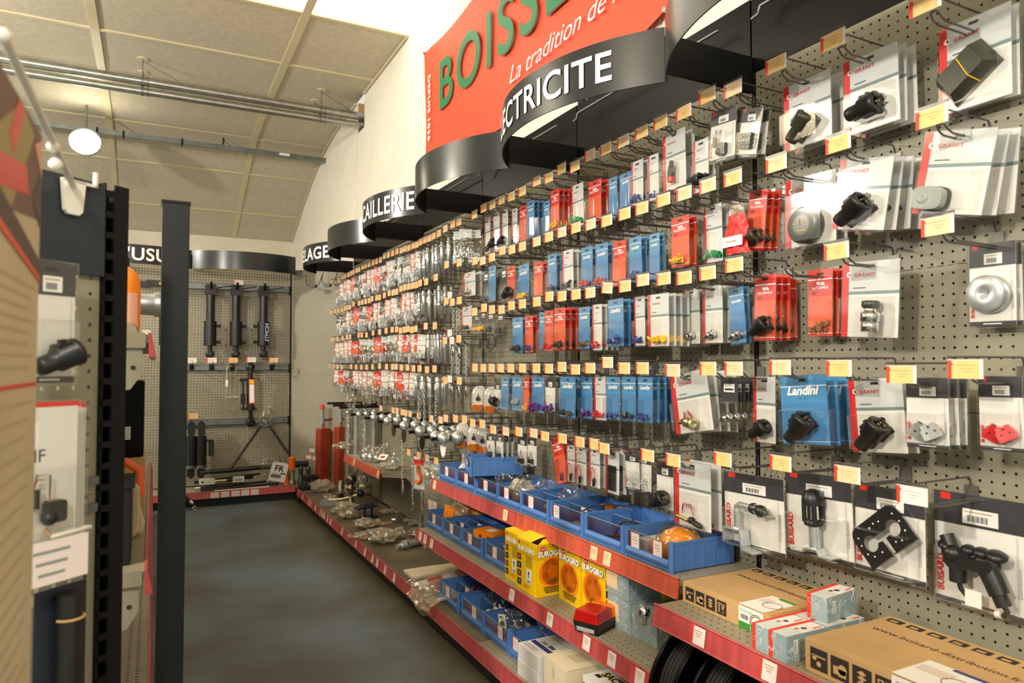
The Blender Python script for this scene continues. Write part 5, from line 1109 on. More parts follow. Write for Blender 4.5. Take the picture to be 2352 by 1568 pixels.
# ---------------------------------------------------------------- grey printed parts boxes
def scribble(mb, w, h, y, seed, m='card_grey'):
    R_ = random.Random(seed)
    for k in range(int(max(6, w*h*1400))):
        x, z = R_.uniform(-.42, .42)*w, R_.uniform(.1, .9)*h; s = .012*R_.uniform(.6, 1.1); a = R_.uniform(0, PI); kind = k % 3
        s = min(s, w*.12, h*.12)
        if kind == 0: mb.tube([(x+s*math.cos(2*PI*i/8), y, z+s*math.sin(2*PI*i/8)) for i in range(8)], .0008, m, 4, True)
        elif kind == 1: mb.tube([(x-s*math.cos(a), y, z-s*math.sin(a)), (x+s*math.cos(a), y, z+s*math.sin(a))], .0012, m, 4); mb.tube([(x+s*math.cos(a)+.5*s*math.cos(2*PI*i/6), y, z+s*math.sin(a)+.5*s*math.sin(2*PI*i/6)) for i in range(6)], .0009, m, 4, True)
        else: mb.tube([(x-s, y, z-s*.6), (x+s, y, z-s*.6), (x+s, y, z+s*.6), (x-s, y, z+s*.6)], .0008, m, 4, True)
def parts_box(lab, x, y, z, w, d, h, rot=RW, red=False, pale=False, seed=1, sticker=False):
    t = thing('parts_box', lab, 'box', (x, y, z), rot, 'grey printed parts boxes')
    mb = MB(); mb.box((-w/2, 0, 0), (w/2, d, h), 'box_grey'); part(t, 'carton', mb)
    mb = MB(); scribble(mb, w, h, -.0004, seed); mb.M = Matrix.Translation((w/2, d/2, 0)) @ Matrix.Rotation(PI/2, 4, 'Z'); scribble(mb, d, h, -.0004, seed+1); mb.M = None
    if sticker: mb.rect(-w*.46, h*.2, w*.06, h*.75, -.0014, 'ticket_pale'); mb.rect(-w*.3, h*.6, -w*.05, h*.63, -.0018, 'faint_ink')
    part(t, 'printed_pattern', mb)
    if red:
        mb = MB(); mb.box((-w/2-.0008, -.0008, -.0002), (-w/2+.011, d*.999, h+.0008), 'tag_red'); mb.box((-w/2-.0006, .0, h), (-w/2+.004, d, h+.0007), 'tag_red'); part(t, 'red_edge', mb)
        mb = MB(); mb.box((-w/2+.011, 0, h+.0002), (w/2, d, h+.0008), 'card_white'); mb.box((-w/2+.011, 0, h+.0009), (w*.5, d*.42, h+.0012), 'card_grey')
        mb.ball((w*.12, d*.60, h+.0012), w*.13, 'olive_plastic', 12, 1, 1.2, .03); mb.box((-.005, d*.42, h+.001), (w*.08, d*.52, h+.0014), 'brass'); mb.box((w*.3, d*.74, h+.001), (w*.38, d*.95, h+.0014), 'card_red')
        part(t, 'top_print', mb)
        mb = MB(); mb.M = Matrix.Translation((w/2, d*.22, 0)) @ Matrix.Rotation(PI/2, 4, 'Z'); mb.rect(-.008, h*.3, .008, h*.82, -.0008, 'white_ink')
        for k in range(8): mb.rect(-.006, h*(.34+.055*k), .002, h*(.36+.055*k), -.0012, 'ink')
        part(t, 'barcode', mb)
    return t
parts_box('grey printed box, lower of the two stacked beside yellow cartons', 1.626, 2.280, .4305, .160, .20, .125, seed=4, sticker=True)
parts_box('grey printed box with a beige sticker on top of another', 1.622, 2.282, .5560, .160, .20, .125, seed=5, sticker=True)
parts_box('grey printed box beside the stacked pair, behind the bulb', 1.634, 2.124, .4305, .148, .20, .115, seed=6)
parts_box('small red-edged grey box at the front, left one', 1.496, 1.430, .6705, .057, .150, .070, red=True, seed=7)
parts_box('small red-edged grey box at the front, touching the brown carton', 1.496, 1.369, .6705, .058, .150, .070, red=True, seed=8)
parts_box('small grey box under the topmost one, left', 1.655, 1.430, .6705, .057, .150, .070, red=True, seed=9)
parts_box('small grey box under the topmost one, right', 1.655, 1.369, .6705, .058, .150, .070, red=True, seed=10)
parts_box('small red-edged grey box on top of the others', 1.667, 1.384, .7425, .060, .145, .068, rot=RW+.14, red=True, seed=11)
# ---------------------------------------------------------------- brown shipping cartons
def icons(mb, w, h, y, n, u0, s):
    R_ = random.Random(5)
    for k in range(n):
        u = u0+k*s*1.18; mb.rect(u, h*.16, u+s, h*.16+s*1.05, y, 'ink'); a = y-.0005; c = u+s/2; q = h*.16+s*.52
        if k == 0: mb.rect(u+s*.1, q+s*.12, u+s*.9, q+s*.2, a, 'kraft'); mb.disc((c, q-s*.2), s*.14, a, 'kraft', 10); mb.disc((u+s*.25, q+s*.05), s*.13, a, 'kraft', 8)
        elif k == 1: mb.rect(u+s*.15, q-s*.3, u+s*.42, q+s*.1, a, 'kraft'); mb.disc((u+s*.65, q), s*.25, a, 'kraft', 10); mb.rect(u+s*.42, q-s*.35, u+s*.85, q, a, 'kraft')
        elif k == 2: [mb.quad([(c-s*.25, a, q+s*(.25-.22*j)), (c, a, q+s*(.12-.22*j)), (c+s*.25, a, q+s*(.25-.22*j)), (c, a, q+s*(.38-.22*j))], 'kraft') for j in range(3)]
        else: mb.rect(u+s*.2, q-s*.35, u+s*.32, q+s*.3, a, 'kraft'); mb.rect(u+s*.12, q+s*.2, u+s*.42, q+s*.36, a, 'kraft'); mb.quad([(u+s*.5, a, q+s*.35), (u+s*.6, a, q+s*.35), (u+s*.75, a, q-s*.35), (u+s*.62, a, q-s*.35)], 'kraft'); mb.quad([(u+s*.85, a, q+s*.35), (u+s*.76, a, q+s*.35), (u+s*.55, a, q-s*.35), (u+s*.66, a, q-s*.35)], 'kraft')
def ship_box(lab, x, y, z, w, d, h, rot, lab_u, green):
    t = thing('shipping_carton', lab, 'box', (x, y, z), rot, 'brown shipping cartons')
    mb = MB(); mb.box((-w/2, 0, 0), (w/2, d, h), 'kraft'); mb.box((-w/2+.004, .003, h), (w/2-.004, d, h+.003), 'kraft'); part(t, 'carton', mb, .002)
    mb = MB(); icons(mb, w, h, -.0008, 4, -w/2+w*.04, h*.62); part(t, 'handling_icons', mb)
    mb = MB()
    for k in range(7):
        u = -w/2+w*(.05+.135*k); v = d*.90; mb.box((u, v-.012, h+.003), (u+w*.10, v+.016, h+.0036), 'ink'); mb.box((u+w*.02, v-.006, h+.0035), (u+w*.07, v+.004, h+.0040), 'kraft')
    part(t, 'lid_icons', mb)
    mb = MB(); mb.text('www.buisard-distribution.fr', .022, 'ink', -w*.40, d*.60, h+.0036, .0, .0, w*.86/(text_geo('www.buisard-distribution.fr')[2]*.022/CAP)); mb.v = [(a, c, h+.0036) for a, b, c in mb.v]
    part(t, 'web_address', mb)
    mb = MB(); u0, u1 = lab_u
    mb.rect(u0, h*.02, u1, h*.98, -.0009, 'white_paper'); mb.box((u0, -.0006, h+.003), (u1, d*.42, h+.0038), 'white_paper')
    band = 'green_ink' if green else 'blue_ink'
    if green: mb.rect(u0, h*.02, u1, h*.30, -.0013, band); mb.rect((u0+u1)/2-.001, h*.02, (u0+u1)/2+.001, h*.30, -.0016, 'white_paper')
    mb.box((u0+(u1-u0)*.35, d*.38, h+.0038), (u1, d*.42, h+.0042), band)
    for k in range(9): mb.rect(u0+(u1-u0)*(.1+.035*k), h*.42, u0+(u1-u0)*(.118+.035*k+(.008 if k % 3 == 0 else 0)), h*.64, -.0013, 'ink')
    for k in range(2): mb.rect(u0+(u1-u0)*.06, h*(.82-.08*k), u0+(u1-u0)*.6, h*(.845-.08*k), -.0013, band)
    cx, cz = u0+(u1-u0)*.74, h*.45
    for q in (1, .8): mb.tube([(cx+.026*q*math.cos(2*PI*i/18), -.0012, cz+.024*q*math.sin(2*PI*i/18)) for i in range(18)], .0012, 'ink', 4, True)
    mb.rect(u0+(u1-u0)*.47, h*.33, u0+(u1-u0)*.50, h*.42, -.0013, 'ink'); mb.tube([((u0+u1)/2+.02+.03*math.cos(2*PI*i/18), d*.20+.026*math.sin(2*PI*i/18), h+.004) for i in range(18)], .0012, 'brown_plastic', 4, True)
    for k in range(4): mb.box((u0+.008, d*(.30-.03*k), h+.0038), (u0+(u1-u0)*.5, d*(.31-.03*k), h+.0041), 'faint_ink')
    part(t, 'product_label', mb); return t
ship_box('brown shipping carton with a green and white label', 1.583, 1.662, .6705, .375, .335, .066, RW, (.065, .16), True)
ship_box('larger brown shipping carton with a blue and white label', 1.512, 1.085, .6705, .42, .335, .083, RW, (.03, .20), False)
# ---------------------------------------------------------------- tail lamp and bulb on the middle shelf
t = thing('tail_lamp', 'red and amber tail lamp lying on the middle shelf', 'lamp', (1.505, 2.236, .4305), 0, rot=(0, 0, .43))
def frus(mb, x0, x1, y0, y1, z0, z1, i, m): 
    vs = [(x0, y0, z0), (x1, y0, z0), (x1, y1, z0), (x0, y1, z0), (x0+i, y0+i, z1), (x1-i, y0+i, z1), (x1-i, y1-i, z1), (x0+i, y1-i, z1)]; mb.add(vs, [(0,3,2,1),(4,5,6,7),(0,1,5,4),(1,2,6,5),(2,3,7,6),(3,0,4,7)], m)
mb = MB(); frus(mb, .006, .169, .004, .111, 0, .004, 0, 'black_plastic'); vs = [(.012, .008, .0), (.163, .008, 0), (.163, .107, 0), (.012, .107, 0), (0, 0, .040), (.175, 0, .040), (.175, .115, .040), (0, .115, .040)]
mb.add(vs, [(0,3,2,1),(4,5,6,7),(0,1,5,4),(1,2,6,5),(2,3,7,6),(3,0,4,7)], 'black_plastic'); part(t, 'base', mb, .003)
mb = MB(); frus(mb, .0, .118, .0, .115, .040, .084, .008, 'lens_red'); part(t, 'red_lens', mb, .006)
mb = MB(); frus(mb, .112, .175, .0, .115, .040, .083, .008, 'lens_amber'); part(t, 'amber_lens', mb, .006)
mb = MB(); mb.cyl((.105, .05, .083), (.105, .05, .086), .004, 'chrome', 10); part(t, 'screw', mb); mb = MB(); mb.M = Matrix.Rotation(-PI/2, 4, 'Z'); mb.rect(-.10, .006, -.02, .030, .0055, 'lens_clear'); part(t, 'number_plate_window', mb)
t = thing('bulb', 'clear bulb pack hanging in front of a grey box', 'bulb', on_x(1480, 1412, 1.58), RW+.6); mb = MB(); mb.lathe([(.0, -.035), (.010, -.034), (.010, -.018), (.020, .0), (.022, .012), (.014, .028), (0, .034)], (0, 0, 0), (0, 0, 1), 'chrome', 16); part(t, 'bulb_glass', mb); mb = MB(); mb.ball((0, 0, 0), .034, 'blister', 14, 1, .5, 1.3); part(t, 'clear_bubble', mb)
mb = MB(); mb.tube([(0, 0, .03), (.004, .03, .05), (.01, .06, .055)], .0015, 'wire', 5); part(t, 'hook_wire', mb)
# ---------------------------------------------------------------- cartons on the lowest shelf
def carton(lab, x, y, z, w, d, h, rot=RW, m='box_white', prints=None):
    t = thing('carton', lab, 'box', (x, y, z), rot, 'white cartons on the lowest shelf'); mb = MB(); mb.box((-w/2, 0, 0), (w/2, d, h), m); part(t, 'box', mb, .0015)
    mb = MB(); mb.box((-w/2, -.0004, h*.985), (w/2, d, h+.0006), m); mb.box((w/2-.004, -.0006, .002), (w/2-.0028, -.0003, h-.002), 'shelf_grey'); part(t, 'lid', mb)
    if prints: mb = MB(); prints(mb, w, d, h); part(t, 'print', mb)
    return t
def pr1(mb, w, d, h):
    mb.box((-w*.46, d*.28, h+.0006), (w*.48, d*.40, h+.0010), 'blue_ink')
    for k in range(8): mb.box((-w*.44, d*(.44+.05*k), h+.0006), (w*(.46-.3*(k < 3)), d*(.452+.05*k), h+.001), 'ink')
    for k in range(12): mb.box((w*(.05+.022*k), d*.44, h+.0006), (w*(.062+.022*k), d*.54, h+.0012), 'ink')
    for k in (-.2, -.1): mb.ball((w*k, d*.49, h+.001), .007, 'ink', 8, 1, 1, .05)
    for k in range(2): mb.box((-w*.44, d*(.10+.07*k), h+.0006), (w*.1, d*(.115+.07*k), h+.001), 'blue_ink')
def pr2(mb, w, d, h): mb.box((-w*.2, d*.35, h+.0006), (w*.25, d*.7, h+.0009), 'paper_beige'); mb.rect(-w*.12, h*.55, -w*.02, h*.85, -.0008, 'paper_beige'); mb.rect(-w*.25, h*.12, w*.1, h*.30, -.0008, 'kraft'); mb.rect(-w*.22, h*.2, w*.05, h*.26, -.0012, 'ink')
def pr3(mb, w, d, h):
    a = MB(); a.text('SACEX', d*.17, 'yellow_plastic', 0, d*.33, 0, .07, 0, 1, 'CENTER'); a.text('SACEX', d*.17, 'ink', 0, d*.33, 0, .03, 0, 1, 'CENTER'); 
    mb.add([(x, z, h+.0008+(.0006 if i >= len(a.v)//2 else 0)) for i, (x, y, z) in enumerate(a.v)], a.f, 'yellow_plastic')
    for i, k in enumerate(a.mi): mb.mi[i] = mb.mat(a.mats[k])
    mb.text('SACEX', h*.24, 'yellow_plastic', -w*.12, h*.6, -.0008, .05, 0, 1, 'CENTER'); mb.text('SACEX', h*.24, 'ink', -w*.12, h*.6, -.0012, .01, 0, 1, 'CENTER'); mb.box((-w*.40, d*.2, h+.0006), (-w*.25, d*.3, h+.001), 'bare_steel')
carton('white carton, lower of two stacked beside the narrow bin', 1.392, 2.588, .1505, .172, .20, .064)
carton('white carton with a blue printed stripe, upper of two stacked', 1.394, 2.588, .2155, .172, .20, .064, prints=pr1)
carton('aged cream carton with brown stains on its lid', 1.410, 2.395, .1505, .175, .21, .145, m='box_aged', prints=pr2)
carton('white carton with black and yellow SACEX lettering', 1.450, 2.155, .1505, .205, .19, .145, m='box_white', prints=pr3)
# ---------------------------------------------------------------- cable reels under the near shelf
for i, y in enumerate((1.80, 1.62, 1.44, 1.26)):
    t = thing('cable_reel', 'black cable reel under the near shelf, %s of the row' % ORD[i], 'reel', (1.665, y, .1505+.225), 0, 'black cable reels under the near shelf')
    for s, nm in ((.055, 'flange'), (-.055, 'flange')):
        mb = MB(); mb.lathe([(.04, -.004), (.218, -.004), (.224, -.006), (.225, .0), (.224, .006), (.218, .004), (.04, .004)], (0, s, 0), (0, 1, 0), 'black_gloss', 48); part(t, nm, mb)
        mb2 = MB()
        for k in range(10): a = 2*PI*k/10; mb2.box((.214*math.cos(a)-.008, s-.009, .214*math.sin(a)-.008), (.214*math.cos(a)+.004, s+.009, .214*math.sin(a)+.004), 'black_gloss')
        part(t, 'rim_lug', mb2) if False else None
    mb = MB(); mb.cyl((0, -.05, 0), (0, .05, 0), .07, 'black_plastic', 24); part(t, 'core', mb)
    mb = MB()
    for k in range(7): mb.tube([(.185*math.cos(2*PI*j/40), -.045+.015*k, .185*math.sin(2*PI*j/40)) for j in range(40)], .008, 'rubber', 8, True)
    part(t, 'wound_cable', mb)
# ================================================================ gondola across the rear and the corner filler
YB = 8.24
for i, (x0, x1, lab) in enumerate([(.22, 1.385, 'rear shelving bay with three hydraulic cylinders on its rail'), (-.945, .22, 'rear shelving bay under the sign reading USURE, behind the black post'), (-2.11, -.945, 'rear shelving bay hidden behind the left gondola')]):
    t = thing('shelving_bay', lab, 'shelving', (0, 0, 0), group='bays of the rear gondola')
    for z0, z1 in [(.16, .53), (.53, .93), (.93, 1.33), (1.33, 1.78), (1.78, 2.19), (2.19, 2.55)]:
        mb = MB(); mb.box((x0+.012, YB, z0+.001), (x1-.008, YB+.0012, z1-.001), 'peg_back'); part(t, 'back_panel', mb)
    mb = MB(); mb.box((x0+.004, YB+.075, 0), (x1-.002, YB+.08, 2.28), 'grey_panel'); part(t, 'rear_panel', mb)
    mb = MB(); mb.box((x1-.012, YB+.002, 0), (x1+.014, YB+.05, 2.55), 'black_paint')
    z = .2
    while z < 2.5: mb.box((x1-.004, YB, z), (x1+.004, YB+.002, z+.03), 'anthracite'); z += .05
    part(t, 'upright', mb)
    mb = MB(); mb.box((x0+.002, 7.835, .128), (x1-.002, YB-.002, .15), 'shelf_grey'); part(t, 'base_deck', mb)
    mb = MB(); mb.box((x0+.002, 7.90, 0), (x1-.002, 7.91, .127), 'plinth_black'); part(t, 'plinth', mb)
    r = rail_mesh(x0+.003, x1-.003, 0, 0, 'red_rail'); o = part(t, 'price_rail', r); o.location = (0, 7.835, .15); o.rotation_euler = (0, 0, PI/2); o.scale = (1, -1, 1)
    if i == 0:
        for px in (492, 516, 540, 562, 584):
            p = on_y(px, 1132, 7.82); m2 = MB(); m2.box((p.x-.045, 7.814, .09), (p.x+.045, 7.8155, .148), 'ticket_white'); m2.box((p.x-.045, 7.8135, .09), (p.x-.036, 7.814, .148), 'tag_red'); part(t, 'price_ticket', m2)
for lab, z, h in (('upper grey cross rail holding the hydraulic cylinders', 2.262, .062), ('middle grey cross rail with empty hooks', 1.388, .062), ('lower grey cross rail above the triangular frame', .800, .062)):
    t = thing('cross_rail', lab, 'rail', (0, 0, 0), group='grey cross rails on the rear pegboard'); mb = MB(); mb.box((.10, YB-.034, z), (1.375, YB-.03, z+h), 'dull_steel'); mb.box((.10, YB-.034, z+h-.002), (1.375, YB, z+h), 'dull_steel'); mb.box((.10, YB-.034, z), (1.375, YB, z+.002), 'dull_steel'); part(t, 'bar', mb)
    mb = MB(); mb.box((1.36, YB-.036, z-.02), (1.384, YB+.001, z+h+.01), 'black_paint'); part(t, 'end_bracket', mb)
# corner filler at forty-five degrees, six plain grey panels
mb = None; t = thing('corner_filler', 'plain grey panelled corner filler between the two gondolas', 'panel', (1.400, 8.225, 0), -PI/4)
for z0, z1 in [(.0, .53), (.53, .93), (.93, 1.33), (1.33, 1.73), (1.73, 2.13), (2.13, 2.52)]:
    mb = MB(); mb.box((.0, .0, z0+.001), (.775, .012, z1-.0015), 'grey_panel'); part(t, 'panel', mb)
mb = MB(); mb.add([(1.39, 7.83, .128), (1.39, 8.22, .128), (1.93, 7.68, .128), (1.93, 7.63, .128), (1.39, 7.63, .128), (1.39, 7.83, .15), (1.39, 8.22, .15), (1.93, 7.68, .15), (1.93, 7.63, .15), (1.39, 7.63, .15)], [(9, 8, 7, 6, 5), (0, 1, 2, 3, 4), (4, 3, 8, 9), (0, 4, 9, 5)], 'shelf_grey')
single('corner_deck', mb, 'grey corner base shelf under the red stands', 'shelf')
mb = MB(); mb.box((1.376, 7.63, .0), (1.388, 7.83, .127), 'plinth_black'); single('corner_plinth', mb, 'black plinth under the inside corner of the base shelves', 'plinth')
header('curved dark sign reading USURE on the rear gondola', 0, .58, "D'USURE", .715, .118, rot=0, loc=(-.24, YB-.30, .02), shift=.215, back=.28, sag=.17)
header('blank curved dark sign at the right end of the rear gondola', 0, .518, '', 0, .12, rot=0, loc=(.864, YB-.30, .02), back=.28, sag=.17)
for i, px in enumerate((552,)): pass
# hooks and tickets on the rails
def rail_hook(px, py, lab, arm=.16):
    p = on_y(px, py, YB-.04); t = thing('rail_hook', lab, 'hook', p, 0, 'hooks on the rear cross rails')
    mb = MB(); mb.box((-.022, -.004, -.03), (.022, .006, .03), 'black_paint'); mb.tube([(0, 0, 0), (0, -arm, .0), (0, -arm-.02, .03)], .008, 'black_paint', 8); mb.tube([(0, 0, .04), (0, -arm-.03, .055)], .004, 'wire', 6); part(t, 'prong', mb)
    return t
for i, px in enumerate((440, 486, 533, 577, 624)): rail_hook(px, 843, 'black hook on the middle cross rail, %s from its left end' % ORD[i])
def rail_tag(px, py, lab, m='ticket_white', y=8.02):
    p = on_y(px, py, y); t = thing('price_tag', lab, 'price tag', p, 0, 'price tags on the rear rails'); mb = MB(); mb.box((-.048, 0, -.026), (.048, .002, .026), m); part(t, 'card', mb); mb = MB(); mb.rect(-.048, -.026, -.038, .026, -.0006, 'tag_red')
    for k in range(3): mb.rect(-.03, .008-.009*k, .035-.01*k, .0105-.009*k, -.0006, 'faint_ink')
    part(t, 'print', mb); mb = MB(); mb.cyl((0, 0, .024), (0, YB-.04-y, .024), .003, 'wire', 6); part(t, 'arm', mb)
for i, (px, py, m) in enumerate([(440, 827, 'ticket_white'), (486, 827, 'ticket_white'), (535, 827, 'ticket_cream'), (577, 826, 'ticket_white'), (628, 827, 'ticket_pale')]): rail_tag(px, py, 'red edged price tag above the middle rail, %s from its left end' % ORD[i], m)
rail_tag(548, 648, 'red edged price tag above the middle hydraulic cylinder'); rail_tag(443, 955, 'cream price tag above the pair of short black cylinders', 'ticket_cream')
# ---------------------------------------------------------------- hydraulic cylinders
def cylinder(px, py, lab, mirror=1, ink=False):
    p = on_y(px, py, 8.08); t = thing('hydraulic_cylinder', lab, 'hydraulic cylinder', p, 0, 'hydraulic cylinders on the rear wall')
    mb = MB(); mb.cyl((0, 0, .0), (0, 0, -.34), .043, 'black_plastic', 18); part(t, 'rod', mb)
    mb = MB(); mb.cyl((0, 0, -.32), (0, 0, -.58), .062, 'black_plastic', 22); mb.cyl((0, 0, -.33), (0, 0, -.345), .066, 'black_plastic', 22); mb.cyl((0, 0, -.555), (0, 0, -.575), .066, 'black_plastic', 22); part(t, 'barrel', mb)
    for z in (-.37, -.54): mb = MB(); mb.cyl((mirror*.05, 0, z), (mirror*.092, 0, z), .014, 'black_plastic', 10); mb.cyl((mirror*.088, 0, z), (mirror*.102, 0, z), .020, 'black_plastic', 8); part(t, 'hose_port', mb)
    mb = MB(); mb.cbox((-.055, -.045, -.04), (.055, .045, .07), 'black_plastic', .012); mb.cyl((0, -.048, .035), (0, .05, .035), .02, 'ink', 12); part(t, 'clevis', mb)
    mb = MB(); mb.lathe([(.022, -.022), (.044, -.022), (.046, 0), (.044, .022), (.022, .022)], (0, 0, -.665), (0, 1, 0), 'black_plastic', 22); mb.cyl((0, 0, -.575), (0, 0, -.63), .024, 'black_plastic', 12); mb.ball((0, 0, -.665), .024, 'bare_steel', 12); part(t, 'eye', mb)
    if ink: mb = MB(); mb.text('STMC04', .038, 'sky_stripe', .046, -.54, -.071, .0, .2, 1, rot=PI/2); part(t, 'chalk_mark', mb)
    mb = MB(); mb.tube([(0, .05, .02), (0, -.08, .03), (0, -.10, .09)], .012, 'black_paint', 8); mb.tube([(0, .1, .03), (.2, -.05, .06)], .006, 'black_paint', 6); part(t, 'hanger', mb)
cylinder(484, 668, 'black hydraulic cylinder on the upper rear rail, left one'); cylinder(543, 670, 'black hydraulic cylinder on the upper rear rail, middle one'); cylinder(606, 672, 'black hydraulic cylinder on the upper rear rail with blue chalk writing', -1, True)
p = on_y(532, 842, 8.1); t = thing('wire_clip', 'long U shaped spring wire hanging on the middle rail', 'clip', p); mb = MB(); w = .047
mb.tube([(-w, 0, -.33), (-w, 0, -.02), (-w*.8, 0, .005), (w*.8, 0, .005), (w, 0, -.02), (w*1.05, 0, -.33)], .006, 'yellow_zinc', 8); mb.tube([(-w*1.3, 0, -.33), (w*1.5, 0, -.325)], .008, 'zinc', 8); part(t, 'wire', mb); mb = MB(); mb.box((-w-.012, -.008, -.21), (-w+.012, -.006, -.14), 'white_paper'); part(t, 'sticker', mb)
p = on_y(575, 842, 8.06); t = thing('hydraulic_top_link', 'black hydraulic top link with red and yellow warning stickers', 'top link', p)
t.rotation_euler = (0, -.02, 0)
mb = MB(); mb.cyl((0, 0, -.12), (.0, 0, -.47), .040, 'black_plastic', 20); mb.cyl((0, 0, -.47), (0, 0, -.55), .022, 'black_plastic', 14); part(t, 'barrel', mb)
for z in (0, -.60): mb = MB(); mb.lathe([(.022, -.02), (.043, -.02), (.047, 0), (.043, .02), (.022, .02)], (0, 0, z), (0, 1, 0), 'black_plastic', 20); mb.cyl((0, 0, z+(.0 if z else -.03)), (0, 0, z+(.06 if z else -.12)), .026, 'black_plastic', 12); mb.ball((0, 0, z), .023, 'bare_steel', 12); part(t, 'eye', mb)
mb = MB(); mb.box((-.02, -.0425, -.40), (.035, -.041, -.135), 'card_red'); mb.box((-.016, -.0432, -.385), (.031, -.0425, -.19), 'white_paper'); mb.box((-.016, -.0432, -.18), (.031, -.0425, -.14), 'yellow_plastic'); part(t, 'warning_sticker', mb)
mb = MB(); mb.cyl((-.075, 0, -.15), (-.075, 0, -.46), .010, 'black_plastic', 8); mb.cbox((-.10, -.03, -.40), (-.055, .02, -.29), 'black_plastic', .006); mb.cyl((-.11, 0, -.14), (-.03, 0, -.14), .014, 'black_plastic', 8); mb.cyl((-.10, 0, -.45), (.06, 0, -.45), .012, 'black_plastic', 8); part(t, 'valve_block', mb)
for i, px in enumerate((440, 463)):
    p = on_y(px, 975, 8.06); t = thing('hydraulic_cylinder', 'short black hydraulic cylinder under the cream tag, %s' % ('left of the pair' if i == 0 else 'right of the pair'), 'hydraulic cylinder', p, 0, 'hydraulic cylinders on the rear wall')
    mb = MB(); mb.cyl((0, 0, -.12), (0, 0, -.42), .052, 'black_plastic', 18); mb.cyl((0, 0, -.42), (0, 0, -.45), .056, 'dull_steel', 18); part(t, 'barrel', mb)
    mb = MB(); mb.cbox((-.034, -.02, -.13), (.034, .02, .04), 'black_plastic', .028); part(t, 'clevis', mb); mb = MB(); mb.cbox((-.036, -.02, -.56), (.036, .02, -.44), 'black_plastic', .03); part(t, 'eye', mb)
    if i: mb = MB(); mb.cyl((.05, 0, -.17), (.12, 0, -.17), .012, 'black_plastic', 8); mb.cbox((.07, -.03, -.33), (.12, .02, -.18), 'black_plastic', .006); mb.cyl((.05, 0, -.40), (.12, 0, -.40), .010, 'dull_steel', 8); part(t, 'valve_block', mb)
# ---------------------------------------------------------------- triangular towing frame standing on the rear base shelf
a = on_y(603, 972, 8.12); b = on_y(530, 1076, 7.98); c = on_y(682, 1070, 7.98)
t = thing('towing_frame', 'black triangular frame with its peak wrapped in plastic', 'frame', (0, 0, 0))
for s, e in ((a, b), (a+Vector((.05, 0, .01)), c)): mb = MB(); mb.cyl(s, e, .013, 'black_plastic', 10); part(t, 'leg', mb)
mb = MB(); mb.cyl((b.x-.30, 7.96, b.z-.02), (c.x+.05, 7.98, c.z+.02), .024, 'black_plastic', 12); mb.cyl((c.x-.04, 7.98, c.z+.02), (c.x+.12, 7.98, c.z+.02), .034, 'black_plastic', 12); part(t, 'cross_bar', mb)
mb = MB(); mb.box((a.x-.04, a.y-.02, a.z-.03), (a.x+.09, a.y+.03, a.z+.0), 'dull_steel'); part(t, 'peak_plate', mb)
mb = MB(); mb.box((.64, 7.9, .0), (.66, 7.91, .01), 'yellow_plastic') if False else None
o = poly_lump('plastic_wrap', 'crumpled clear plastic over the peak of the triangular frame', (a.x+.025, a.y-.01, a.z-.015), .075, .06, .085, 'polybag', 31)
poly_lump('plastic_wrap', 'upright plastic wrapped disc beside the FR tag', tuple(on_y(612, 1100, 7.93)), .055, .04, .11, 'polybag', 32)
p = on_y(640, 1084, 7.84); t = thing('hang_tag', 'white tag printed FR with a barcode', 'tag', p, rot=(.1, .22, 0)); mb = MB(); mb.prism([(-.085, -.10), (.085, -.10), (.085, .085), (.07, .105), (-.07, .105), (-.085, .085)], 0, .002, 'white_paper'); part(t, 'card', mb)
mb = MB(); mb.text('FR', .060, 'ink', 0, .01, -.0008, .03, 0, 1, 'CENTER')
for k in range(14): mb.rect(-.07+k*.0075, -.065, -.066+k*.0075+(.002 if k % 3 else 0), -.025, -.0008, 'ink')
mb.rect(.02, -.018, .075, -.004, -.0008, 'ink'); mb.rect(-.06, -.016, .0, -.012, -.0008, 'faint_ink'); part(t, 'print', mb); mb = MB(); mb.tube([(0, .005, .075), (-.01, .03, .12), (-.03, .05, .17)], .004, 'black_plastic', 6); part(t, 'cable_tie', mb)
# rods and linkages lying on the rear base shelf
def rod(lab, p0, p1, r, m='black_plastic', tips=None):
    t = thing('linkage_rod', lab, 'rod', (0, 0, 0), group='rods on the rear base shelf'); mb = MB(); mb.cyl(p0, p1, r, m, 12); part(t, 'shaft', mb)
    if tips:
        d = (Vector(p0)-Vector(p1)).normalized(); mb = MB(); mb.cyl(p0, Vector(p0)+d*.05, r*1.3, tips, 10); mb.cyl(p1, Vector(p1)-d*.05, r*1.3, tips, 10); part(t, 'end_fitting', mb)
rod('black rod lying nearest the rear red price rail', (.45, 7.87, .172), (1.22, 7.90, .176), .014); rod('black rod with zinc ends, second from the rear price rail', (.45, 7.915, .185), (1.1, 7.95, .20), .013, tips='zinc'); rod('long black rod propped higher at the back of the pile', (.55, 8.0, .24), (1.05, 8.06, .27), .012)
rod('white sleeved rod along the very front of the rear shelf', (.58, 7.845, .157), (1.12, 7.85, .157), .007, 'white_plastic'); rod('thin black tube behind the white clevis', (.40, 8.03, .23), (.98, 8.08, .235), .016)
t = thing('clevis_rod', 'white clevis on a yellow zinc threaded rod', 'rod', on_y(478, 1106, 7.93)); mb = MB(); mb.cbox((-.085, -.03, -.025), (.065, .03, .03), 'white_plastic', .01); mb.cyl((-.055, -.031, .003), (-.055, -.0295, .003), .012, 'ink', 10); part(t, 'clevis', mb); mb = MB(); mb.cyl((.065, 0, 0), (.18, .01, 0), .014, 'yellow_zinc', 10); mb.cyl((.18, .01, 0), (.32, .02, .01), .016, 'black_plastic', 10); part(t, 'threaded_rod', mb)
mb = MB(); mb.cbox((-.055, -.002, -.03), (.055, .0, .03), 'white_paper'); 
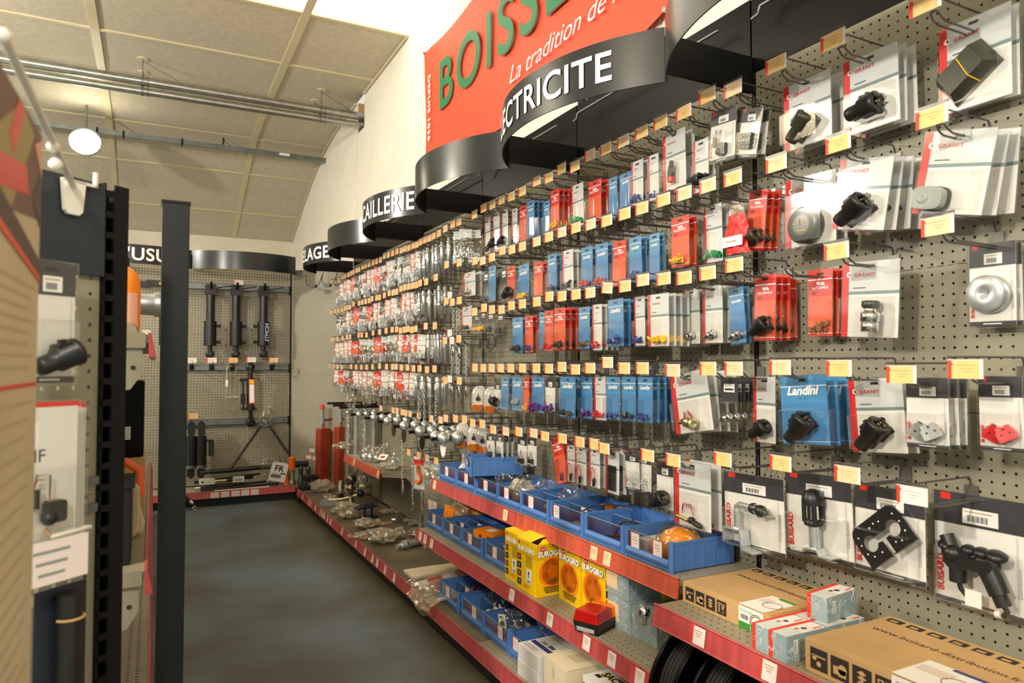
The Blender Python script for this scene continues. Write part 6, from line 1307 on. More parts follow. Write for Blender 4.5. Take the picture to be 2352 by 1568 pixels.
for k in range(9): mb.rect(-.04+k*.009, -.02, -.036+k*.009, .012, -.003, 'ink')
single('paper_label', mb, 'white barcode label on the black rods', 'label', on_y(548, 1100, 7.90))
t = thing('hose_end', 'black hose with a bright eye hanging over the rear rail', 'hose', (0, 0, 0)); q0 = on_y(420, 1135, 7.80); q1 = on_y(447, 1160, 7.76); mb = MB(); mb.cyl(q0, q1, .014, 'black_plastic', 10); part(t, 'hose', mb); mb = MB(); mb.cyl(q0.lerp(q1, .6), q0.lerp(q1, .85), .018, 'zinc', 10); e = q1+Vector((0, 0, -.03)); mb.tube([(e.x+.018*math.cos(2*PI*k/12), e.y, e.z+.018*math.sin(2*PI*k/12)) for k in range(12)], .007, 'zinc', 8, True); part(t, 'eye_fitting', mb)
for i, (px, py, h) in enumerate([(670, 1105, .16), (656, 1122, .10)]):
    p = on_y(px, py, 7.92); t = thing('orange_coupling', 'orange %s' % ('ribbed coupling standing on the corner of the rear shelf' if i == 0 else 'shorter coupling in front of the ribbed one'), 'coupling', (p.x, p.y, .15), 0, 'orange couplings'); mb = MB(); mb.lathe([(.04, 0), (.042, h*.3), (.032, h*.32), (.032, h), (0, h)], (0, 0, 0), (0, 0, 1), 'dull_steel' if i == 0 else 'orange_paint', 16); part(t, 'body', mb); mb = MB()
    mb.lathe(sum([[(.037, h+.018*k), (.033, h+.018*k+.009)] for k in range(8 if i == 0 else 3)], []) + [(0, h+(.15 if i == 0 else .05))], (0, 0, 0), (0, 0, 1), 'orange_paint', 16); part(t, 'ribbed_sleeve', mb)
# ---------------------------------------------------------------- corner goods: red stands, black feet
def red_stand(lab, p, h):
    t = thing('support_stand', lab, 'stand', p, .35, 'red support stands in the corner'); mb = MB(); mb.cbox((-.062, -.05, 0), (.062, .05, h), 'stand_red', .008); part(t, 'post', mb)
    mb = MB(); mb.cbox((.05, -.03, h-.18), (.17, -.015, h-.05), 'stand_red', .004); mb.cyl((.14, -.032, h-.08), (.14, -.030, h-.08), .010, 'white_paper', 10); mb.cyl((.14, -.032, h-.15), (.14, -.030, h-.15), .010, 'white_paper', 10); part(t, 'side_plate', mb)
    mb = MB(); mb.cyl((0, 0, h), (0, 0, h+.09), .014, 'stand_red', 10); mb.cyl((0, 0, h+.085), (.20, -.03, h+.12), .011, 'stand_red', 8); part(t, 'crank', mb); mb = MB(); mb.cyl((-.012, 0, h+.05), (-.016, 0, h+.22), .022, 'grey_plastic', 12); part(t, 'grip', mb); mb = MB(); mb.lathe([(.026, 0), (.026, .035), (.018, .045), (0, .046)], (-.016, 0, h+.215), (0, 0, 1), 'card_red', 12); part(t, 'grip_cap', mb)
q = on_z(748, 1108, .15); red_stand('rust red crank stand nearest the grey corner panel', (q.x-.04, q.y-.04, .1505), .60)
q = on_z(787, 1108, .15); red_stand('rust red crank stand closest to the hanging linkage arms', (q.x-.04, q.y-.09, .1505), .62)
for i, (px, py, r) in enumerate([(720, 1110, .11), (716, 1121, .12)]):
    q = on_z(px, py, .155); mb = MB(); mb.cbox((-r*1.1, -.07, 0), (r*1.1, .07, .045), 'rubber', .018); single('rubber_pad', mb, 'black rubber pad in the corner, %s of two' % ('upper' if i == 0 else 'lower'), 'pad', (q.x, q.y, .1505+(.048 if i == 0 else 0)), .15, 'black rubber pads', None, .01)
for i, (px, py) in enumerate([(692, 1095), (709, 1090)]):
    q = on_z(px, 1113, .155); mb = MB(); mb.lathe([(.03, 0), (.032, .06), (.022, .07), (.024, .15), (.03, .16), (.02, .20), (0, .2)], (0, 0, 0), (0, 0, 1), 'olive_plastic', 14); single('coupling_pin', mb, 'dark upright pin at the corner, %s of two' % ORD[i], 'pin', (q.x, q.y+.04, .1505), 0, 'dark upright pins')
for i, (px, py) in enumerate([(733, 1056), (762, 1055), (767, 1078)]):
    q = on_x(px, py, 1.62); mb = MB(); mb.box((-.04, 0, -.02), (.04, .001, .02), 'ticket_white'); mb.rect(-.04, -.02, -.03, .02, -.0006, 'tag_red'); single('price_ticket', mb, 'small white price ticket on the corner panel, %s' % ORD[i], 'price tag', (1.560+.03*i, 8.060-.03*i-.003, q.z), -PI/4, 'tickets on the corner panel')
# the two transformer plugs hanging from the header cable
for i, (px, py) in enumerate([(719, 657), (752, 655)]):
    p = on_x(px, py, 1.55 if i == 0 else 1.62); t = thing('inline_switch', 'black cable switch below the far header, %s' % ('left' if i == 0 else 'right'), 'switch', p, RW+.8, 'black inline switches'); mb = MB(); mb.cbox((-.04, -.02, -.018), (.04, .02, .018), 'black_plastic', .012); part(t, 'body', mb)
    mb = MB(); mb.tube([(-.04, 0, 0), (-.10, .02, .03), (-.16, .1, .14)] if i == 0 else [(-.04, 0, 0), (-.07, 0, .06), (-.05, .0, .14)], .004, 'black_plastic', 6); mb.tube([(.04, 0, 0), (.08, 0, .03), (.12, .0, .13)], .004, 'black_plastic', 6); part(t, 'cable', mb)
for i, (px, s) in enumerate(((318, 1), (362, -1))):
    p = on_y(px, 650, 8.18); mb = MB(); L = .13
    mb.prism([(-L, -.028), (L*.7, -.028), (L, 0), (L*.7, .028), (-L, .028)] if s > 0 else [(-L, 0), (-L*.7, -.028), (L, -.028), (L, .028), (-L*.7, .028)], -.012, .012, 'black_plastic')
    t = thing('share_point', 'flat black share point with a yellow dot, %s' % ('beside the orange bottle' if s > 0 else 'half hidden by the steel post'), 'blade', p, rot=(0, .06, 0), group='black share points'); part(t, 'blade', mb); mb = MB(); mb.disc((-.03*s, 0), .018, -.0126, 'yellow_plastic', 14); part(t, 'yellow_dot', mb)
# ================================================================ visible floodlight under the ceiling
p = on_y(195, 322, 9.0)
t = thing('floodlight', 'glaring white floodlight hanging below the ceiling', 'floodlight', p)
mb = MB(); mb.ball((0, 0, 0), .12, 'lamp_glow', 18, 1.25, .5, .9); part(t, 'lens', mb)
mb = MB(); mb.lathe([(.02, .14), (.14, .12), (.165, .03), (.16, .02), (.13, .03)], (0, .02, 0), (0, 1, 0), 'dull_steel', 18); part(t, 'housing', mb)
mb = MB(); mb.tube([(0, .06, .05), (0, .1, .25), (0, .12, ceil_z(9.1)-p.z-.005)], .012, 'dull_steel', 8); part(t, 'bracket', mb)
# ================================================================ loose goods on the right-hand base shelf and the small orange railed shelf
def dz(px, py, z=.152): q = on_z(px, py, z); return (q.x, q.y, .151)
GB = 'plastic bags among the stock'
def lb(lab, px, py, sx, sy, sz, m, seed, rz=0, inner=None, z=None):
    q = dz(px, py) if z is None else (on_z(px, py, z).x, on_z(px, py, z).y, z); return poly_lump('plastic_bag', lab, q, sx*.72, sy*.72, sz*.62, m, seed, (0, 0, rz), inner, 'bag', GB)
lb('rolled clear bag by the red rail next to the rubber pads', 738, 1130, .10, .16, .09, 'milky_bag', 41, 1.2); lb('clear bag with a zinc part at the rail, below the rolled bag', 752, 1150, .07, .09, .05, 'polybag', 42, .4, ('zinc_part', parts_pile('zinc', 5, .03, 2, .014)))
lb('large beige bag behind the steel hitch ball', 826, 1138, .13, .15, .14, 'milky_bag', 43, .3)
t = thing('hitch_ball', 'bare steel hitch ball on a threaded shank', 'hitch ball', dz(806, 1160)); mb = MB(); mb.lathe([(.024, 0), (.024, .03), (.036, .032), (.036, .05), (.022, .052), (.022, .14), (.045, .15), (.045, .165), (.026, .18), (.024, .20)], (0, 0, 0), (0, 0, 1), 'bare_steel', 20); part(t, 'shank', mb); mb = MB(); mb.ball((0, 0, .24), .052, 'bare_steel', 22); part(t, 'ball', mb)
t = thing('flanged_pin', 'bare steel flanged pin left of the hitch ball', 'pin', dz(783, 1146)); mb = MB(); mb.lathe([(.026, 0), (.026, .06), (.065, .062), (.065, .072), (.05, .076), (.032, .08), (.032, .18), (.028, .185), (0, .185)], (0, 0, 0), (0, 0, 1), 'bare_steel', 22); part(t, 'body', mb)
t = thing('lever', 'zinc lever with a dark blue ball knob', 'lever', dz(790, 1160), -.5); mb = MB(); mb.tube([(-.14, 0, .05), (-.02, 0, .055), (.06, 0, .075), (.13, 0, .10)], .014, 'yellow_zinc', 10); mb.cbox((-.22, -.03, .0), (-.06, .03, .05), 'zinc', .01); part(t, 'arm', mb); mb = MB(); mb.ball((.155, 0, .112), .036, 'navy_paint', 18); part(t, 'knob', mb)
mb = MB(); mb.cbox((-.08, -.03, 0), (.06, .03, .02), 'zinc', .006); mb.lathe([(.02, -.03), (.035, -.03), (.035, .03), (.02, .03)], (.02, 0, .045), (0, 1, 0), 'yellow_zinc', 14); single('catch_hook', mb, 'zinc catch piece in front of the blue knob', 'hook', dz(782, 1176), .4)
lb('frosted bag hanging over the red rail, by the navy bracket', 795, 1190, .11, .15, .10, 'milky_bag', 44, .9); 
t = thing('pin_bracket', 'navy blue steel bracket with cross pins', 'bracket', dz(838, 1190), .35); mb = MB(); mb.cbox((-.10, -.05, .09), (.10, .05, .105), 'navy_paint', .01); mb.cbox((-.02, -.05, .0), (.10, .05, .014), 'navy_paint', .01); part(t, 'plates', mb)
for x in (.0, .07): mb = MB(); mb.cyl((x, 0, .0), (x, 0, .12), .010, 'navy_paint', 10); part(t, 'pin', mb)
lb('beige bag lying between the rail and the bolts', 838, 1212, .11, .13, .055, 'milky_bag', 45, .2); lb('large crumpled beige bag behind the big zinc pin', 880, 1246, .15, .15, .075, 'milky_bag', 46, .5, ('zinc_bolts', parts_pile('zinc', 12, .07, 4, .016))); lb('bag neck spilling over the red rail', 832, 1238, .09, .08, .04, 'milky_bag', 47, 2.6)
mb = MB(); mb.cyl((-.06, 0, .02), (.05, .0, .02), .015, 'zinc', 12); mb.cyl((-.07, 0, .02), (-.055, 0, .02), .022, 'zinc', 6); single('zinc_bolt', mb, 'zinc bolt on top of the large beige bag', 'bolt', (on_z(862, 1222, .22).x, on_z(862, 1222, .22).y, .215), .3)
t = thing('lower_link_pin', 'big zinc implement pin with nuts lying on the base shelf', 'pin', dz(935, 1258), .33); mb = MB(); mb.cyl((.0, 0, .026), (.145, 0, .026), .024, 'zinc', 18); mb.cyl((.145, 0, .026), (.15, 0, .026), .020, 'zinc', 18); mb.cyl((.118, -.0245, .026), (.118, .0245, .026), .006, 'ink', 8); part(t, 'shank', mb)
mb = MB(); mb.cyl((-.002, 0, .026), (.012, 0, .026), .034, 'zinc', 18); mb.cyl((-.03, 0, .026), (-.012, 0, .026), .034, 'zinc', 18); mb.cyl((-.055, 0, .026), (-.03, 0, .026), .033, 'zinc', 6); mb.cyl((-.09, 0, .026), (-.055, 0, .026), .018, 'zinc', 12); part(t, 'nut_and_washers', mb)
for i, (px, py) in enumerate([(905, 1198), (932, 1200), (945, 1208), (957, 1204), (968, 1212)]):
    mb = MB(); mb.cyl((-.02, 0, .02), (.012, 0, .02), .024, 'zinc', 6)
    if i: mb.cyl((.01, 0, .02), (.10, 0, .016), .012, 'zinc', 12)
    single('zinc_bolt' if i else 'zinc_nut', mb, 'zinc %s on the base shelf, %s' % (('bolt', 'by the shelf upright, ' + ORD[i] + ' of the heap') if i else ('nut', 'standing alone beside the cardboard scrap')), 'bolt' if i else 'nut', dz(px, py), .2*i-.3, 'zinc bolts on the base shelf')
mb = MB(); mb.M = Matrix.Rotation(.2, 4, 'Z'); mb.box((-.09, -.04, 0), (.09, .04, .002), 'kraft'); mb.box((.04, -.01, .002), (.08, .01, .0024), 'olive_plastic'); single('cardboard_scrap', mb, 'flat scrap of brown cardboard next to the zinc nut', 'cardboard', dz(875, 1202))
lb('small frosted bag scrap at the middle of the base shelf', 890, 1180, .09, .06, .035, 'milky_bag', 48, -.4); lb('clear bag of bolts below the end of the middle shelf', 955, 1232, .08, .08, .05, 'polybag', 49, .3, ('zinc_bolts', parts_pile('zinc', 8, .05, 7, .014))); lb('clear bag under the red end of the middle shelf', 985, 1262, .07, .08, .06, 'polybag', 50, .3)
t = thing('lift_arm', 'zinc linkage arm lying on the base shelf, eye towards the camera', 'linkage arm', dz(872, 1132), -.95, 'zinc linkage arms hanging near the corner'); mb = MB(); mb.cyl((-.30, 0, .05), (.0, 0, .04), .022, 'yellow_zinc', 12); part(t, 'tube', mb); mb = MB(); mb.lathe([(.018, -.018), (.04, -.018), (.042, 0), (.04, .018), (.018, .018)], (.045, 0, .042), (1, .3, .2), 'zinc', 18); mb.ball((.045, 0, .042), .02, 'dull_steel', 12); part(t, 'eye', mb)
rod('dark rod lying beneath the zinc arm on the base shelf', dz(838, 1120)[:2]+(.17,), dz(868, 1140)[:2]+(.17,), .018, 'olive_plastic')
# timber board and warning plate in a bag near the lowest bins
mb = MB(); a = dz(905, 1296); b = dz(1000, 1260); mb.box((1.42, 4.02, .1515), (1.90, 4.20, .168), 'box_aged'); single('timber_board', mb, 'pale timber board lying across the base shelf', 'board', (0, .08, 0), 0)
t = thing('warning_plate', 'red and white striped plate in a clear sleeve', 'plate', (1.60, 3.93, .172), rot=(0, -.06, .18)); mb = MB(); mb.box((-.20, -.12, .0), (.20, .12, .003), 'card_white'); part(t, 'sheet', mb); mb = MB()
for k in range(2): mb.add([(-.19+.21*k, -.115, .0036), (-.09+.21*k, -.115, .0036), (.0+.19*k, .115, .0036), (-.10+.19*k, .115, .0036)], [(0, 1, 2, 3)], 'card_red')
part(t, 'stripes', mb); mb = MB(); vs = []; R_ = random.Random(6)
for j in range(9):
    for i in range(13): vs.append((-.23+.46*i/12, -.15+.30*j/8, .010+R_.uniform(0, .022)*(0 < i < 12)))
mb.add(vs, [(j*13+i, j*13+i+1, (j+1)*13+i+1, (j+1)*13+i) for j in range(8) for i in range(12)], 'polybag', True); part(t, 'clear_sleeve', mb)
t = thing('plastic_bag', 'empty beige bag drooping over the red rail by the lowest bins', 'bag', (0, 0, 0), group=GB); mb = MB(); vs = []; R_ = random.Random(9)
for j in range(13):
    v = j/12; 
    for i in range(12):
        u = i/11; y = 3.93-.40*u*(1-.25*v)-.05*v; 
        if v < .55: x = 1.62-.26*(v/.55); z = .175+.012*math.sin(5*u+8*v)
        else: k = (v-.55)/.45; x = 1.36-.012-.035*math.sin(PI*k)*(1 if u < .8 else .5); z = .172-.11*k*(.55+.45*math.sin(PI*min(1, u*1.1)))
        vs.append((x+R_.uniform(-.007, .007), y+R_.uniform(-.008, .008), z+R_.uniform(0, .012)))
mb.add(vs, [(j*12+i, j*12+i+1, (j+1)*12+i+1, (j+1)*12+i) for j in range(12) for i in range(11)], 'milky_bag'); part(t, 'film', mb)
# the small orange railed shelf
ZS = .621
t = lb('long clear bag at the corner end of the small orange shelf', 805, 1035, .16, .12, .07, 'milky_bag', 51, 2.2, None, ZS)
for i, (px, py) in enumerate([(838, 1058), (851, 1060), (865, 1062)]): q = on_z(px, py, ZS); zinc_ball(Vector((q.x, q.y, ZS+.037)), 'zinc ball in the clear bag on the small shelf, %s of three' % ORD[i], .036)
lb('clear bag around three zinc balls on the small orange shelf', 853, 1062, .09, .14, .10, 'polybag', 52, .9, None, ZS); lb('rear clear bag near the pegboard on the small orange shelf', 885, 1045, .09, .10, .08, 'polybag', 53, .5, None, ZS)
lb('clear bag with a white label at the front of the small shelf', 893, 1078, .10, .12, .045, 'milky_bag', 54, .4, ('zinc_bolts', parts_pile('zinc', 8, .06, 9, .014)), ZS)
q = on_z(885, 1073, ZS); mb = MB(); mb.M = Matrix.Rotation(-.9, 4, 'X'); mb.rect(-.04, -.03, .04, .03, 0, 'white_paper'); mb.rect(-.025, -.012, .02, .012, -.0006, 'red_plastic'); single('paper_label', mb, 'white label on the bag at the small orange shelf', 'label', (q.x-.02, q.y, ZS+.085), RW+.6)
t = thing('linch_pin', 'zinc linch pin with a round spring ring on the small shelf', 'pin', (on_z(906, 1080, ZS).x, on_z(906, 1080, ZS).y, ZS+.06), RW+.7); mb = MB(); mb.cyl((0, 0, -.055), (0, 0, .06), .010, 'zinc', 12); mb.lathe([(.014, 0), (.016, .01), (.008, .02)], (0, 0, .06), (0, 0, 1), 'zinc', 10); part(t, 'pin', mb); mb = MB(); mb.tube([(.045*math.cos(2*PI*k/20), 0, .045*math.sin(2*PI*k/20)) for k in range(20)], .004, 'zinc', 6, True); part(t, 'ring', mb)
q = on_x(938, 1072, 1.75); zinc_ball(Vector((1.75, on_z(940, 1070, ZS).y-.02, ZS+.037)), 'single zinc ball at the near end of the small shelf', .036)
# chains and packs hanging on the bottom far row
for i, (px, py, X) in enumerate([(925, 1000, 1.60), (969, 1052, 1.72), (948, 1045, 1.74), (962, 900, 1.68), (975, 880, 1.70), (988, 905, 1.72), (1002, 890, 1.74)]):
    p = on_x(px, py, X); t = thing('linch_pin_chain', 'zinc chain with a linch pin hanging low, %s from the corner side' % ORD[i], 'chain', p, RW+.2*i, 'zinc chains on the far hooks'); o = part(t, 'links', CHM); o2 = part(t, 'linch_pin', CHP); t.scale = (1.25, 1.25, 1.35)
p = on_x(963, 1052, 1.70); t = thing('hook_pack', 'orange lifting hook in a clear blister beside the bins', 'blister pack', p, RW+.5); mb = MB(); mb.box((-.05, 0, -.22), (.05, .001, .01), 'card_white'); mb.rect(-.05, -.05, .05, -.01, -.0006, 'card_red'); part(t, 'backing_card', mb); mb = MB(); mb.tube([(0, -.015, -.05), (.0, -.015, -.09), (.028, -.015, -.12), (.03, -.015, -.15), (.005, -.015, -.175), (-.025, -.015, -.16)], .012, 'orange_paint', 10); part(t, 'lifting_hook', mb); part(t, 'clear_blister', blister_mesh(.10, .23, .03, .8))
for i, (px, py) in enumerate([(985, 1062), (1000, 1066)]):
    a, b, c = BAGM[('clear', i)]; t = thing('hardware_bag', 'clear hardware bag on the bottom far row, %s' % ORD[i], 'bag', on_x(px, py, 1.74), RW+.6, 'bags of hardware on the far hooks'); part(t, 'header_card', a); part(t, 'clear_pouch', b); part(t, 'zinc_hardware', c)
for i, (px, py) in enumerate([(988, 1163), (998, 1167)]):
    q = on_x(px, py, 1.937); mb = MB(); mb.box((-.05, 0, -.05), (.05, .001, .05), 'ticket_white'); mb.rect(-.05, -.05, -.04, .05, -.0006, 'tag_red'); single('price_ticket', mb, 'white ticket stuck to the pegboard above the first middle bin, %s' % ORD[i], 'price tag', q, RW, 'tickets on the pegboard')
# ================================================================ left gondola: angled end cap near the camera
EO = Vector((-.073, 1.56, 0)); EA = math.radians(40); ER = Matrix.Rotation(EA, 3, 'Z')
pegboard('peg_left', (150, 146, 124), (0, 2))
def on_cap(px, py, off=0):       # pixel to a point on the end-cap face (or off metres in front of it)
    n = ER @ Vector((0, -1, 0)); o = EO+n*off; r = _ray(px, py); c = Vector((0, 0, CZ)); return c+r*((o-c).dot(n)/r.dot(n))
t = thing('end_cap', 'blurred gondola end cap with dark fascia and perforated panel', 'shelving', EO, EA)
for z0, z1 in [(.1, .40), (.40, .80), (.80, 1.215), (1.215, 1.63)]:
    mb = MB(); mb.box((-.95, 0, z0+.001), (-.026, .0012, z1-.001), 'peg_left'); part(t, 'back_panel', mb)
mb = MB(); mb.box((-.95, -.012, 1.625), (-.026, .02, 1.80), 'anthracite'); part(t, 'fascia_panel', mb)
mb = MB(); W_ = .026
mb.box((-.026, -.010, 0), (-.022, .06, 1.805), 'black_paint'); mb.box((.022, -.010, 0), (.026, .06, 1.805), 'black_paint'); mb.box((-.002, .05, 0), (.026, .06, 1.805), 'black_paint'); mb.box((-.004, -.010, 0), (.022, -.006, 1.805), 'black_paint')
z = .02
while z < 1.79: mb.box((-.026, -.010, z), (-.004, -.006, z+.012), 'black_paint'); z += .04
part(t, 'slotted_upright', mb)
mb = MB(); mb.box((-.95, -.012, 1.185), (-.03, -.004, 1.20), 'dull_steel'); mb.box((-.95, -.014, 1.235), (-.03, -.004, 1.250), 'dull_steel'); part(t, 'hook_bar', mb)
mb = MB(); mb.box((.030, .045, 0), (.042, .05, 1.62), 'grey_panel'); part(t, 'side_filler', mb)
# what hangs on it
def cap_thing(name, lab, cat, px, py, off): p = on_cap(px, py, off); return thing(name, lab, cat, p, EA)
t = cap_thing('blister_card', 'blurred blister card with black part, upper one on the end cap', 'blister pack', 118, 618, .07)
part(t, 'backing_card', card_mesh('K', .085, .205)); part(t, 'clear_blister', blister_mesh(.085, .205, .03)); part(t, 'packed_goods', goods_mesh('plug', .085, .205, .03))
t['group'] = 'blister packs on the pegboard hooks'
for k in range(3):
    t = cap_thing('blister_card', 'blurred white blister card with red top, %s on the end cap' % ('front' if k == 0 else ORD[k]+' back'), 'blister pack', 105+12*k, 940+2*k, .085-.026*k); mb = MB(); mb.box((-.055, 0, -.225), (.055, .001, .012), 'card_white'); mb.rect(-.055, .004, .055, .012, -.0006, 'card_red'); mb.rect(-.04, -.06, -.01, -.02, -.0006, 'white_ink'); mb.text('MF', .02, 'ink', -.035, -.085, -.0006); part(t, 'backing_card', mb)
    part(t, 'clear_blister', blister_mesh(.11, .235, .022)); part(t, 'packed_goods', goods_mesh('wires', .11, .235, .022)); t['group'] = 'blister packs on the pegboard hooks'
t = cap_thing('price_tag', 'blurred white price tag with red edge at the foot of the end cap', 'price tag', 118, 1290, .11); mb = MB(); mb.box((-.062, -.001, -.035), (.062, 0, .035), 'ticket_white'); part(t, 'card', mb); mb = MB(); mb.rect(-.062, -.035, -.054, .035, -.0016, 'tag_red')
for k in range(3): mb.rect(-.03+.004*k, .015-.018*k, .03-.004*k, .020-.018*k, -.0016, 'grey_plastic')
part(t, 'print', mb); mb = MB(); mb.tube([(.0, 0, .04), (.066, 0, .042), (.068, .02, .042), (.068, .02, -.03)], .004, 'white_plastic', 6); part(t, 'holder', mb); mb = MB(); mb.cyl((0, .005, .04), (.03, .1, .075), .004, 'kraft', 6); part(t, 'arm', mb)
t = cap_thing('cylinder_pack', 'blurred black hydraulic jack in a blue strapped pack', 'blister pack', 140, 1345, .045); mb = MB(); mb.box((-.045, .0, -.30), (.045, .002, .0), 'la_blue_deep'); mb.box((-.046, -.001, -.3), (-.030, .0, 0), 'anthracite'); mb.box((-.03, -.001, -.3), (.046, .0, 0), 'anthracite'); part(t, 'backing_card', mb); mb = MB(); mb.cyl((0, -.022, -.29), (0, -.022, -.01), .020, 'black_plastic', 16); part(t, 'jack', mb)
for z in (-.05, -.21): mb = MB(); mb.tube([(.022*math.cos(PI+PI*k/8), -.024+.022*math.sin(PI+PI*k/8), z) for k in range(9)], .0025, 'kraft', 6); part(t, 'strap', mb)
mb = MB(); mb.box((-.020, 0, -.04), (.020, .001, .04), 'paper_beige'); mb.rect(-.01, -.02, .01, .02, -.0006, 'brown_plastic'); single('price_ticket', mb, 'small beige ticket on the end cap beside the strapped pack', 'price tag', on_cap(62, 1345, .002), EA)
# ---------------------------------------------------------------- sign arm with the hanging poster
t = thing('sign_holder', 'white sign arm clamped on the dark end cap fascia', 'sign holder', (0, 0, 0)); q = on_cap(168, 440, .02); e = Vector((-.140, .86, 1.792)); a = Vector((-.118, 1.46, 1.79))
mb = MB(); mb.cyl(q+Vector((0, 0, .01)), e, .0055, 'white_plastic', 10); part(t, 'rod', mb); mb = MB(); mb.ball(e, .008, 'white_plastic', 12); part(t, 'end_knob', mb)
mb = MB(); mb.M = Matrix.Translation(q) @ Matrix.Rotation(EA, 4, 'Z'); mb.prism([(-.022, .02), (.022, .02), (.017, -.035), (.010, -.042), (-.010, -.042), (-.017, -.035)], -.004, .004, 'white_plastic'); mb.box((-.022, -.004, .016), (.045, .004, .021), 'white_plastic'); mb.box((.040, -.004, .016), (.045, .004, .045), 'white_plastic'); part(t, 'clamp', mb)
mb = MB(); m_ = q.lerp(e, .42); mb.ball(m_, .009, 'white_plastic', 10); mb.ball(m_+Vector((.004, 0, -.026)), .010, 'white_plastic', 10); part(t, 'clip', mb)
t = thing('poster', 'blurred hanging catalogue poster with red and brown shapes on top', 'poster', (-.135, 1.0, 0), PI/2-.02)
def pp(mb, pts, y, m): mb.quad([(x, y, z) for x, z in pts], m)
mb = MB(); mb.box((-.30, 0, .55), (.085, .0008, 1.755), 'paper_beige'); part(t, 'sheet', mb)
mb = MB()
pp(mb, [(-.3, 1.60), (-.3, 1.755), (.085, 1.755), (.085, 1.645)], -.0004, 'poster_brown'); pp(mb, [(-.3, 1.63), (-.05, 1.755), (.03, 1.74), (-.10, 1.625)], -.0008, 'poster_olive'); pp(mb, [(-.12, 1.70), (-.07, 1.755), (-.04, 1.745), (-.09, 1.685)], -.0012, 'mc_red'); pp(mb, [(-.3, 1.615), (-.3, 1.65), (-.02, 1.69), (.0, 1.66)], -.0012, 'mc_red'); pp(mb, [(.03, 1.73), (.085, 1.75), (.085, 1.70)], -.0012, 'poster_pink'); pp(mb, [(.02, 1.66), (.085, 1.71), (.085, 1.64), (.08, 1.635)], -.0010, 'poster_dark')
pp(mb, [(-.3, 1.66), (.085, 1.592), (.085, 1.572), (-.3, 1.625)], -.0014, 'poster_dark'); pp(mb, [(-.3, 1.625), (.085, 1.572), (.085, 1.565), (-.3, 1.612)], -.0014, 'mc_orange')
pp(mb, [(-.3, 1.437), (.08, 1.437), (.08, 1.432), (-.3, 1.432)], -.0004, 'mc_red')
for k in range(8): pp(mb, [(-.26, 1.555-.014*k), (.05-.02*(k % 3), 1.555-.014*k), (.05-.02*(k % 3), 1.552-.014*k), (-.26, 1.552-.014*k)], -.0004, 'poster_faint')
for k in range(40): pp(mb, [(-.26, 1.415-.02*k), (.05-.02*(k % 4), 1.415-.02*k), (.05-.02*(k % 4), 1.412-.02*k), (-.26, 1.412-.02*k)], -.0004, 'poster_faint')
part(t, 'print', mb)
# ---------------------------------------------------------------- black post and shelves of the left run
t = thing('steel_post', 'tall plain black steel post standing in the aisle end', 'post', (.046, 1.96, 0)); mb = MB(); mb.cbox((-.031, -.03, 0), (.031, .03, 1.86), 'dark_green_black', .002); part(t, 'post', mb, .002); mb = MB(); mb.box((-.033, -.032, 1.86), (.033, .032, 1.866), 'black_paint'); part(t, 'cap', mb)
mb = MB(); mb.box((-.05, -.05, 0), (.05, .05, .006), 'black_paint'); part(t, 'foot', mb)
def left_shelf(lab, z, y0, y1, xf, pl=True):
    t = thing('bracket_shelf', lab, 'shelf', (0, 0, 0), group='shelves of the left gondola')
    mb = MB(); mb.box((-.47, y0, z-.022), (xf, y1, z), 'shelf_grey'); mb.cbox((-.47, y0-.002, z-.035), (xf-.005, y0, z+.004), 'shelf_grey', .004); part(t, 'deck', mb)
    mb = MB(); p = [(xf, z+.004), (xf+.007, z+.004), (xf+.020, z-.058), (xf+.002, z-.058)]; vs = [(a, y0, b) for a, b in p]+[(a, y1, b) for a, b in p]; mb.add(vs, [(3, 2, 1, 0), (4, 5, 6, 7)] + [(i, (i+1) % 4, (i+1) % 4+4, i+4) for i in range(4)], 'red_rail'); part(t, 'price_rail', mb)
    if pl:
        mb = MB(); mb.prism([(-.47, z-.022), (xf-.012, z-.022), (xf-.012, z-.10), (-.05, z-.14), (-.15, z-.16), (-.47, z-.20)], y0+.004, y0+.008, 'grey_panel'); mb.cyl((-.045, y0+.003, z-.085), (-.045, y0+.005, z-.085), .006, 'ink', 10); part(t, 'bracket', mb)
    return t
left_shelf('left gondola shelf above eye level with orange bottle', 1.535, 2.02, 4.3, -.012); left_shelf('left gondola shelf carrying black boxes', .935, 2.02, 4.3, -.012)
t = left_shelf('left gondola base shelf with a thin red rail', .17, 2.02, 7.4, .0, False); mb = MB()
for k in range(90):
    for x in (-.04, -.075): mb.box((x-.006, 2.06+.03*k, .1702), (x+.006, 2.066+.03*k, .1706), 'ink')
part(t, 'perforation', mb); mb = MB(); mb.box((-.02, 2.03, 0), (-.01, 7.4, .147), 'plinth_black'); part(t, 'plinth', mb)
t = thing('shelving_bay', 'left gondola back panel behind the black boxes', 'shelving', (0, 0, 0)); mb = MB(); mb.box((-.50, 2.0, 0), (-.475, 7.4, 1.80), 'grey_panel'); part(t, 'back_panel', mb); mb = MB(); mb.box((-.52, 1.97, 0), (-.465, 2.0, 1.82), 'black_paint'); part(t, 'upright', mb)
t = thing('orange_bottle', 'bright orange bottle with a white label on the upper left shelf', 'bottle', (-.085, 2.35, 1.5355)); mb = MB(); mb.lathe([(0, 0), (.047, 0), (.05, .008), (.05, .15), (.044, .185), (.025, .205), (.018, .21), (0, .21)], (0, 0, 0), (0, 0, 1), 'orange_vivid', 20); part(t, 'body', mb)
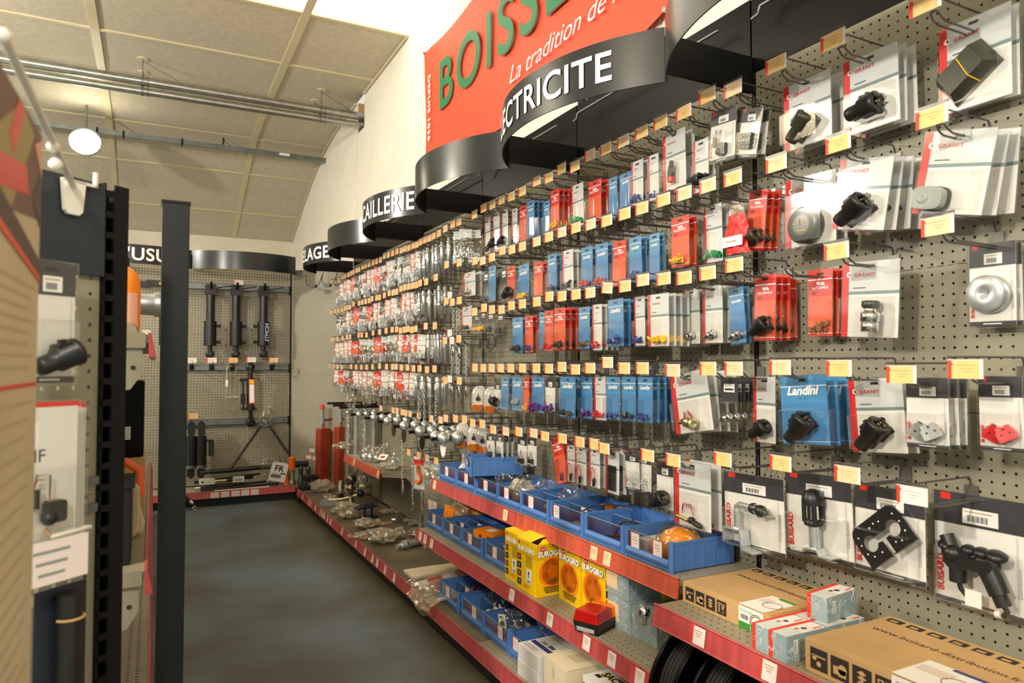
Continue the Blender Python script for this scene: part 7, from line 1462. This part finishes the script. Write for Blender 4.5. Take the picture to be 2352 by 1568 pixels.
mb = MB(); mb.add([(.0508*math.sin(a), -.0508*math.cos(a), z) for a in [-.3+.16*k for k in range(9)] for z in (.02, .13)], [(2*i, 2*i+2, 2*i+3, 2*i+1) for i in range(8)], 'poster_pink'); part(t, 'label', mb); mb = MB(); mb.cyl((0, 0, .21), (0, 0, .235), .02, 'black_plastic', 14); part(t, 'cap', mb)
t = thing('tin_lid', 'white tray with a round recess on the upper left shelf', 'tray', (-.05, 2.12, 1.5355)); mb = MB(); mb.cbox((-.09, -.06, 0), (.045, .06, .012), 'white_plastic', .004); part(t, 'tray', mb); mb = MB(); mb.lathe([(.022, 0), (.026, .003), (.022, .004)], (-.01, -.062, .006), (0, -1, 0), 'shelf_grey', 18); part(t, 'ring', mb)
t = thing('pto_shaft', 'grey steel shaft with a wide collar behind the orange bottle', 'shaft', (0, 3.2, 1.70)); mb = MB(); mb.cyl((-.20, 0, .0), (-.03, 0, .0), .026, 'bare_steel', 18); part(t, 'tube', mb); mb = MB(); mb.lathe([(.03, -.03), (.043, -.02), (.045, .03), (.05, .032), (.05, .10), (.03, .105)], (-.03, 0, 0), (1, 0, 0), 'dull_steel', 22); part(t, 'collar', mb); mb = MB(); mb.box((-.15, -.02, -.164), (-.11, .02, -.02), 'shelf_grey'); mb.box((.02, -.02, -.164), (.05, .02, -.04), 'black_paint'); part(t, 'cradle', mb)
for nm, lab, a, b, m in (('black_carton', 'black carton with a white barcode label on the left shelf', (-.20, 2.75, 1.14), (-.025, 2.95, 1.40), 'black_gloss'), ('black_case', 'tall matt black case at the front of the left shelf', (-.15, 2.10, .9355), (-.045, 2.30, 1.135), 'black_plastic')):
    t = thing(nm, lab, 'box', (0, 0, 0)); mb = MB(); mb.cbox(a, b, m, .004); part(t, 'box', mb, .003)
    if nm == 'black_carton': mb = MB(); mb.rect(-.165, 1.20, -.065, 1.245, a[1]-.0008, 'card_grey'); [mb.rect(-.15+.008*k, 1.205, -.146+.008*k, 1.218, a[1]-.0012, 'ink') for k in range(9)]; part(t, 'label', mb)
    else: mb = MB(); mb.cbox((a[0]+.005, a[1]-.005, b[2]), (b[0]+.008, b[1], b[2]+.012), 'black_plastic', .002); mb.cbox((-.12, 2.11, b[2]+.012), (-.075, 2.2, b[2]+.03), 'black_paint', .004); part(t, 'lid', mb)
mb = MB(); mb.cbox((-.22, 2.7, .9355), (-.02, 3.0, 1.139), 'kraft', .002); single('carton', mb, 'brown carton carrying the black carton on the left shelf', 'box')
t = thing('tool_case', 'cream and orange tool with a loop handle on the left shelf', 'tool', (-.10, 2.45, .9355)); mb = MB(); mb.cbox((-.07, -.05, 0), (.07, .05, .17), 'paper_beige', .02); part(t, 'body', mb, .006); mb = MB(); mb.tube([(-.06, 0, .16), (-.05, 0, .215), (.03, 0, .225), (.065, 0, .20), (.07, 0, .12)], .014, 'orange_paint', 12); part(t, 'handle', mb)
mb = MB(); mb.tube([(.06, 0, .10), (.075, 0, .04), (.07, 0, .01)], .010, 'paper_beige', 10); part(t, 'hose', mb)
